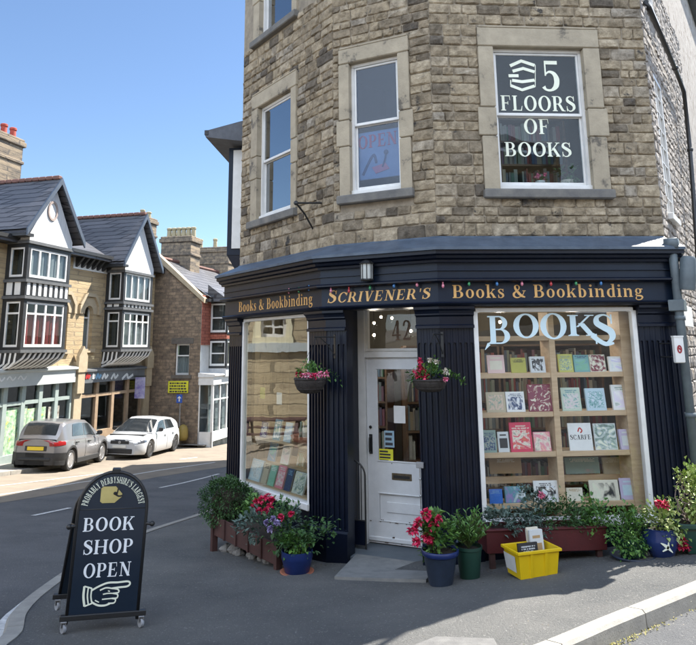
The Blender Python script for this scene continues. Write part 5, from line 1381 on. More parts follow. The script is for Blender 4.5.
c = at_out(Fq, 684, 520, .02); T = plantw('twisted_climber', 'bare pale twisted stem looping up beside the right pilaster', c, c.z); q = MB()
for k in range(5):
    P_ = []; ph0 = rnd.uniform(0, 6)
    for t in range(14):
        f_ = t/13; P_.append(Vector((c.x+.05*math.sin(ph0+f_*7)+.02*k-.02, c.y+.04*math.cos(ph0+f_*6), c.z+f_*.42*(1-.1*k)+.02*math.sin(f_*20))))
    q.tube(P_, [.007*(1-.5*t/13) for t in range(14)], 5)
q.build('stem', mat('dry_bark', (.25, .19, .15), (.16, .12, .10), 20, .9), T, smooth=True)
q = MB(); bush(q, c+Vector((.05, 0, .36)), .10, .08, .09, 90, .04, .02, rnd); q.build('foliage', leafY, T)
# sunlit greenery at the foot of the side wall
for k, (u, v, o_, lab) in enumerate(((691, 437, .5, 'lit yellow green climber on the side wall above the variegated shrub'), (694, 475, .8, 'pale sunlit foliage low on the side wall behind the trough'))):
    c = at_out(Fr((P3.x+.5, P3.y+.3), 90), u, v, 0); T = plantw('climbing_plant', lab, c, c.z-.3); q = MB(); bush(q, c, .16, .12, .22, 300, .05, .03, rnd); q.build('foliage', leafY, T)
    q = MB(); q.tube([Vector((c.x, c.y, zg(c.x, c.y))), Vector((c.x+.03, c.y, c.z-.2)), c], .008, 5); q.build('stem', stemm, T)

# fallen leaves and grit gathered against the wall and planters
lt = MB(); r2 = random.Random(31)
for k in range(420):
    t = r2.random()
    if t < .35: p = FLl.w(r2.uniform(.5, 2.5), .15+abs(r2.gauss(0, .3)))
    elif t < .55: p = FMm.w(r2.uniform(-.3, .35), .05+abs(r2.gauss(0, .15)))
    else: p = FRr.w(r2.uniform(-.2, 2.9), .1+abs(r2.gauss(0, .45)))
    z = zg(p.x, p.y)+.007; lt.leaf(Vector((p.x, p.y, z)), Vector((r2.gauss(0, 1), r2.gauss(0, 1), r2.uniform(0, .25))).normalized(), r2.uniform(.006, .03), r2.uniform(.004, .014), tone=r2.random())
for k in range(900):
    x, y = r2.uniform(-3, 3.5), r2.uniform(4.4, 8); 
    s_ = r2.uniform(.003, .008); lt.leaf(Vector((x, y, zg(x, y)+.006)), Vector((r2.gauss(0, 1), r2.gauss(0, 1), .15)).normalized(), s_*1.6, s_, tone=r2.random())
tag(lt.build('leaf_litter', mat('dry_litter', (1, 1, 1), (.8, .8, .8), 20, .9, tone=[(.08, .06, .04), (.22, .17, .10), (.34, .31, .26), (.10, .12, .05)]), origin=(0, 0, 0)), 'dry leaves and grit scattered over the footway by the pots', 'leaf litter', kind='stuff')
# ------------------------------------------------------------------ hanging baskets
wick = mat('dark_wicker', (.02, .017, .016), (.045, .038, .034), 30, .85, .8, 60)
def basket(F, uc, vtop, vbot, halfw, out, arm_u, arm_v, label, heads, pet, trail=0):
    c = at_out(F, uc, vtop, out); zb = at_out(F, uc, vbot, out).z; R_ = halfw*c.y/FOC*1.02; H = c.z-zb
    T = thing('hanging_basket', label, 'hanging basket', Matrix.Translation(Vector((c.x, c.y, zb)))); 
    q = MB(Matrix.Translation(Vector((c.x, c.y, zb)))); q.lathe([(R_*.30, 0), (R_*.58, H*.06), (R_*.80, H*.28), (R_*.94, H*.62), (R_, H), (R_*.9, H)], 24)
    q.build('basket', wick, T, smooth=True)
    q = MB()
    for k in range(4):
        t = H*(.3+.2*k); rr_ = R_*(.80+.065*k)
        q.tube([Vector((c.x+rr_*math.cos(a*PI/10), c.y+rr_*math.sin(a*PI/10), zb+t)) for a in range(21)], .006, 5, cap=False)
    q.build('woven_band', wick, T)
    top = at_out(F, arm_u, arm_v, out*.9)
    q = MB()
    for a in range(3):
        t = 2*PI*a/3+.4; q.tube([Vector((c.x+R_*math.cos(t), c.y+R_*math.sin(t), c.z)), top], .0025, 4)
    q.build('chain', Mt['black'], T)
    q = MB(); bush(q, c+Vector((0, 0, .05)), R_*1.0, R_*.9, .10, 420, .04, .024, rnd, up=.3)
    for k in range(trail):
        f_ = rnd.random(); p = c+Vector((R_*.5+f_*.26, 0, .07-.12*f_*f_)); q.leaf(p+Vector((rnd.uniform(-.02, .02), rnd.uniform(-.04, .04), rnd.uniform(-.03, .03))), Vector((rnd.gauss(.6, .5), rnd.gauss(0, .4), rnd.gauss(0, .5))), .045, .024, tone=rnd.random())
    q.build('foliage', leafM, T)
    for (u, v, rr_, pm) in heads:
        q = MB(); blossom(q, at_out(F, u, v, out+R_*.6), rr_, 30, rnd, .028); q.build('flower', pm, T)
    # bracket: arm, scroll and back plate
    Bk = thing('basket_bracket', 'black scrolled iron bracket carrying the ' + ('left' if uc < 350 else 'right') + ' hanging basket', 'bracket', F.M @ Matrix.Translation((F.px(arm_u, arm_v, 0)[0], 0, top.z)))
    x_ = F.px(arm_u, arm_v, out*.9)[0]; q = MB(F.M)
    q.tube([(x_, -.01, top.z), (x_, -out, top.z)], .007, 6); q.tube([(x_, -.02, top.z-.2), (x_, -out*.4, top.z-.08), (x_, -out*.75, top.z)], .006, 6); q.build('arm', Mt['black'], Bk)
    q = MB(F.M); q.bbox(x_-.015, x_+.015, -.02, -.008, top.z-.24, top.z+.03); q.build('back_plate', Mt['black'], Bk)
    return T
basket(FLl, 310, 377.5, 393.5, 15.5, .30, 316, 337, 'hanging basket of coral pink flowers left of the doorway', [(299, 375, .04, petR), (304, 376, .035, petP), (309, 376, .04, petP), (314, 376, .035, petR), (320, 375, .035, petP), (326, 374, .03, petP)], petP, 20)
basket(FMm, 430, 379, 392, 16.5, .32, 434, 334, 'hanging basket of deep red and white flowers right of the doorway', [(417, 374, .045, petR), (423, 373, .045, petR), (420, 368, .03, petR), (426, 377, .035, petR), (446, 372, .03, petW), (436, 362, .022, petW), (446, 379, .022, petP), (420, 361, .02, petR), (430, 360, .018, petW)], petR, 90)

# ------------------------------------------------------------------ yellow crate of records
ca, cb = gp(521, 580.5), gp(560, 573.5); dirv = Vector((cb.x-ca.x, cb.y-ca.y, 0)); cw = dirv.length*.93; azc = math.atan2(dirv.y, dirv.x)
print('CRATE', cw, math.degrees(azc))
CT = thing('yellow_crate', 'bright yellow plastic crate of books on the footway under the maroon planter', 'crate', gM((ca.x, ca.y), azc))
Wm = parent_world(CT); dpt = .21; hC = .225; fl = .022
yl = mat('yellow_plastic', (.72, .50, .008), (.66, .45, .008), 3, .35, .04, 30)
def tray(q, x0, x1, y0, y1, z0, z1, f_, th, m_=None):
    for (a, b, c, d) in (((x0, y0), (x1, y0), (x1+f_, y0-f_), (x0-f_, y0-f_)), ((x1, y0), (x1, y1), (x1+f_, y1+f_), (x1+f_, y0-f_)), ((x1, y1), (x0, y1), (x0-f_, y1+f_), (x1+f_, y1+f_)), ((x0, y1), (x0, y0), (x0-f_, y0-f_), (x0-f_, y1+f_))):
        q.add([(*a, z0), (*b, z0), (*c, z1), (*d, z1)], [(0, 1, 2, 3)])
        cx, cy = (x0+x1)/2, (y0+y1)/2
        s_ = lambda p: (p[0]+(th if p[0] < cx else -th), p[1]+(th if p[1] < cy else -th))
        q.add([(*s_(a), z0+th), (*s_(b), z0+th), (*s_(c), z1), (*s_(d), z1)], [(3, 2, 1, 0)])
    q.add([(x0, y0, z0), (x1, y0, z0), (x1, y1, z0), (x0, y1, z0)], [(3, 2, 1, 0)]); q.add([(x0, y0, z0+th), (x1, y0, z0+th), (x1, y1, z0+th), (x0, y1, z0+th)], [(0, 1, 2, 3)])
q = MB(Wm); tray(q, 0, cw, 0, dpt, .0, hC, fl, .006); q.build('tub', yl, CT)
q = MB(Wm); o_ = fl
q.bbox(-o_-.015, cw+o_+.015, -o_-.018, -o_+.002, hC-.022, hC+.004, .004); q.bbox(-o_-.015, cw+o_+.015, dpt+o_-.002, dpt+o_+.018, hC-.022, hC+.004, .004)
q.bbox(-o_-.018, -o_+.002, -o_, dpt+o_, hC-.021, hC+.003, .004); q.bbox(cw+o_-.002, cw+o_+.018, -o_, dpt+o_, hC-.021, hC+.003, .004); q.build('rim', yl, CT)
for x_ in (cw*.28, cw*.68):
    q = MB(Wm); q.add([(x_-.012, -.008, .0), (x_+.012, -.008, 0), (x_+.012, -fl-.012, hC-.02), (x_-.012, -fl-.012, hC-.02), (x_-.018, .002, 0), (x_+.018, .002, 0), (x_+.018, -fl+.002, hC-.02), (x_-.018, -fl+.002, hC-.02)], [(0, 1, 2, 3), (4, 0, 3, 7), (1, 5, 6, 2)]); q.build('rib', yl, CT)
q = MB(Wm); q.add([(-.007, .05, .04), (-.007, .22, .04), (-fl*.82-.007, .23, hC-.05), (-fl*.82-.007, .04, hC-.05)], [(0, 1, 2, 3)]); q.build('label_panel', Mt['white'], CT)
for k, (x0, x1, y, h, c) in enumerate(((.03, cw*.62, .04, .26, 'black'), (cw*.55, cw*.92, .11, .335, 'pale grey'), (cw*.60, cw*.96, .14, .33, 'white'), (cw*.58, cw*.90, .17, .345, 'cream'), (cw*.62, cw*.98, .20, .32, 'white'))):
    Fc = Fr((0, 0), 90); Fc.M = Wm
    book(Fc, x0, x1, y, .01, h, c, '%s %s in the yellow crate' % (c, ['folio standing lowest at the front', 'book standing first of the tall group', 'book standing second of the tall group', 'book standing third of the tall group', 'book standing last of the tall group'][k]), 'title' if k == 0 else 'block', 'pale grey' if k == 0 else 'tan', lean=.12, th=.02, group='books in the yellow crate')

# ------------------------------------------------------------------ the A-frame board on castors
sl0, sl1 = gp(69, 634), gp(147, 627.5); dv_ = Vector((sl1.x-sl0.x, sl1.y-sl0.y, 0)); sw_ = dv_.length; az_ = math.atan2(dv_.y, dv_.x); cS = (Vector(sl0)+Vector(sl1))/2
print('SIGN', sw_, math.degrees(az_), cS)
AF = thing('pavement_sign', 'navy arched pavement board reading BOOK SHOP OPEN with pointing hand, on castors', 'sign', rotM((cS.x, cS.y, (zg(sl0.x, sl0.y)+zg(sl1.x, sl1.y))/2+.005), az_, 0, math.asin(max(-.2, min(.2, (zg(sl0.x, sl0.y)-zg(sl1.x, sl1.y))/sw_)))))
WA = parent_world(AF)
Fa = Fr((0, 0), 90)
def apx(u, v, y=0.0):                     # onto the board's own plane
    r = ray(u, v); Mi = WA.inverted(); o = Mi @ Vector((0, 0, 0)); d = (Mi.to_3x3() @ r); k = (y-o.y)/d.y; p = o+d*k; return p.x, p.z
bl = apx(70.5, 619); br_ = apx(142, 614); tl_ = apx(74.4, 508.8); tr_ = apx(142, 508.8); tp = apx(108.5, 472)
print('A', bl, br_, tl_, tr_, tp)
hw = (br_[0]-bl[0]+tr_[0]-tl_[0])/4; cx_ = (bl[0]+br_[0]+tl_[0]+tr_[0])/4; z0_ = (bl[1]+br_[1])/2; z1_ = (tl_[1]+tr_[1])/2; zt_ = tp[1]
lean = math.radians(6)
AM = WA @ Matrix.Translation((cx_, 0, z0_)) @ Matrix.Rotation(-0.0, 4, 'X')
h1 = z1_-z0_; h2 = zt_-z0_
def boardmesh(Mx, rim, panel):
    q = MB(Mx); q.prism([(-hw+.01, .0), (hw-.01, 0), (hw-.01, h1)]+[((hw-.01)*math.cos(t*PI/16), h1+(h2-h1-.01)*math.sin(t*PI/16)) for t in range(1, 16)]+[(-hw+.01, h1)], -.006, .006, 'y'); q.build('panel', panel, AF)
    q = MB(Mx); q.tube([(-hw, 0, -.03), (-hw, 0, h1)]+[(-hw*math.cos(t*PI/16), 0, h1+(h2-h1)*math.sin(t*PI/16)) for t in range(1, 16)]+[(hw, 0, h1), (hw, 0, -.03)], .0125, 8)
    q.tube([(-hw, 0, h1), (hw, 0, h1)], .008, 6); q.build('frame', rim, AF, smooth=True)
navys = mat('navy_sign_panel', (.008, .018, .035), (.006, .014, .028), 4, .3, coat=.2)
boardmesh(AM, Mt['black'], navys)
sp_ = .46                                    # spread of the back leaf at its foot
Mb = WA @ Matrix.Translation((cx_-.10, sp_, z0_+.0)) @ Matrix.Rotation(.10, 4, 'Y') @ Matrix.Rotation(math.atan2(sp_*.9, h2), 4, 'X') 
boardmesh(Mb, Mt['black'], navys)
q = MB(AM); q.bbox(-.03, .03, -.02, .05, h2-.01, h2+.025); q.build('hinge', Mt['black'], AF)
for s_ in (-1, 1):
    q = MB(AM); q.tube([(s_*(hw+.05), 0, h1-.115), (s_*(hw-.0), .0, h1-.11)], .012, 8); q.ball((s_*(hw+.05), 0, h1-.115), .02, 8, 6); q.build('knob', Mt['black'], AF, smooth=True)
    q = MB(AM); q.tube([(s_*hw, 0.01, h1-.11), (s_*hw-.05, .2, h1-.14)], .006, 6); q.build('stay', Mt['black'], AF)
def castors(cxs, y, bar_x0, bar_x1, zb):
    q = MB(WA); q.bbox(bar_x0, bar_x1, y-.02, y+.02, zb-.018, zb+.018, .004); q.build('base_bar', Mt['black'], AF)
    for x_ in cxs:
        q = MB(WA); q.bbox(x_-.02, x_+.02, y-.022, y+.022, zb-.03, zb-.018, .002); q.bbox(x_-.018, x_-.012, y-.02, y+.02, .04, zb-.028, .001); q.bbox(x_+.012, x_+.018, y-.02, y+.02, .04, zb-.028, .001)
        Cq = q.build('castor', Mt['steel'], AF)
        q = MB(WA @ rotM((x_, y-.0, .032), .5, 0, PI/2)); q.lathe([(.006, -.011), (.03, -.011), (.032, -.006), (.032, .006), (.03, .011), (.006, .011)], 18); q.build('wheel', mat('grey_castor_tyre', (.35, .37, .4), (.25, .26, .28), 9, .5) if 'grey_castor_tyre' not in bpy.data.materials else bpy.data.materials['grey_castor_tyre'], Cq, smooth=True, angle=40)
zb_ = z0_-.035
xl = cx_-hw-.045; xr = cx_+hw+.06
castors([xl+.03, xr-.03], 0, xl, xr, max(zb_, .10)); castors([xl-.06, xr-.14], sp_, xl-.10, xr-.10, max(zb_, .10))
def stext(s, u0, u1, vb, vt, m_=Mt['white'], **k):
    a = apx(u0, vb); b = apx(u1, vt); q = MB(WA); text(q, s, a[0], b[0], a[1], b[1]-a[1], y=-.0065, th=.0015, **k); return q.build('lettering', m_, AF)
whs = mat('white_sign_lettering', (.78, .82, .86), (.7, .74, .78), 9, .5)
stext('BOOK', 82.5, 136, 531.5, 516, whs); stext('SHOP', 82.5, 135, 554.5, 538, whs); stext('OPEN', 82.5, 133, 578, 561, whs)
q = MB(AM); text(q, "PROBABLY DERBYSHIRE'S LARGEST", 0, 1, 0, (h2-h1)*.17, y=-.0065, th=.0012, arc=(0, h1, (h2-h1)*.70, 172, 8)); q.build('arched_lettering', Mt['cream'], AF)
gl = mat('dull_gold_emblem', (.50, .42, .16), (.4, .33, .12), 9, .5)
a = apx(100, 503); b = apx(123, 486)
cxm, czm = (a[0]+b[0])/2, (a[1]+b[1])/2; wv, hv = (b[0]-a[0])/2, (b[1]-a[1])/2
q = MB(WA); q.prism([(cxm-wv, czm-hv*.8), (cxm-wv*.8, czm-hv), (cxm+wv*.35, czm-hv), (cxm+wv*1.0, czm-hv*.25), (cxm+wv*1.0, czm+hv*.1), (cxm+wv*.35, czm+hv), (cxm-wv*.8, czm+hv), (cxm-wv, czm+hv*.8)], -.008, -.006, 'y'); q.build('tag_emblem', gl, AF)
q = MB(WA)
for p in _stroke([(cxm+wv*.3, czm+hv*.1), (cxm+wv*.7, czm-hv*.2), (cxm+wv*1.1, czm-hv*.1)], .012, 3)+_stroke([(cxm+wv*.55, czm+hv*1.4), (cxm+wv*.6, czm+hv*.8), (cxm+wv*.5, czm)], .01, 3)+_ring(cxm+wv*.35, czm+hv*.15, .014, .012, .001, .001): q.prism(p, -.0095, -.0082, 'y')
q.build('emblem_detail', Mt['black'], AF)
# the pointing hand, drawn in cream outline
q = MB(WA)
def hs_(pts, wd, sub=4):
    P_ = [apx(u, v) for u, v in pts]
    for p in _stroke(P_, wd, sub): q.prism(p, -.0085-.0002*random.random(), -.0062, 'y')
lw = .0095
hs_([(92, 590), (99, 586), (108, 582.5), (118, 582), (128, 581), (130, 583.5), (127, 586), (119, 587), (112, 588)], [lw*1.3]*9)
hs_([(112, 588), (118, 589), (118.5, 592), (113, 593)], lw); hs_([(113, 593), (117.5, 594), (117, 597.5), (112, 598)], lw); hs_([(112, 598), (115.5, 599), (114, 602.5), (108, 603)], lw)
hs_([(92, 602), (98, 605), (105, 605), (110, 603)], lw*1.3); hs_([(100, 590), (106, 587.5), (112, 588)], lw); hs_([(103, 594), (108, 593), (113, 593)], lw*.8); hs_([(102, 599), (107, 598.5), (112, 598)], lw*.8)
hs_([(92, 588), (91, 596), (92, 603)], lw); hs_([(88.5, 587), (87.5, 596), (88.5, 605)], lw); hs_([(84.5, 586), (83.5, 596), (84.5, 606)], [lw*1.6]*3); hs_([(84.5, 586), (92, 588)], lw); hs_([(84.5, 606), (92, 603)], lw)
hs_([(95, 600), (99, 602)], lw*.7); hs_([(108, 590.5), (110, 591)], lw*.7)
q.build('pointing_hand', Mt['cream'], AF)
# ================================================================== cars
carglass = mat('tinted_car_glass', (.02, .025, .03), (.03, .035, .04), 3, .06, coat=.8)
tyre = mat('tyre_rubber', (.02, .02, .02), (.03, .03, .03), 30, .85)
alloy = mat('alloy_wheel', (.55, .55, .56), (.45, .45, .46), 30, .35, metal=.7)
alloyd = mat('dark_alloy_wheel', (.10, .10, .105), (.07, .07, .07), 30, .35, metal=.6)
plastic = mat('black_car_plastic', (.02, .021, .023), (.03, .03, .03), 30, .6)
lampr = mat('red_tail_lamp', (.30, .012, .015), (.2, .01, .01), 9, .15, coat=.6)
lampw = mat('clear_headlamp', (.10, .11, .13), (.04, .045, .055), 14, .1, coat=.8)
platey = mat('yellow_number_plate', (.72, .52, .03), (.66, .48, .03), 9, .4)
platew = mat('white_number_plate', (.72, .72, .68), (.66, .66, .62), 9, .4)
def interp(x, T):
    for (a, va), (b, vb) in zip(T, T[1:]):
        if x <= b: t = (x-a)/(b-a); t = max(0, min(1, t)); return va+(vb-va)*t
    return T[-1][1]
def smooth_interp(x, T):
    return (interp(x-.05, T)+interp(x, T)*2+interp(x+.05, T))/4
def car(name, label, S, paint, M):
    L, Wd, wb, R_ = S['L'], S['W'], S['wb'], S['R']; hx = L/2; xf, xr = S['xf'], S['xf']-wb
    C = thing(name, label, 'car', M); Wm = parent_world(C)
    sx = [-hx+.0]+[-hx+.02, -hx+.05, -hx+.1]; x = -hx+.14
    while x < hx-.14: sx.append(x); x += .045
    sx += [hx-.1, hx-.05, hx-.02, hx]
    def hw(x):
        e = max(0, abs(x)-(hx-.55))/.55
        return Wd/2*(1-.05*(abs(x)/hx)**2)*(1-.30*e**3.2)
    def zb(x):
        z = S['zs']+ .05*max(0, abs(x)-hx+.4)
        for xc in (xf, xr):
            d = abs(x-xc); ra = R_+.055
            if d < ra: z = max(z, R_+math.sqrt(ra*ra-d*d)*1.0)
        return z
    zt_ = lambda x: smooth_interp(x, S['belt'])
    fr = [(.93, 0), (.985, .12), (1.0, .40), (.99, .66), (.945, .88), (.86, .97), (.55, 1.0), (0, 1.015)]
    def pt(x, k):
        f_, t = fr[k]; b = zb(x) if k == 0 else S['zs']; t_ = t
        z = b+(zt_(x)-b)*t_; z = max(z, zb(x)+.004*k)
        return (hw(x)*f_, z)
    ring = lambda x: [(x, pt(x, k)[0], pt(x, k)[1]) for k in range(8)]+[(x, -pt(x, k)[0], pt(x, k)[1]) for k in range(6, -1, -1)]
    vs = []; fs = []; n = 15
    for x in sx: vs += ring(x)
    for i in range(len(sx)-1):
        for k in range(n):
            a, b = i*n+k, i*n+(k+1) % n; fs.append((a, b, b+n, a+n))
    fs.append(tuple(range(n-1, -1, -1))); fs.append(tuple((len(sx)-1)*n+k for k in range(n)))
    q = MB(Wm); q.add(vs, fs); BODY = q.build('body', paint, C, smooth=True, angle=32)
    # cabin
    rf = lambda x: smooth_interp(x, S['roof']); hb = lambda x: hw(x)*.90; 
    def hr(x): t = min(1, max(0, (rf(x)-zt_(x))/.45)); return hw(x)*(.90-.17*t)
    cx = [S['roof'][0][0]+(S['roof'][-1][0]-S['roof'][0][0])*i/36 for i in range(37)]
    vs = []; fs = []; n = 7
    for x in cx:
        zb0, zr = zt_(x)-.06, max(rf(x), zt_(x)-.02); h = zr-zb0
        vs += [(x, hb(x), zb0), (x, hr(x), zb0+h*.86), (x, hr(x)*.88, zb0+h*.97), (x, 0, zr+.012), (x, -hr(x)*.88, zb0+h*.97), (x, -hr(x), zb0+h*.86), (x, -hb(x), zb0)]
    for i in range(len(cx)-1):
        for k in range(n-1): a = i*n+k; fs.append((a, a+1, a+1+n, a+n))
    q = MB(Wm); q.add(vs, fs); q.build('roof', S.get('roofpaint', paint), C, smooth=True, angle=32)
    def side(x, t, s, e=.008):
        zb0, zr = zt_(x)-.06, rf(x); h = zr-zb0; y = hb(x)+(hr(x)-hb(x))*t
        return (x, s*(y+e), zb0+h*.86*t)
    for s in (1, -1):
        for (xa_, xb_, ta, tb) in S['side']:
            q = MB(Wm); m_ = 8; A_ = []; B_ = []
            for i in range(m_+1):
                x = xa_+(xb_-xa_)*i/m_; A_.append(side(x+ta*0, .2, s)); 
            for i in range(m_+1):
                x = (xa_+ta)+((xb_-tb)-(xa_+ta))*i/m_; B_.append(side(x, .93, s))
            q.add(A_+B_, [(i, i+1, m_+2+i, m_+1+i) for i in range(m_)]); q.build('side_window', carglass, C, smooth=True)
    def topglass(nm, x0, x1):
        q = MB(Wm); m_ = 6; vs = []
        for i in range(m_+1):
            x = x0+(x1-x0)*i/m_; zb0, zr = zt_(x)-.06, max(rf(x), zt_(x)-.02); h = zr-zb0
            for t in ((-.98, -.86, -.45, 0, .45, .86, .98) if nm == 'windscreen' else (-.84, -.7, -.4, 0, .4, .7, .84)):
                y = hr(x)*t*.97; z = (zr+.02 if abs(t) < .5 else zb0+h*.975+.012 if abs(t) < .9 else zb0+h*.93+.012); vs.append((x, y, z))
        q.add(vs, [(i*7+k, i*7+k+1, (i+1)*7+k+1, (i+1)*7+k) for i in range(m_) for k in range(6)]); q.build(nm, carglass, C, smooth=True)
    topglass('windscreen', *S['ws']); topglass('rear_window', *S['rw'])
    # wheels
    for xc in (xf, xr):
        for s in (1, -1):
            Mw = Wm @ rotM((xc, s*(hw(xc)-.115), R_)) @ Matrix.Rotation(-s*PI/2, 4, 'X')
            q = MB(Mw); q.lathe([(R_*.64, -.1), (R_*.9, -.1), (R_*.99, -.07), (R_, 0), (R_*.99, .07), (R_*.9, .098), (R_*.70, .1), (R_*.66, .085)], 28); q.lathe([(R_*.5, .0), (R_*.66, .0)], 20)
            Wh = q.build('wheel', tyre, C, smooth=True, angle=40)
            q = MB(Mw); q.lathe([(R_*.60, .086), (R_*.67, .102), (R_*.69, .095), (R_*.62, .06)], 26, close=True); q.lathe([(.02, .06), (.05, .085), (.055, .075)], 12)
            for k in range(5 if S['spk'] == 5 else 10):
                a_ = 2*PI*k/(5 if S['spk'] == 5 else 10); w2 = .035 if S['spk'] == 5 else .014; c_, s_ = math.cos(a_), math.sin(a_)
                P_ = lambda r, o, z: (c_*r-s_*o, s_*r+c_*o, z)
                q.add([P_(.03, -w2, .085), P_(.03, w2, .085), P_(R_*.64, w2*.7, .094), P_(R_*.64, -w2*.7, .094), P_(.03, -w2, .06), P_(.03, w2, .06), P_(R_*.64, w2*.7, .07), P_(R_*.64, -w2*.7, .07)], [(0, 1, 2, 3), (0, 4, 5, 1), (1, 5, 6, 2), (3, 2, 6, 7), (0, 3, 7, 4)])
            q.build('rim', S['alloy'], Wh)
        q = MB(Wm); q.box(xc-R_*.98, xc+R_*.98, -Wd/2+.22, Wd/2-.22, .22, .86); q.build('wheel_housing', plastic, C)
    # wrap-round patches on the lower body: lamps, cladding
    def patch(nm, xa_, xb_, za_, zb__, s, m_, e=.010, cap=False, n_=6, taper=0):
        q = MB(Wm); vs = []
        def yz(x, z):
            P_ = [pt(x, k) for k in range(8)]
            for (y0, z0), (y1, z1) in zip(P_, P_[1:]):
                if z <= z1 and z1 > z0: return y0+(y1-y0)*max(0, (z-z0)/(z1-z0))
            return P_[-1][0]
        for i in range(n_+1):
            x = xa_+(xb_-xa_)*i/n_; t = i/n_
            for j in range(4):
                z = za_+taper*(1-t)*.5+(zb__-za_-taper*(1-t))*j/3; vs.append((x, s*(yz(x, z)+e), z))
        if cap:
            xe = xb_+(e if xb_ > 0 else -e)
            for j in range(4):
                z = za_+(zb__-za_)*j/3; vs.append((xe, s*(yz(xb_, z)), z))
            for j in range(4):
                z = za_+(zb__-za_)*j/3; vs.append((xe, s*(yz(xb_, z)-cap), z))
        r = len(vs)//4
        q.add(vs, [(i*4+j, i*4+j+1, (i+1)*4+j+1, (i+1)*4+j) for i in range(r-1) for j in range(3)]); return q.build(nm, m_, C, smooth=True, angle=50)
    for s in (1, -1):
        patch('headlight', hx-.46, hx-.02, S['hl'][0], S['hl'][1], s, lampw, cap=.20, taper=.08)
        patch('tail_light', -hx+.30, -hx, S['tl'][0], S['tl'][1], s, lampr, cap=.15, taper=.08)
        if S['clad']: patch('rear_cladding', -hx+.46, -hx, S['zs']+.02, S['rb']+.04, s, plastic, e=.022, cap=Wd/2)
        q = MB(Wm); mx = S['ws'][0]-.12 if False else S['mir']; y_ = hw(mx)*.93; z_ = zt_(mx)+.02
        q.lathe([(.01, -.07), (.07, -.05), (.085, .01), (.07, .07), (.01, .085)], 10, (mx, s*(y_+.13), z_+.07), sx=.55, sy=1.2); q.bbox(mx-.02, mx+.03, min(s*y_, s*(y_+.1)), max(s*y_, s*(y_+.1)), z_, z_+.04); q.build('wing_mirror', S['mirm'], C, smooth=True, angle=50)
        for xd in S['handles']:
            q = MB(Wm); yy = hw(xd); q.bbox(xd-.09, xd+.09, min(s*(yy-.02), s*(yy+.025)), max(s*(yy-.02), s*(yy+.025)), zt_(xd)-.17, zt_(xd)-.135, .006); q.build('door_handle', S['hm'], C)
        for xd in S['doorlines']:
            q = MB(Wm); P_ = [pt(xd, k) for k in range(1, 6)]; q.tube([(xd, s*(y+.001), z) for y, z in P_], .006, 4); q.build('door_seam', plastic, C)
        if S['clad']:
            q = MB(Wm); vs = []; xs_ = [x for x in sx if abs(x) <= hx-.01]
            for x in xs_: 
                z0 = zb(x)-.002; z1 = max(S['clad'], min(z0+.07, 1)); 
                y = hw(x)*1.0+.016
                vs += [(x, s*(y-.05), z0-.004), (x, s*y, z0+.002), (x, s*y, z1), (x, s*(y-.03), z1+.012)]
            q.add(vs, [(i*4+j, i*4+j+1, (i+1)*4+j+1, (i+1)*4+j) for i in range(len(xs_)-1) for j in range(3)]); q.build('sill_cladding', plastic, C)
    y_ = hw(hx)*.92; y2 = hw(-hx)*.95
    q = MB(Wm); q.bbox(hx-.02, hx+.03, -y_*.92, y_*.92, S['zs']+.05, S['zs']+.22, .03); q.build('lower_grille', plastic, C)
    q = MB(Wm); q.bbox(hx-.02, hx+.018, -.36, .36, S['hl'][0]-.02, S['hl'][1]-.05, .01); q.build('grille', plastic, C)
    q = MB(Wm); q.lathe([(.001, 0), (.05, 0), (.055, .012), (.001, .018)], 12); q.v = [Wm @ (rotM((hx+.018, 0, (S['hl'][0]+S['hl'][1])/2-.03), 0, 0, PI/2) @ (Wm.inverted() @ v)) for v in q.v]; q.build('badge', Mt['steel'], C)
    q = MB(Wm); q.bbox(hx+.02, hx+.036, -.26, .26, S['zs']+.255, S['zs']+.36, .003); q.build('front_plate', platew, C)
    q = MB(Wm); q.bbox(-hx-.055, -hx+.12, -y2*.9, y2*.9, S['zs']+.10, S['rb']-.06, .07); q.build('rear_bumper', plastic if S['clad'] else paint, C)
    q = MB(Wm); zz = S['rp']; q.bbox(-hx-.02, -hx+.01, -.34, .34, zz-.075, zz+.075, .01); PP = q.build('plate_recess', plastic, C)
    q = MB(Wm); q.bbox(-hx-.034, -hx-.02, -.26, .26, zz-.055, zz+.055, .003); q.build('rear_plate', platey, C)
    q = MB(Wm); q.tube([(S['rw'][0]+.10, -.02, zt_(S['rw'][0])+.12), (S['rw'][0]+.22, .28, zt_(S['rw'][0])+.18)], .009, 5); q.build('rear_wiper', plastic, C)
    return C
suv = dict(L=4.12, W=1.78, wb=2.6, R=.335, xf=1.24, zs=.22, belt=[(-2.06, .98), (-1.9, 1.0), (-1.4, 1.03), (.6, .98), (.95, .98), (1.6, .90), (1.95, .80), (2.06, .70)],
    roof=[(-2.0, .98), (-1.93, 1.12), (-1.74, 1.44), (-1.55, 1.52), (-.6, 1.57), (.05, 1.53), (.35, 1.42), (1.02, .96)], side=[(.62, -.32, -.42, -.0), (-.38, -1.25, .0, -.14)],
    ws=(.32, .98), rw=(-1.93, -1.68), hl=(.64, .80), tl=(.80, .98), mir=.55, mirm=plastic, handles=(-.1, -1.05), hm=plastic, doorlines=(.75, -.35, -1.15), clad=.36, spk=5, alloy=alloy, rb=.56, rp=.73)
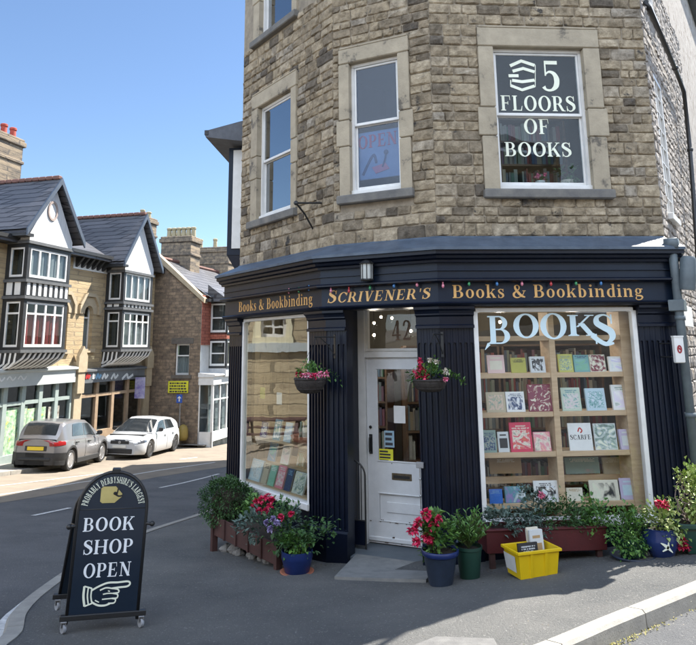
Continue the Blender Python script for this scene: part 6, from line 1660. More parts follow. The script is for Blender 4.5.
hat = dict(L=4.26, W=1.80, wb=2.63, R=.325, xf=1.27, zs=.17, belt=[(-2.13, .93), (-1.9, .97), (-1.4, .97), (.6, .91), (1.0, .91), (1.6, .83), (1.95, .74), (2.13, .62)],
    roof=[(-2.02, .96), (-1.95, 1.04), (-1.6, 1.33), (-1.4, 1.38), (-.6, 1.455), (-.0, 1.44), (.25, 1.36), (1.08, .90)], side=[(.70, -.30, -.46, 0), (-.36, -1.3, 0, -.22)],
    ws=(.22, 1.04), rw=(-1.93, -1.56), hl=(.58, .72), tl=(.76, .90), mir=.62, mirm=plastic, handles=(-.1, -1.0), doorlines=(.8, -.33, -1.15), clad=0, spk=10, alloy=alloyd, rb=.5, rp=.6)
greyp_ = mat('silver_grey_car_paint', (.22, .215, .22), (.20, .196, .2), 4, .3, metal=.35, coat=.7)
whitep = mat('white_car_paint', (.50, .52, .54), (.47, .49, .51), 3, .28, coat=.7)
hat['hm'] = whitep; hat['roofpaint'] = whitep
def groundM(x, y, az):                         # heading az (clockwise from +y), resting on the slope
    a = math.radians(az); f_ = Vector((math.sin(a), math.cos(a), 0)); l_ = Vector((-f_.y, f_.x, 0))
    h = lambda p: zg(p.x, p.y)-KH
    P_ = Vector((x, y, 0)); fz = (h(P_+f_*1.2)-h(P_-f_*1.2))/2.4; lz = (h(P_+l_*.8)-h(P_-l_*.8))/1.6
    X = (f_+Vector((0, 0, fz))).normalized(); Y = (l_+Vector((0, 0, lz))); Y = (Y-X*Y.dot(X)).normalized(); Z = X.cross(Y)
    return Matrix(((X.x, Y.x, Z.x, x), (X.y, Y.y, Z.y, y), (X.z, Y.z, Z.z, h(P_)), (0, 0, 0, 1)))
# rear right and front right wheels of the grey car, front left and rear left wheels of the white one, found on the ground
def placecar(wr, wf, S, side, flip=False):
    a, b = gp(*wr, -KH), gp(*wf, -KH); d = Vector((b.x-a.x, b.y-a.y, 0)); az = math.degrees(math.atan2(d.x, d.y)); print('CAR', a, b, d.length, az); return a, b, az
ga_, gb_, az1 = placecar((67.5, 471), (97.8, 466), suv, -1)
ha_, hb_, az2 = placecar((170, 453), (148, 458), hat, 1)
AZ1, AZ2 = 1.0, 186.0
def from_rear_wheel(p, az, S, s):
    a = math.radians(az); f_ = Vector((math.sin(a), math.cos(a), 0)); l_ = Vector((-f_.y, f_.x, 0)); xr = S['xf']-S['wb']
    return Vector((p.x, p.y, 0)) - f_*xr - l_*s*(S['W']/2-.1)
p = from_rear_wheel(ga_, AZ1, suv, -1)
C1 = car('parked_car', 'silver grey crossover parked nearest, seen from behind, with yellow rear plate', suv, greyp_, groundM(p.x, p.y, AZ1))
a = math.radians(AZ2); f_ = Vector((math.sin(a), math.cos(a), 0)); l_ = Vector((-f_.y, f_.x, 0)); p = Vector((hb_.x, hb_.y, 0))-f_*hat['xf']-l_*(hat['W']/2-.1)
C2 = car('parked_car', 'white hatchback parked facing the camera in front of the grey crossover', hat, whitep, groundM(p.x, p.y, AZ2))
# the white car reflected in the door glass stands behind the photographer's left shoulder
C3 = dup(C2, groundM(-7.2, 1.6, 150), 'white hatchback parked out of the frame, seen only reflected in the door')
# ================================================================== the far side of the street
ST = Vector((math.sin(math.radians(14)), math.cos(math.radians(14)), 0))
def fac_origin(u, v, m):                 # a facade running az 14 at offset m along its normal
    n = Vector((ST.y, -ST.x, 0)); r = ray(u, v); k = m/Vector((r.x, r.y, 0)).dot(n); p = r*k; return Vector((p.x, p.y, 0))
MF = -16.6
O_ = fac_origin(0, 352, MF) - ST*8
FA = Fr(O_, 14.0)
def A(u, v, out=0.0): return FA.px(u, v, out)
buff = brickmat('buff_squared_stone', (.48, .37, .22), (.38, .29, .17), (.30, .24, .16), .42, .17, dirt=(.22, .17, .11), dirtth=.62)
dark = brickmat('soot_dark_rubble_stone', (.34, .25, .17), (.20, .15, .105), (.16, .13, .10), .34, .15, dirt=(.10, .08, .065), dirtth=.56)
chst = brickmat('chimney_stone', (.27, .21, .14), (.18, .14, .10), (.12, .1, .08), .36, .18, dirt=(.06, .055, .05), dirtth=.56)
whiteb = mat('white_painted_boarding', (.62, .63, .64), (.46, .47, .48), 2.5, .6, .3, 12, stretch=(14, 14, .5), spots=((.36, .35, .33), 1.6, .62))
blackt = mat('black_painted_timber', (.018, .020, .022), (.03, .032, .035), 6, .5)
greyf = mat('pale_grey_shop_fascia', (.50, .54, .54), (.44, .48, .48), 4, .5)
redc = mat('red_curtain', (.42, .03, .035), (.28, .02, .025), 14, .8, stretch=(14, 14, 1))
netc = mat('pale_net_curtain', (.5, .5, .46), (.36, .36, .34), 14, .8, stretch=(14, 14, 1))
slate2 = brickmat('slate_courses', (.085, .09, .105), (.06, .065, .08), (.03, .03, .035), .5, .22, mortar=.014, axes='xz', rough=.45, dirt=(.12, .12, .125), dirtth=.66)
redridge = mat('terracotta_ridge', (.17, .075, .055), (.10, .05, .04), 8, .8)
potm = mat('buff_chimney_pot', (.36, .30, .18), (.25, .22, .14), 6, .8); potr = mat('red_chimney_pot', (.36, .06, .04), (.26, .045, .03), 6, .8)
trim = mat('pale_stone_trim', (.46, .38, .26), (.38, .31, .21), 6, .85)
gdark = glassmat('street_window_glass', .02, (.8, .84, .86), maxr=.7)
DM = FA.M
def zat(F, x): p = F.w(x); return zg(p.x, p.y)-.05
# extents along the facade
def xu(u, v=352, out=0): return A(u, v, out)[0]
print('FA x', [round(xu(u), 2) for u in (0, 22, 66, 70, 118, 150, 160)], 'z', A(40, 374), A(100, 372))
xA0 = xu(0)-6.5; xB1 = A(152, 352)[0]
GB = thing('timber_gabled_building', 'buff stone Victorian building with two black and white gabled timber bays over shops', 'building', FA.w(xu(60), 0, zat(FA, xu(60))))
zev = A(96, 262)[1]; zsh = A(30, 372)[1]
ZB = -7.5
depth = 8.0
# main wall with real openings for the two arched windows
aw = []
for (u0, u1, vt, vb) in ((60.5, 69, 304, 350), (82, 93.5, 306, 349)):
    x0, z0 = A((u0), vb); x1, z1 = A(u1, vt); aw.append((x0, x1, z0, z1))
print('arch', aw, 'zev', zev, 'zsh', zsh, xA0, xB1)
def wall_holes(M, x0, x1, z0, z1, holes, y0=0.0, y1=.3):
    q = MB(M); xs = sorted(set([x0, x1]+[h[0] for h in holes]+[h[1] for h in holes])); zs = sorted(set([z0, z1]+[h[2] for h in holes]+[h[3] for h in holes]))
    for i in range(len(xs)-1):
        for j in range(len(zs)-1):
            cx, cz = (xs[i]+xs[i+1])/2, (zs[j]+zs[j+1])/2
            if any(h[0] < cx < h[1] and h[2] < cz < h[3] for h in holes): continue
            q.add([(xs[i], y0, zs[j]), (xs[i+1], y0, zs[j]), (xs[i+1], y0, zs[j+1]), (xs[i], y0, zs[j+1])], [(0, 1, 2, 3)])
    for h in holes:
        a, b, c, d = h; q.add([(a, y0, c), (b, y0, c), (b, y0, d), (a, y0, d), (a, y1, c), (b, y1, c), (b, y1, d), (a, y1, d)], [(0, 4, 5, 1), (1, 5, 6, 2), (2, 6, 7, 3), (3, 7, 4, 0)])
    return q
wall_holes(DM, xA0, xB1, zsh-.2, zev, aw).build('wall', buff, GB)
q = MB(DM); q.box(xA0, xA0+.3, .3, depth, ZB, zev); q.box(xB1-.3, xB1, .01, depth, ZB, zev); q.box(xA0, xB1, depth-.3, depth, ZB, zev); q.build('side_and_rear_wall', dark, GB)
def window(F, P_, x0, x1, z0, z1, y, frame, nlight=1, rail=None, gl=gdark, curtain=None, back=.25, name='window', fw=.06, arch=False):
    q = MB(F.M); q.box(x0, x0+fw, y, y+.06, z0, z1); q.box(x1-fw, x1, y, y+.06, z0, z1); q.box(x0+fw, x1-fw, y, y+.06, z1-fw, z1); q.box(x0+fw, x1-fw, y, y+.06, z0, z0+fw*1.3)
    for k in range(1, nlight):
        xm = x0+(x1-x0)*k/nlight; q.box(xm-fw*.55, xm+fw*.55, y-.004, y+.056, z0+fw*1.3, z1-fw)
    if rail: zr = z0+(z1-z0)*rail; q.box(x0+fw, x1-fw, y-.008, y+.05, zr-.03, zr+.03)
    Wn = q.build(name, frame, P_)
    q = MB(F.M); q.box(x0+fw*.5, x1-fw*.5, y+.03, y+.034, z0+.03, z1-.03); q.build('pane', gl, Wn)
    q = MB(F.M)
    if curtain:
        n_ = 24; zt2 = (z0+(z1-z0)*rail-.02) if rail else z1; vs = []
        for i in range(n_+1):
            xx = x0+(x1-x0)*i/n_; vs += [(xx, y+.10+.03*math.sin(i*1.9), z0), (xx, y+.10+.03*math.sin(i*1.9), zt2)]
        q.add(vs, [(2*i, 2*i+2, 2*i+3, 2*i+1) for i in range(n_)]); q.build('curtain', curtain, Wn)
        q = MB(F.M)
    q.box(x0, x1, y+back, y+back+.02, z0, z1); q.build('dark_room', Mt['interior'], Wn)
    return Wn
for k, (x0, x1, z0, z1) in enumerate(aw):
    window(FA, GB, x0, x1, z0, z1, .16, Mt['white'], rail=.72, curtain=redc if k == 0 else netc, fw=.05)
    # segmental head and hood moulding
    cx = (x0+x1)/2; hw_ = (x1-x0)/2
    q = MB(DM); n_ = 8; pin = [(cx-hw_*1.0*math.cos(PI*t/n_), z1-.32+.32*math.sin(PI*t/n_)) for t in range(n_+1)]
    q.prism([(x0-.0, z1+.001)]+pin[:n_//2+1], .02, .15, 'y'); q.prism(pin[n_//2:]+[(x1, z1+.001)], .02, .15, 'y')
    q.build('arch_spandrel', trim, GB)
    q = MB(DM)
    for (a, b) in (((x0-.32, z1-.35), (x0-.32, z1+.0)), ((x0-.32, z1+.0), (x0-.02, z1+.42)), ((x0-.02, z1+.42), (x1+.02, z1+.42)), ((x1+.02, z1+.42), (x1+.32, z1+.0)), ((x1+.32, z1+.0), (x1+.32, z1-.35))):
        for p in _stroke([a, b], .14, 1): q.prism(p, -.10-.001*random.random(), .0, 'y')
    q.build('hood_mould', trim, GB)
    q = MB(DM); q.prism([(x0-.22, z1-.33), (x0, z1-.33)]+[p for p in pin[:n_//2+1]]+[(cx, z1+.33), (x0-.05, z1+.33), (x0-.22, z1)], -.02, .001, 'y'); q.prism([(cx, z1+.33)]+pin[n_//2:]+[(x1, z1-.33), (x1+.22, z1-.33), (x1+.22, z1), (x1+.05, z1+.33)], -.021, .001, 'y'); q.build('arch_surround', trim, GB)
    q = MB(DM); q.box(x0-.15, x1+.15, -.10, .16, z0-.14, z0); q.build('sill', trim, GB)
# bracketed eaves between the bays
q = MB(DM); q.box(xA0, xB1, -.42, .05, zev+.02, zev+.14); q.box(xA0, xB1, -.5, -.40, zev+.13, zev+.26); q.build('eaves_gutter', blackt, GB)
q = MB(DM); x = xu(67)+.1
while x < xu(118)-.1: q.prism([(-.38, zev+.02), (-.02, zev+.02), (-.02, zev-.36), (-.12, zev-.30)], x, x+.12, 'x'); x += .34
q.build('eaves_bracket', blackt, GB)
q = MB(DM); q.box(xu(67), xu(118), -.03, .0, zev-.42, zev+.02); q.build('eaves_board', Mt['white'], GB)
# main slate roof behind
def roofslab(q, P_):
    q.add(P_, [(0, 1, 2, 3)])
zr_ = zev+2.9
q = MB(DM); q.add([(xA0, -.45, zev+.14), (xB1+.1, -.45, zev+.14), (xB1+.1, 3.4, zr_-.7), (xA0, 3.4, zr_-.7), (xB1+.1, 7.9, zev+.1), (xA0, 7.9, zev+.1), (xB1+.1, -.45, zev+.02), (xA0, -.45, zev+.02)], [(0, 1, 2, 3), (3, 2, 4, 5), (7, 6, 1, 0), (6, 4, 2, 1), (7, 0, 3, 5)]); q.build('main_roof', slate2, GB)

def bay(uL, uR, vg0L, vpk, upk, vwt, vwb, vlt, vlb, vcorb, out, curtains, label, uext, sidew=True):
    """a two storey timber bay: front between uL and uR, standing `out` from the wall, gable above"""
    x0 = A(uL, 320, out)[0]; x1 = A(uR, 320, out)[0]
    z = lambda v, u=(uL+uR)/2: A(u, v, out)[1]
    zg0 = z(vg0L); zpk = A(upk, vpk, out)[1]; z1t, z1b = z(vwt), z(vwb); z2t, z2b = z(vlt), z(vlb); zc = z(vcorb)
    print('bay', x0, x1, 'zs', zg0, zpk, z1t, z1b, z2t, z2b, zc)
    M = DM
    q = MB(M)                                            # black timber box with openings
    holes = [(x0+.14, x1-.14, z1b, z1t), (x0+.14, x1-.14, z2b, z2t)]
    fr_ = wall_holes(M, x0, x1, zc, zg0, holes, -out, -out+.12); By = fr_.build('bay', blackt, GB)
    F2 = Fr(FA.w(x0, 0, 0), 104.0); M2 = F2.M           # the flank that faces the camera: runs from the wall out to the corner
    h2 = [(.15, out-.14, z1b, z1t), (.15, out-.14, z2b, z2t)]
    if sidew: wall_holes(M2, 0, out, zc, zg0, h2, 0, .12).build('bay_flank', blackt, By)
    q = MB(M); q.box(x1-.05, x1, -out+.001, 0, zc, zg0); q.build('bay_flank', blackt, By)
    for (a, b, c, d), cu in zip(holes, curtains): window(FA, GB, a, b, c, d, -out+.02, Mt['white'], 4, rail=.74 if d == z2t else None, curtain=cu, back=.35, name='bay_window', fw=.07)
    for (a, b, c, d), cu in zip(h2, curtains): window(F2, GB, a, b, c, d, .02, Mt['white'], 1, rail=.74 if d == z2t else None, curtain=None, back=.35, name='flank_window', fw=.06)
    # white panels between timbers, on both storeys' spandrels
    q = MB(M); zs0, zs1 = z2t+.22, z1b-.14; n_ = 8; st = (x1-x0)/n_
    for k in range(n_): q.box(x0+st*k+.07, x0+st*(k+1)-.07, -out-.02, -out, zs0, zs1)
    q.build('white_panel', Mt['white'], By)
    q = MB(M2)
    for k in range(2): q.box(.12+k*(out-.2)/2, .12+(k+1)*(out-.2)/2-.1, -.02, 0, zs0, zs1)
    q.build('white_panel', Mt['white'], By)
    for zz in (z2b-.14, z1b-.13, z2t+.14, zg0-.05): 
        q = MB(M); q.box(x0-.06, x1+.06, -out-.07, -out, zz-.05, zz+.05); q.box(x0-.06, x0, -out+.001, 0, zz-.049, zz+.049); q.build('string_board', mat('weathered_grey_board', (.12, .125, .13), (.08, .085, .09), 5, .6) if 'weathered_grey_board' not in bpy.data.materials else bpy.data.materials['weathered_grey_board'], By)
    # coved corbel with white ribs beneath
    q = MB(M); prf = [(-out, zc), (-out*.92, zc-.18), (-out*.55, zc-.42), (-.02, zc-.62), (0, zc-.62), (0, zc)]
    q.prism(prf, x0, x1, 'x'); q.build('cove', blackt, By)
    q = MB(M); n_ = 9
    for k in range(n_):
        xx = x0+(x1-x0)*(k+.3)/n_
        pts_ = [(xx+.18, -out-.012, zc-.02), (xx+.12, -out*.93-.012, zc-.2), (xx, -out*.56-.012, zc-.44), (xx-.1, -.03, zc-.62)]
        q.tube(pts_, .045, 5)
    q.build('white_rib', Mt['white'], By)
    q = MB(M2)
    for k in range(4):
        xx = out*(k+.6)/4.3; q.tube([(xx, -.012, zc-.0), (xx-.05, -.01, zc-.3-.1*(1-k/4)), (max(.02, xx-.25), -.01, zc-.5)], .04, 5)
    q.build('white_rib', Mt['white'], By)
    # gable, boarded white, with bargeboards; roof running back
    oh = .28; xm = (x0+x1)/2; zE = zg0
    q = MB(M); q.prism([(x0, zE), (x1, zE), (x1, zE+.25), (xm, zpk-.2), (x0, zE+.25)], -out-.02, -out+.1, 'y'); q.prism([(x0, zE), (x0+.02, zE), (x0+.02, zE+.5), (x0, zE+.5)], -out+.1, 0, 'y'); q.build('gable', whiteb, By)
    q = MB(M); ez = zE+.42 if True else 0
    exl, exr = x0-.42, x1+.42; sl = (zpk-(zE+.15))/(xm-exl)
    for (xa_, xb_) in ((exl, xm), (exr, xm)):
        q.add([(xa_, -out-oh, zE+.10), (xb_, -out-oh, zpk-.08), (xb_, -out-oh, zpk+.16), (xa_, -out-oh, zE+.34), (xa_, -out-oh+.06, zE+.10), (xb_, -out-oh+.06, zpk-.08), (xb_, -out-oh+.06, zpk+.16), (xa_, -out-oh+.06, zE+.34)], [(0, 1, 2, 3), (4, 7, 6, 5), (0, 4, 5, 1), (3, 2, 6, 7), (0, 3, 7, 4)])
    q.build('bargeboard', mat('blue_grey_bargeboard', (.07, .09, .12), (.05, .065, .09), 5, .5) if 'blue_grey_bargeboard' not in bpy.data.materials else bpy.data.materials['blue_grey_bargeboard'], By)
    q = MB(M); yb = uext
    q.add([(exl, -out-oh+.07, zE+.33), (xm, -out-oh+.07, zpk+.15), (xm, yb, zpk+.15), (exl, yb, zE+.33), (exr, -out-oh+.07, zE+.33), (exr, yb, zE+.33)], [(0, 1, 2, 3), (1, 4, 5, 2)])
    q.add([(exl, -out-oh+.07, zE+.20), (xm, -out-oh+.07, zpk+.02), (xm, yb, zpk+.02), (exl, yb, zE+.20), (exr, -out-oh+.07, zE+.20), (exr, yb, zE+.20)], [(3, 2, 1, 0), (2, 5, 4, 1)])
    q.build('bay_roof', slate3, By)
    q = MB(M); yy = -out-oh+.1
    while yy < yb-.1: q.bbox(xm-.09, xm+.09, yy, yy+.27, zpk+.10, zpk+.25, .03); yy += .29
    q.build('ridge_tile', redridge, By)
    q = MB(M); q.box(exl+.02, x0, -out-oh+.1, .3, zE+.10, zE+.2); q.build('soffit', blackt, By)
    return x0, x1, zg0, zpk, By
slate3 = brickmat('slate_courses_on_bays', (.105, .105, .115), (.068, .07, .078), (.025, .025, .03), .4, .2, mortar=.02, axes='yz', rough=.4, dirt=(.15, .15, .16), dirtth=.68)
OUT = .85
b1 = bay(22.5, 66.5, 243.5, 183, 57.0, 250, 279, 303, 347, 352, OUT, (netc, redc), '', 6.0)
b2 = bay(122, 151, 272, 219, 146, 274.5, 301, 313, 347, 351, OUT, (netc, netc), '', 5.0)
# carved ring ornament on the nearer gable
q = MB(DM); x_, z_ = A(53, 211, OUT+.03)
for p in _ring(x_, z_, .26, .36, .19, .28): q.prism(p, -OUT-.055, -OUT-.02, 'y')
q.build('gable_ornament', mat('tarnished_ornament', (.36, .30, .27), (.28, .22, .2), 9, .7), b1[4])

# shopfronts on the ground floor
def shopfront(u0, u1, vft, vfb, vtr, vb, fas, frame, n_, label, ends=trim, glassm=gdark, sill=0):
    um = (u0+u1)/2; x0 = A(u0, vfb)[0]; x1 = A(u1, vfb)[0]; z = lambda v: A(um, v, .1)[1]
    zf1, zf0, ztr_, zb_ = z(vft), z(vfb), z(vtr), z(vb)
    q = MB(DM); q.box(x0, x1, -.22, 0, zf0, zf1); q.prism([(-.22, zf1), (-.30, zf1+.05), (-.30, zf1+.12), (0, zf1+.18), (0, zf1)], x0-.05, x1+.05, 'x'); Sf = q.build('shopfront', fas, GB)
    q = MB(DM); w_ = .09
    for k in range(n_+1):
        xx = x0+(x1-x0)*k/n_; q.box(max(x0, xx-w_), min(x1, xx+w_), -.10, .05, zb_, zf0)
    q.box(x0, x1, -.09, .04, ztr_-.06, ztr_+.06); q.box(x0, x1, -.12, .06, ZB, zb_+sill); q.build('mullion_frame', frame, Sf)
    q = MB(DM); q.box(x0, x1, .0, .005, zb_, zf0); q.build('pane', glassm, Sf)
    q = MB(DM); q.box(x0, x1, 1.6, 1.65, zb_-.5, zf0+.2); q.box(x0, x1, .06, 1.6, zb_-.5, zb_); q.build('dark_interior', Mt['interior'], Sf)
    return Sf, x0, x1, zf0, zf1, ztr_, zb_
xq = xu(0)
SfA, a0, a1, af0, af1, atr, ab = shopfront(-60, 70, 374, 387.5, 405, 456, greyf, mat('sage_shop_frame', (.34, .40, .38), (.28, .34, .32), 5, .5), 7, 'a')
SfB, c0, c1, cf0, cf1, ctr, cb_ = shopfront(79, 140, 371.5, 381, 393.5, 428, mat('charcoal_pub_fascia', (.10, .11, .12), (.14, .15, .16), 5, .5), mat('sandstone_mullion', (.36, .26, .17), (.28, .2, .13), 6, .8), 4, 'b')
# stone piers between the shops
for (u0, u1) in ((70.5, 78), (140.5, 146)):
    x0 = A(u0, 400)[0]; x1 = A(u1, 400)[0]; q = MB(DM); q.box(x0, x1, -.16, .1, ZB, zsh+.3); Pr = q.build('stone_pier', trim, GB)
    q = MB(DM); q.prism([(x0-.04, zsh-.1), (x1+.04, zsh-.1), (x1+.04, zsh+.5), ((x0+x1)/2, zsh+.9), (x0-.04, zsh+.5)], -.30, -.165, 'y'); q.box(x0+.02, x1-.02, -.26, -.165, zsh-.9, zsh-.1); q.build('console', trim, Pr)
# colourful display behind the first shop's glass: sheets of green, yellow and white shapes
posterg = mat('green_leaf_window_graphic', (.10, .30, .12), (.62, .66, .55), 5.5, .5, spots=((.65, .58, .10), 4, .56), detail=2)
posterb = mat('pale_poster', (.55, .56, .5), (.16, .12, .1), 5, .5, detail=2)
def shopcard(u0, u1, v0, v1, m_, label, cat='poster', out=.02):
    x0, z1_ = A(u0, v0, out); x1, z0_ = A(u1, v1, out); T = thing('window_poster', label, cat, FA.M @ Matrix.Translation(((x0+x1)/2, -out, z0_))); q = MB(DM); q.box(x0, x1, -out, -out+.02, z0_, z1_); q.build('sheet', m_, T); return T
shopcard(3, 24, 409, 452, posterg, 'green yellow and white leafy graphic in the far left shop window')
shopcard(27, 44, 409, 433, posterg, 'leafy green and pink graphic above the grey car roof')
shopcard(48.5, 58, 407, 427, posterb, 'white framed poster in the shop window right of the leafy graphics')
shopcard(0-9, 1, 411, 450, posterb, 'pale poster at the extreme left of the street windows')
q = MB(DM)                                  # grey wavy lettering-like pattern on the pale fascia is an ornament frieze
x = a0+.4
while x < a1-2.6:
    for p in _stroke([(x, af0+.55*(af1-af0)), (x+.12, af0+.8*(af1-af0)), (x+.26, af0+.5*(af1-af0)), (x+.40, af0+.75*(af1-af0))], .05, 3): q.prism(p, -.235, -.22, 'y')
    x += .5
q.build('fascia_pattern', mat('white_fascia_pattern', (.72, .74, .74), (.66, .68, .68), 9, .5), SfA)
for (u0, u1, c) in ((86, 90, 'red'), (93, 95, 'white'), (96, 101, 'sky blue'), (102, 108, 'white'), (111, 118, 'pale grey'), (122, 133, 'pale grey')):
    q = MB(DM); 
    for p in _stroke([A(u0, 379, .23), A((u0+u1)/2-.5, 374, .23), A((u0+u1)/2+.5, 378, .23), A(u1, 374.5, .23)], .10, 3): q.prism(p, -.24, -.221, 'y')
    q.build('fascia_motif', cm(c, COLS[c]), SfB)
# a hanging purple and white flag/lamp at the pub corner
x_, z_ = A(140, 375, .5); q = MB(DM); q.bbox(x_-.04, x_+.04, -.75, -.3, z_-1.0, z_-.1); T = tag(q.build('hanging_sign', mat('purple_sign', (.10, .07, .35), (.5, .5, .6), 3, .5)), 'small purple hanging sign on the stone pier at the end of the pub front', 'sign')
q = MB(DM); q.tube([(x_, -.02, z_-.05), (x_, -.8, z_-.05)], .02, 6); q.build('sign_arm', blackt, T)
# chimneys
def chimney(F, uL, uR, vt, vb, y, npots, pm, label, potv, lean=0, dpt=.9, M_=None):
    out = -y; x0 = F.px(uL, vt, out)[0]; x1 = F.px(uR, vt, out)[0]; z1_ = F.px((uL+uR)/2, vt, out)[1]; z0_ = F.px((uL+uR)/2, vb, out)[1]-1.5; zp = F.px((uL+uR)/2, potv, out)[1]
    q = MB(F.M); q.box(x0+.1, x1-.1, y, y+dpt, z0_, z1_-.35); q.bbox(x0, x1, y-.08, y+dpt+.08, z1_-.35, z1_-.12, .03); q.bbox(x0+.06, x1-.06, y-.03, y+dpt+.03, z1_-.12, z1_, .03); q.bbox(x0+.03, x1-.03, y-.05, y+dpt+.05, z1_-1.1, z1_-.95, .03)
    Ch = q.build('chimney', chst, GB if F is FA else label)
    q = MB(F.M); h = zp-z1_
    for k in range(npots):
        c = x0+.25+(x1-x0-.5)*(k/(max(1, npots-1))); q.lathe([(.14, 0), (.12, h*.75), (.15, h*.8), (.15, h*.95), (.11, h)], 10, (c, y+dpt/2, z1_-.01))
    q.build('chimney_pot', pm, Ch, smooth=True, angle=40); return Ch
chimney(FA, -2, 26, 135, 183, 3.2, 3, potr, None, 122)
chimney(FA, 147, 158, 218, 260, 3.2, 2, potm, None, 210)

# ================================================================== the dark gabled building with the corner shop
n_ = Vector((ST.y, -ST.x, 0))
G0 = FA.w(xB1+.05, -.3)                      # its flank starts at the wall line and comes forward to the street
FG = Fr(G0, 101.0)
def Gx(u, v, out=0): return FG.px(u, v, out)
xg1 = Gx(199.5, 380)[0]; xg0 = Gx(140, 380)[0]
DB = thing('dark_stone_building', 'dark rubble stone building with long sloping gable wall and white corner shop', 'building', FG.w(0, 0, zg(G0.x, G0.y)))
za_, zb__ = Gx(158, 257)[1], Gx(199.5, 299)[1]; xs_ = Gx(158, 257)[0]
sl = (zb__-za_)/(xg1-xs_); xpk = xg0-1.5; zpk_ = za_+sl*(xpk-xs_)*.55
print('DB', xg0, xg1, za_, zb__, sl)
wx0, wz1 = Gx(175.5, 344); wx1, wz0 = Gx(188.5, 375)
ztop_ = lambda x: za_+sl*(x-xs_)
q = MB(FG.M)
zlo = min(zb__, wz1)
q2 = wall_holes(FG.M, xg0-3, xg1, ZB-1.5, zb__-.02, [(wx0, wx1, wz0, wz1)]); 
q2.add([(xg1, 0, zb__-.02), (xg1, 0, zb__), (xs_, 0, za_), (xg0-3, 0, za_+.5), (xg0-3, 0, zb__-.02)], [(4, 3, 2, 1, 0)])
q2.add([(xg1, 0, ZB-1.5), (xg1, 5.5, ZB-1.5), (xg1, 5.5, zb__), (xg1, 0, zb__)], [(0, 1, 2, 3)])
q2.build('gable_wall', dark, DB)
window(FG, DB, wx0, wx1, wz0, wz1, .14, Mt['white'], rail=.62, fw=.07, curtain=netc)
q = MB(FG.M); q.box(wx0-.15, wx1+.15, -.06, .14, wz0-.16, wz0); q.box(wx0-.2, wx1+.2, -.03, .0, wz1, wz1+.28); q.build('window_dressing', mat('dark_lintel_stone', (.15, .13, .11), (.1, .09, .08), 6, .85), DB)
q = MB(FG.M); e = .16                       # coping along the sloping verge
q.add([(xs_-.3, -.1, za_-sl*.3-e), (xg1+.15, -.1, zb__+sl*.15-e*.4), (xg1+.15, -.1, zb__+sl*.15+e*1.0), (xs_-.3, -.1, za_-sl*.3+e), (xs_-.3, .3, za_-sl*.3-e), (xg1+.15, .3, zb__+sl*.15-e*.4), (xg1+.15, .3, zb__+sl*.15+e), (xs_-.3, .3, za_-sl*.3+e)], [(0, 1, 2, 3), (4, 7, 6, 5), (0, 4, 5, 1), (3, 2, 6, 7), (1, 5, 6, 2), (0, 3, 7, 4)])
q.build('coping', trim, DB)
q = MB(FG.M)                                # slate roof slope facing the street, ridge at the back
rdz = Gx(215, 258, -3)[1]
xr_ = Gx(160, 262, -4)[0]
q.add([(xg1+.3, .3, zb__+.1), (xg1+.3, 16, zb__+.1), (xs_-.6, 16, za_+.35), (xs_-.6, .3, za_+.1), (xs_-3.5, 16, za_-.9), (xs_-3.5, .3, za_-.9)], [(0, 1, 2, 3), (3, 2, 4, 5)]); q.build('slate_roof', slate3, DB)
q = MB(FG.M); yy = .3
q.tube([(xs_-.6, .3, za_+.15), (xs_-.6, 16, za_+.4)], .11, 6); q.build('ridge', redridge, DB)
q = MB(FG.M); q.box(xg1+.12, xg1+.32, .1, 12, zb__-.12, zb__+.02); q.build('gutter', blackt, DB)
chimney(FG, 160, 193, 236, 262, 3.4, 6, potm, DB, 225.5, dpt=1.2)
chimney(FG, 193, 230, 247, 268, 9.0, 3, potm, DB, 237, dpt=1.2)
# its street front: bay of red tile and white boards over a glazed corner shop
FS2 = Fr(FG.w(xg1, 0), 14.0)
Z2 = lambda u, v, o=.0: FS2.px(u, v, o)
ob = .55
xw = [FS2.px(u, 380, ob)[0] for u in (201, 213, 240)]
print('FS2', xw)
zA_, zB_, zC_, zD_ = Z2(215, 383, ob)[1], Z2(215, 352, ob)[1], Z2(215, 300, ob)[1], Z2(215, 345, ob)[1]
xe_ = max(6, xw[2]+1)
q = MB(FS2.M); q.box(0, xe_, 0.0, .3, ZB-2, zb__); q.build('front_wall', Mt['white'], DB)
redt = brickmat('red_hung_tiles', (.40, .13, .085), (.32, .10, .065), (.2, .06, .04), .2, .14, dirt=(.3, .09, .05), dirtth=.7)
zr1, zr0 = Z2(206, 345, 0)[1], Z2(206, 302, 0)[1]
# boxed upper bay standing proud of the front
Fb0 = Fr(FS2.w(.9, 0), 104.0)
zu1 = Z2(212, 303, .3)[1]; zu0 = Z2(212, 378, .3)[1]; zum = Z2(212, 338, .3)[1]
q = MB(FS2.M); q.box(.9, 3.6, -.9, 0, zum-.12, zum+.25); Ub = q.build('upper_bay', redt, DB)
q = MB(FS2.M); q.box(.02, .88, -.05, 0, zr1, zr0+.3); q.build('tile_hanging', redt, Ub)
for (za2, zb2) in ((zu0+.55, zum-.14), (zum+.27, zu1)):
    window(FS2, DB, .95, 3.6, za2, zb2, -.9, Mt['white'], 4, rail=None, fw=.07, name='bay_window')
    window(Fb0, DB, .05, .88, za2, zb2, .0, Mt['white'], 1, rail=.5, fw=.08, name='flank_window')
    q = MB(FS2.M); q.box(.9, 3.6, -.92, -.0, za2-.1, za2-.001); q.box(.9, 3.6, -.92, 0, zb2, zb2+.1); q.build('timber_band', blackt, Ub)
    for xx in (.9, 3.6): q = MB(FS2.M); q.box(xx-.06, xx+.05, -.94, -.86, za2, zb2); q.build('corner_post', blackt, Ub)
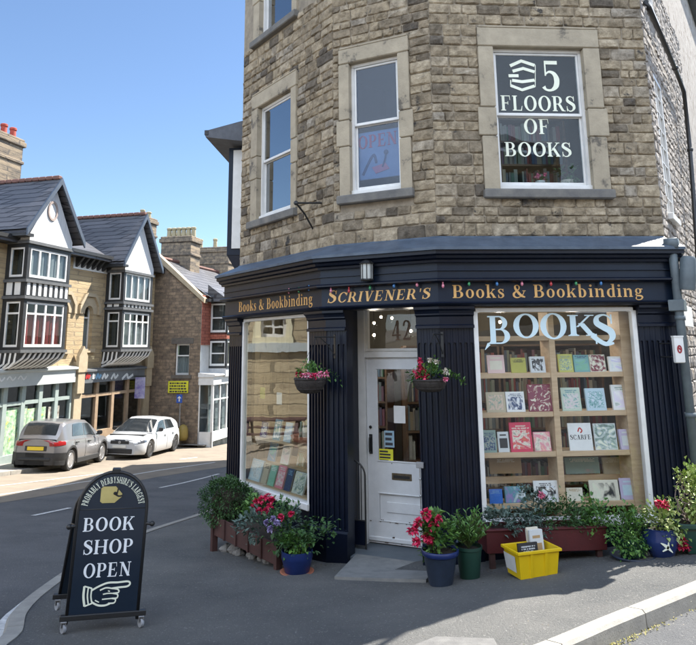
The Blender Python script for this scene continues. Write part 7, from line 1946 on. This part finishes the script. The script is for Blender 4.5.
q = MB(FS2.M); q.box(.92, 3.58, -.88, 0, zu0+.06, zu0+.44); q.build('white_panel', whiteb, Ub)
q = MB(FS2.M); q.prism([(-1.15, zu1+.08), (0, zu1+.9), (0, zu1+.08)], .6, 3.9, 'x'); q.build('bay_roof', slate3, Ub)
# corner shop
q = MB(FS2.M); zf_ = Z2(212, 384, .7)[1]; zfl = Z2(205, 437, .7)[1]
q.box(-.1, xe_, -.75, 0, zf_-.05, zf_+.30); q.prism([(-.75, zf_+.30), (-.85, zf_+.36), (-.85, zf_+.42), (0, zf_+.5), (0, zf_+.3)], -.15, xe_, 'x'); Cs = q.build('corner_shopfront', Mt['white'], DB)
q = MB(FS2.M)
for xx in (0, .75, 1.5, 2.25, 3.0, 3.9, 4.8): q.box(xx, xx+.08, -.7, -.6, zfl-.2, zf_-.05)
q.box(0, xe_, -.69, -.61, zfl-.3, zfl+.12); q.box(0, 3.0, -.692, -.612, zf_-.75, zf_-.69); q.build('window_frame', Mt['white'], Cs)
q = MB(FS2.M); q.box(0, xe_, -.65, -.645, zfl+.3, zf_); q.build('pane', gdark, Cs)
q = MB(FS2.M); q.box(0, xe_, -.5, -.45, ZB, zf_); q.build('display_back', mat('dim_display', (.10, .13, .12), (.3, .32, .3), 3, .8, detail=3), Cs)
Fc_ = Fr(FS2.w(0, 0), 104.0); q = MB(Fc_.M); q.box(.0, .70, -.02, .05, ZB, zfl+.12); q.box(.62, .72, -.02, .05, ZB, zf_); q.box(0, .06, -.02, .05, ZB, zf_); q.build('window_frame', Mt['white'], Cs)
q = MB(Fc_.M); q.box(.06, .62, .01, .015, zfl+.12, zf_-.05); q.build('pane', gdark, Cs)

# signs on and by the gable wall
def wsign(u0, u1, v0, v1, m_, name, label, cat, lines=3, tm=None, pole=None):
    a = Gx(u0, v1, .04); b = Gx(u1, v0, .04); T = thing(name, label, cat, FG.M @ Matrix.Translation(((a[0]+b[0])/2, -.04, a[1])))
    q = MB(FG.M); q.bbox(a[0], b[0], -.06, -.03, a[1], b[1], .01); q.build('panel', m_, T)
    return T, a, b
T, a, b = wsign(168, 188.5, 381, 393, yel, 'yellow_sign', 'yellow rectangular sign with rows of black lettering on the dark gable wall', 'sign')
q = MB(FG.M); w_ = b[0]-a[0]; h = b[1]-a[1]; r2 = random.Random(9)
for k in range(4):
    x = a[0]+w_*.08; zz = b[1]-h*(.12+.23*k)
    while x < b[0]-w_*.14: ww = r2.uniform(.05, .14)*w_; q.box(x, x+ww, -.064, -.0605, zz-h*.13, zz); x += ww+w_*.03
q.build('lettering', ink, T)
u0, v0 = 180, 444
pp_ = FG.w(Gx(179.5, 420, .5)[0], .5); zz0 = zg(pp_.x, pp_.y); T = thing('direction_post', 'grey post with small square blue sign standing by the gable wall', 'street sign', Matrix.Translation((pp_.x, pp_.y, zz0)))
q = MB(); q.tube([(pp_.x, pp_.y, zz0), (pp_.x, pp_.y, FG.px(179.5, 394, .5)[1])], .035, 8); q.build('pole', Mt['steel'], T)
a = FG.px(176.5, 403, .55); b = FG.px(182.5, 394.5, .55); q = MB(FG.M); q.bbox(a[0], b[0], -.57, -.55, a[1], b[1], .01); Pn = q.build('panel', mat('road_sign_blue', (.02, .09, .42), (.02, .08, .36), 9, .4), T)
q = MB(FG.M); cx_, cz_ = (a[0]+b[0])/2, (a[1]+b[1])/2; hh = (b[1]-a[1])
for p in _stroke([(cx_, cz_-hh*.32), (cx_, cz_+hh*.1)], .05, 1)+[[(cx_-.1, cz_+hh*.05), (cx_+.1, cz_+hh*.05), (cx_, cz_+hh*.33), (cx_, cz_+hh*.32)]]: q.prism(p, -.576, -.571, 'y')
q.build('arrow', Mt['white'], T)
a = Gx(184.5, 437, .1); b = Gx(187, 427, .1); q = MB(FG.M); q.lathe([(.18, 0), (.24, .15), (.22, .5), (.16, .62), (.05, .68)], 12, ((a[0]+b[0])/2, -.4, a[1]-.1)); tag(q.build('grit_bin', mat('mustard_bin', (.34, .25, .06), (.28, .2, .05), 9, .6), smooth=True, ), 'small mustard coloured bin against the dark gable wall near the corner shop', 'bin')

# ================================================================== parking bay surface, far footway, road paint
bayL = bay_line = bay_pts = [g2(*p) for p in ((-90, 512), (0, 497.5), (80, 485.2), (158, 473.2), (200, 467), (228, 463.5))]
e0 = bayL[0]; bayP = [(e0[0]-.4, e0[1]-9)]+bayL+[(bayL[-1][0]+2.5, bayL[-1][1]+22)]
kf = [FA.w(x, 1.75) for x in (-30, -10, 0, 4, 8, 12, 16, 19)]
kerbF = [(p.x, p.y) for p in kf]
kend = [(kerbF[-1][0]+2.2, kerbF[-1][1]+4), (kerbF[-1][0]+4.2, kerbF[-1][1]+14)]
P_ = bayP+[(kend[-1][0], kend[-1][1])]+kend[::-1][1:]+kerbF[::-1]
polysheet('parking_bay', Mt['baysurf'], P_, -KH+.004, cell=1.2)
P_ = [(p[0], p[1]) for p in kerbF]+kend+[(kend[-1][0]-3, kend[-1][1]+2), FG.w(xg1+.5, .4)[:2], FG.w(xg0, 1)[:2], FA.w(-30, -2)[:2]]
polysheet('far_footway', mat('pale_flag_footway', (.30, .28, .25), (.24, .22, .2), 2, .85, .3, 60), [tuple(p[:2]) for p in P_], .002, cell=1.0)
kb = MB(); RS2 = resample(kerbF+kend, .3); kerbrun(kb, RS2, [(-a, -b) for a, b in normals(RS2)][:], per=3, w=.14); kb.build('far_kerb', Mt['kerb'], origin=(0, 0, 0))['kind'] = 'structure'
def stripe(name, pts, w, m_=Mt['paint'], dz=-KH+.008, solid=True, closed=False):
    P_ = [Vector((p[0], p[1])) for p in pts]; L_, R2 = [], []
    for i in range(len(P_)):
        d = (P_[min(i+1, len(P_)-1)]-P_[max(i-1, 0)]).normalized(); n2 = Vector((-d.y, d.x))*w/2; L_.append(tuple(P_[i]+n2)); R2.append(tuple(P_[i]-n2))
    return polysheet(name, m_, L_+R2[::-1], dz, cell=1.5)
def gl_(*uv): return [g2(u, v, -KH) for u, v in uv]
stripe('road_marking', gl_((33, 516), (70, 508.2)), .10); stripe('road_marking', gl_((160, 488), (219, 474)), .10); stripe('road_marking', gl_((-60, 537), (-10, 526)), .10)
stripe('bay_line', gl_((-40, 501.5), (0, 495), (80, 482.6), (158, 470.6), (215, 462.5)), .10)
stripe('bay_line', gl_((-10, 487), (60, 478.5), (118, 471.5)), .08)
stripe('bay_line', gl_((180, 459.5), (197, 457.5)), .12)
stripe('give_way_marking', gl_((-8, 640), (2, 628), (14, 615), (36, 597)), .13); stripe('give_way_marking', gl_((-6, 637), (11, 636)), .10)
stripe('edge_line', gl_((146, 534.5), (204, 516)), .05, Mt['paint'])
# ragged moss and grit in the gutter of the near kerb
gr = MB(); r2 = random.Random(8)
RSk = resample(kr+[ex], .02)
NNk = normals(RSk)
for i in range(0, len(RSk)):
    for t in range(5):
        o_ = KW+.015+abs(r2.gauss(0, .028)); x = RSk[i][0]+NNk[i][0]*o_+r2.uniform(-.02, .02); y = RSk[i][1]+NNk[i][1]*o_+r2.uniform(-.02, .02); z = zg(x, y)-KH+.004
        if r2.random() < .6*(1+math.sin(i*.07)*.7): gr.leaf(Vector((x, y, z)), Vector((r2.gauss(0, 1), r2.gauss(0, 1), .6)).normalized(), .022, .012, tone=r2.random())
tag(gr.build('gutter_moss', mat('yellow_moss', (1, 1, 1), (.8, .8, .8), 20, .9, tone=[(.16, .15, .05), (.3, .28, .07), (.3, .26, .16)]), origin=(0, 0, 0)), 'yellow green moss and grit lying in the gutter along the near kerb', 'moss', kind='stuff')

# ================================================================== what stands out of frame but shows in the glass
# stone inn on the left, mirrored in the left shop window
FI = Fr(FA.w(-5.2, .3), 14.0+180); FI = Fr(FA.w(-13.5, .2), 14.0)
INN = thing('stone_inn', 'sunlit buff stone inn with white sash window, seen only as a reflection', 'building', FI.w(6, 0, zg(*FI.w(6)[:2])))
def mirror_hit(u, v):                       # where the left shop window shows the inn's front
    x_, z_ = FLl.px(u, v, 0); p_ = FLl.w(x_, 0, z_); r_ = ray(u, v); n2 = FLl.n; d_ = r_-n2*2*r_.dot(n2); k_ = (FI.o.dot(FI.n)-p_.dot(FI.n))/d_.dot(FI.n); h_ = p_+d_*k_
    return (h_-FI.o).dot(FI.d), h_.z
m0, m1 = mirror_hit(284, 337), mirror_hit(259, 316); print('MIR', m0, m1)
wx_a, wx_b = min(m0[0], m1[0]), max(m0[0], m1[0]); wz_a, wz_b = min(m0[1], m1[1]), max(m0[1], m1[1])
wi = [(1.5, 2.8, wz_a, wz_b), (5, 6.3, wz_a, wz_b), (wx_a, wx_b, wz_a, wz_b)]
wall_holes(FI.M, 0, 14.8, -5, 3.6, wi).build('wall', brickmat('cream_sandstone', (.50, .41, .27), (.40, .32, .20), (.22, .18, .12), .85, .34, mortar=.02, dirt=(.26, .2, .13), dirtth=.6), INN)
q = MB(FI.M); q.add([(0, -.2, 3.6), (14.8, -.2, 3.6), (14.8, 4, 5.2), (0, 4, 5.2)], [(0, 1, 2, 3)]); q.box(-.01, .01, 0, 7, -5, 3.6); q.build('roof', slate3, INN)
for a, b, c, d in wi: window(FI, INN, a, b, c, d, .1, Mt['white'], 2, rail=.5, fw=.09)
q = MB(FI.M); q.box(wx_a-1.6, wx_b+.9, -.12, -.02, mirror_hit(275, 352)[1], mirror_hit(275, 343)[1]); q.build('signboard', greyf, INN)
for a, b, c, d in wi:
    q = MB(FI.M); q.box(a-.22, b+.22, -.04, 0, d, d+.25); q.box(a-.22, a, -.04, 0, c, d); q.box(b, b+.22, -.04, 0, c, d); q.box(a-.25, b+.25, -.08, 0, c-.2, c); q.build('window_surround', mat('cream_painted_surround', (.72, .66, .46), (.66, .6, .42), 5, .7) if 'cream_painted_surround' not in bpy.data.materials else bpy.data.materials['cream_painted_surround'], INN)
for k in range(4):
    p = FI.w(5.6+2.3*k, 2.4+.3*(k % 2)); T = thing('picnic_table', 'timber picnic table before the reflected inn, %s of four from the right' % ordn[3-k], 'picnic table', rotM((p.x, p.y, zg(p.x, p.y)-.1), math.radians(90-14)), 'picnic tables reflected in the shop window'); Wm = parent_world(T)
    q = MB(Wm); q.box(-.9, .9, -.38, .38, .72, .76); q.build('table_top', planterw, T)
    for s in (-1, 1):
        q = MB(Wm); q.box(-.9, .9, s*.75-.13, s*.75+.13, .42, .46); q.build('seat', planterw, T)
        for s2 in (-.7, .7): q = MB(Wm); q.add([(s2-.04, s*.75, 0), (s2+.04, s*.75, 0), (s2+.04, s*.2, .74), (s2-.04, s*.2, .74), (s2-.04, s*.85, 0), (s2+.04, s*.85, 0), (s2+.04, s*.3, .74), (s2-.04, s*.3, .74)], [(0, 1, 2, 3), (4, 7, 6, 5), (0, 4, 5, 1), (0, 3, 7, 4), (1, 5, 6, 2)]); q.build('leg', planterw, T)
# terraces behind and beside the photographer
for (p0, p1, h_, lab) in (((-14, -9.5), (12, -11.5), 8.2, 'stone terrace behind the camera, seen only in reflections'), ((13.5, -6), (17, 14), 5.2, 'low stone outbuilding right of the frame, seen only in reflections')):
    P_a, P_b = Vector((*p0, 0)), Vector((*p1, 0)); d = P_b-P_a; Ft = Fr(P_b, math.degrees(math.atan2(-d.x, -d.y))); Lt = d.length
    T = thing('terrace_house', lab, 'building', Ft.w(Lt/2, 0, zg(*Ft.w(Lt/2)[:2])))
    ws_ = [(x, x+1.1, z, z+1.6) for x in lin(1.5, Lt-2.5, 7) for z in (-.4, 2.8, 5.6) if z+1.8 < h_]
    wall_holes(Ft.M, 0, Lt, -4, h_, ws_).build('wall', buff, T)
    q = MB(Ft.M); q.add([(0, -.3, h_), (Lt, -.3, h_), (Lt, 5, h_+2.6), (0, 5, h_+2.6), (Lt, 9, h_), (0, 9, h_)], [(0, 1, 2, 3), (3, 2, 4, 5)]); q.build('roof', slate3, T)
    for a, b, c, d_ in ws_: window(Ft, T, a, b, c, d_, .12, Mt['white'], 1, rail=.5, fw=.07)

# ================================================================== beyond: low hills, and a garden wall with trees past the side wall
hm = mat('far_hill_pasture', (.10, .13, .06), (.06, .085, .04), .02, .95)
q = MB(); r2 = random.Random(12); n_ = 72; rows_ = 5; vs = []
for j in range(rows_):
    for i in range(n_):
        t = 2*PI*i/n_; R_ = 170+j*90; hgt = (-14, -1, 6, 11, 8)[j]+(0 if j == 0 else 3*math.sin(t*5+j)+2*math.sin(t*11+2*j))
        vs.append((R_*math.sin(t), R_*math.cos(t), hgt-4))
q.add(vs, [(j*n_+i, j*n_+(i+1) % n_, (j+1)*n_+(i+1) % n_, (j+1)*n_+i) for j in range(rows_-1) for i in range(n_)])
q.build('hills', hm, smooth=True, origin=(0, 0, 0))['kind'] = 'structure'
Fg = Fr((6.4, 9.6), 70.0); q = MB(Fg.M)
for k in range(16):
    x = k*.7; z = zg(*Fg.w(x)[:2]); q.bbox(x, x+.695, -.15, .15, z-.3, z+1.35, .02); q.bbox(x, x+.695, -.19, .19, z+1.352, z+1.44, .03)
tag(q.build('garden_wall', buff), 'low coursed stone garden wall beyond the side wall, out of the frame', 'wall')
bark = mat('grey_brown_bark', (.12, .09, .065), (.07, .055, .04), 8, .9, .8, 30)
for k, (x, y, h_) in enumerate(((9.5, 13.0, 6.0), (14.5, 17.0, 7.5), (3.0, 44.0, 8.0))):
    z = zg(x, y); T = thing('broadleaf_tree', ('round leafy tree behind the garden wall', 'taller leafy tree farther behind the garden wall', 'leafy tree at the far end of the street')[k], 'tree', (x, y, z)); q = MB()
    P_ = [Vector((x, y, z-.2)), Vector((x+.05, y, z+h_*.25)), Vector((x-.05, y+.05, z+h_*.5)), Vector((x, y, z+h_*.75))]; q.tube(P_, [.2, .15, .11, .05], 8)
    br = []
    for j in range(8):
        a = r2.uniform(0, 2*PI); b0 = P_[1].lerp(P_[3], r2.uniform(.1, .8)); e_ = b0+Vector((math.cos(a), math.sin(a), r2.uniform(.5, 1)))*h_*.22; q.tube([b0, (b0+e_)/2+Vector((0, 0, .1)), e_], [.06, .04, .02], 6); br.append(e_)
    q.build('trunk', bark, T, smooth=True); q = MB(); br.append(P_[3])
    for e_ in br: bush(q, e_, h_*.17, h_*.17, h_*.14, 420, .16, .10, r2, shell=.3, sub=6)
    q.build('crown', leafM, T)
# ------------------------------------------------------------------ camera, sun and sky
cam = bpy.data.cameras.new('camera'); co = bpy.data.objects.new('camera', cam); COL.objects.link(co); sc.camera = co
cam.sensor_fit = 'HORIZONTAL'; cam.sensor_width = 36; cam.lens = 36*FOC/IW; cam.clip_end = 3000; cam.clip_start = .05
cam.shift_x = 0.0; cam.shift_y = -(IH/2-PY)/IW
co.matrix_world = Matrix(((CR.x, CU.x, -CF.x, 0), (CR.y, CU.y, -CF.y, 0), (CR.z, CU.z, -CF.z, 0), (0, 0, 0, 1)))
SUN_AZ, SUN_EL = 53.0, 52.0
w = bpy.data.worlds.new('World'); sc.world = w; w.use_nodes = True; N = w.node_tree.nodes; Lk = w.node_tree.links
sky = N.new('ShaderNodeTexSky'); sky.sky_type = 'NISHITA'; sky.sun_disc = False; sky.sun_elevation = math.radians(SUN_EL); sky.sun_rotation = math.radians(SUN_AZ)
sky.altitude = 300; sky.air_density = 1.0; sky.dust_density = 0.1; sky.ozone_density = 3.5
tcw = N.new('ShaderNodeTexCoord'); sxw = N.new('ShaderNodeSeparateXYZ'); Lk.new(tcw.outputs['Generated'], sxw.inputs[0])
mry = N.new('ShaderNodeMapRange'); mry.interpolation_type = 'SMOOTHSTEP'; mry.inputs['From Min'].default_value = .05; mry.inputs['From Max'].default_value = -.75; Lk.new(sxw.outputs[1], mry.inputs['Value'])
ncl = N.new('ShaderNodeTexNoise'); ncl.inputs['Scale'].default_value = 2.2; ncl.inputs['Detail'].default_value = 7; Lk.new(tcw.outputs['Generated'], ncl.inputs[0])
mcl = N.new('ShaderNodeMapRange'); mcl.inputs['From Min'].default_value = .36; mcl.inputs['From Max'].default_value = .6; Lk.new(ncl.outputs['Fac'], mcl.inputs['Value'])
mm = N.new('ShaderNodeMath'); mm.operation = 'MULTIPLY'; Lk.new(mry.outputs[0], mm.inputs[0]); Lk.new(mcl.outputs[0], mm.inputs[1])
mxw = N.new('ShaderNodeMix'); mxw.data_type = 'RGBA'; mxw.clamp_result = False; mxw.inputs[7].default_value = (17, 19.4, 23, 1)      # unseen cloud glow added behind the viewer to brighten the shaded shopfront
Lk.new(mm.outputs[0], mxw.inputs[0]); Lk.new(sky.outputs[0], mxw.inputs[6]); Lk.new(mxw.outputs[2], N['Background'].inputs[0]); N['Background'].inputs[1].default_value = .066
sl_ = bpy.data.lights.new('sun', 'SUN'); sl_.energy = 4.6; sl_.angle = math.radians(.5); sl_.color = (1, .94, .85)
so = bpy.data.objects.new('sun', sl_); COL.objects.link(so)
a_, e_ = math.radians(SUN_AZ), math.radians(SUN_EL)
dv = Vector((math.sin(a_)*math.cos(e_), math.cos(a_)*math.cos(e_), math.sin(e_)))
so.rotation_euler = dv.to_track_quat('Z', 'Y').to_euler(); so.location = (8, 2, 12)
vs_ = sc.view_settings; sc.display_settings.display_device = 'sRGB'; vs_.view_transform = 'Standard'; vs_.look = 'None'; vs_.gamma = 1; vs_.use_curve_mapping = False; vs_.exposure = 1.68
sc.cycles.max_bounces = 8; sc.cycles.transparent_max_bounces = 16; sc.cycles.caustics_reflective = False
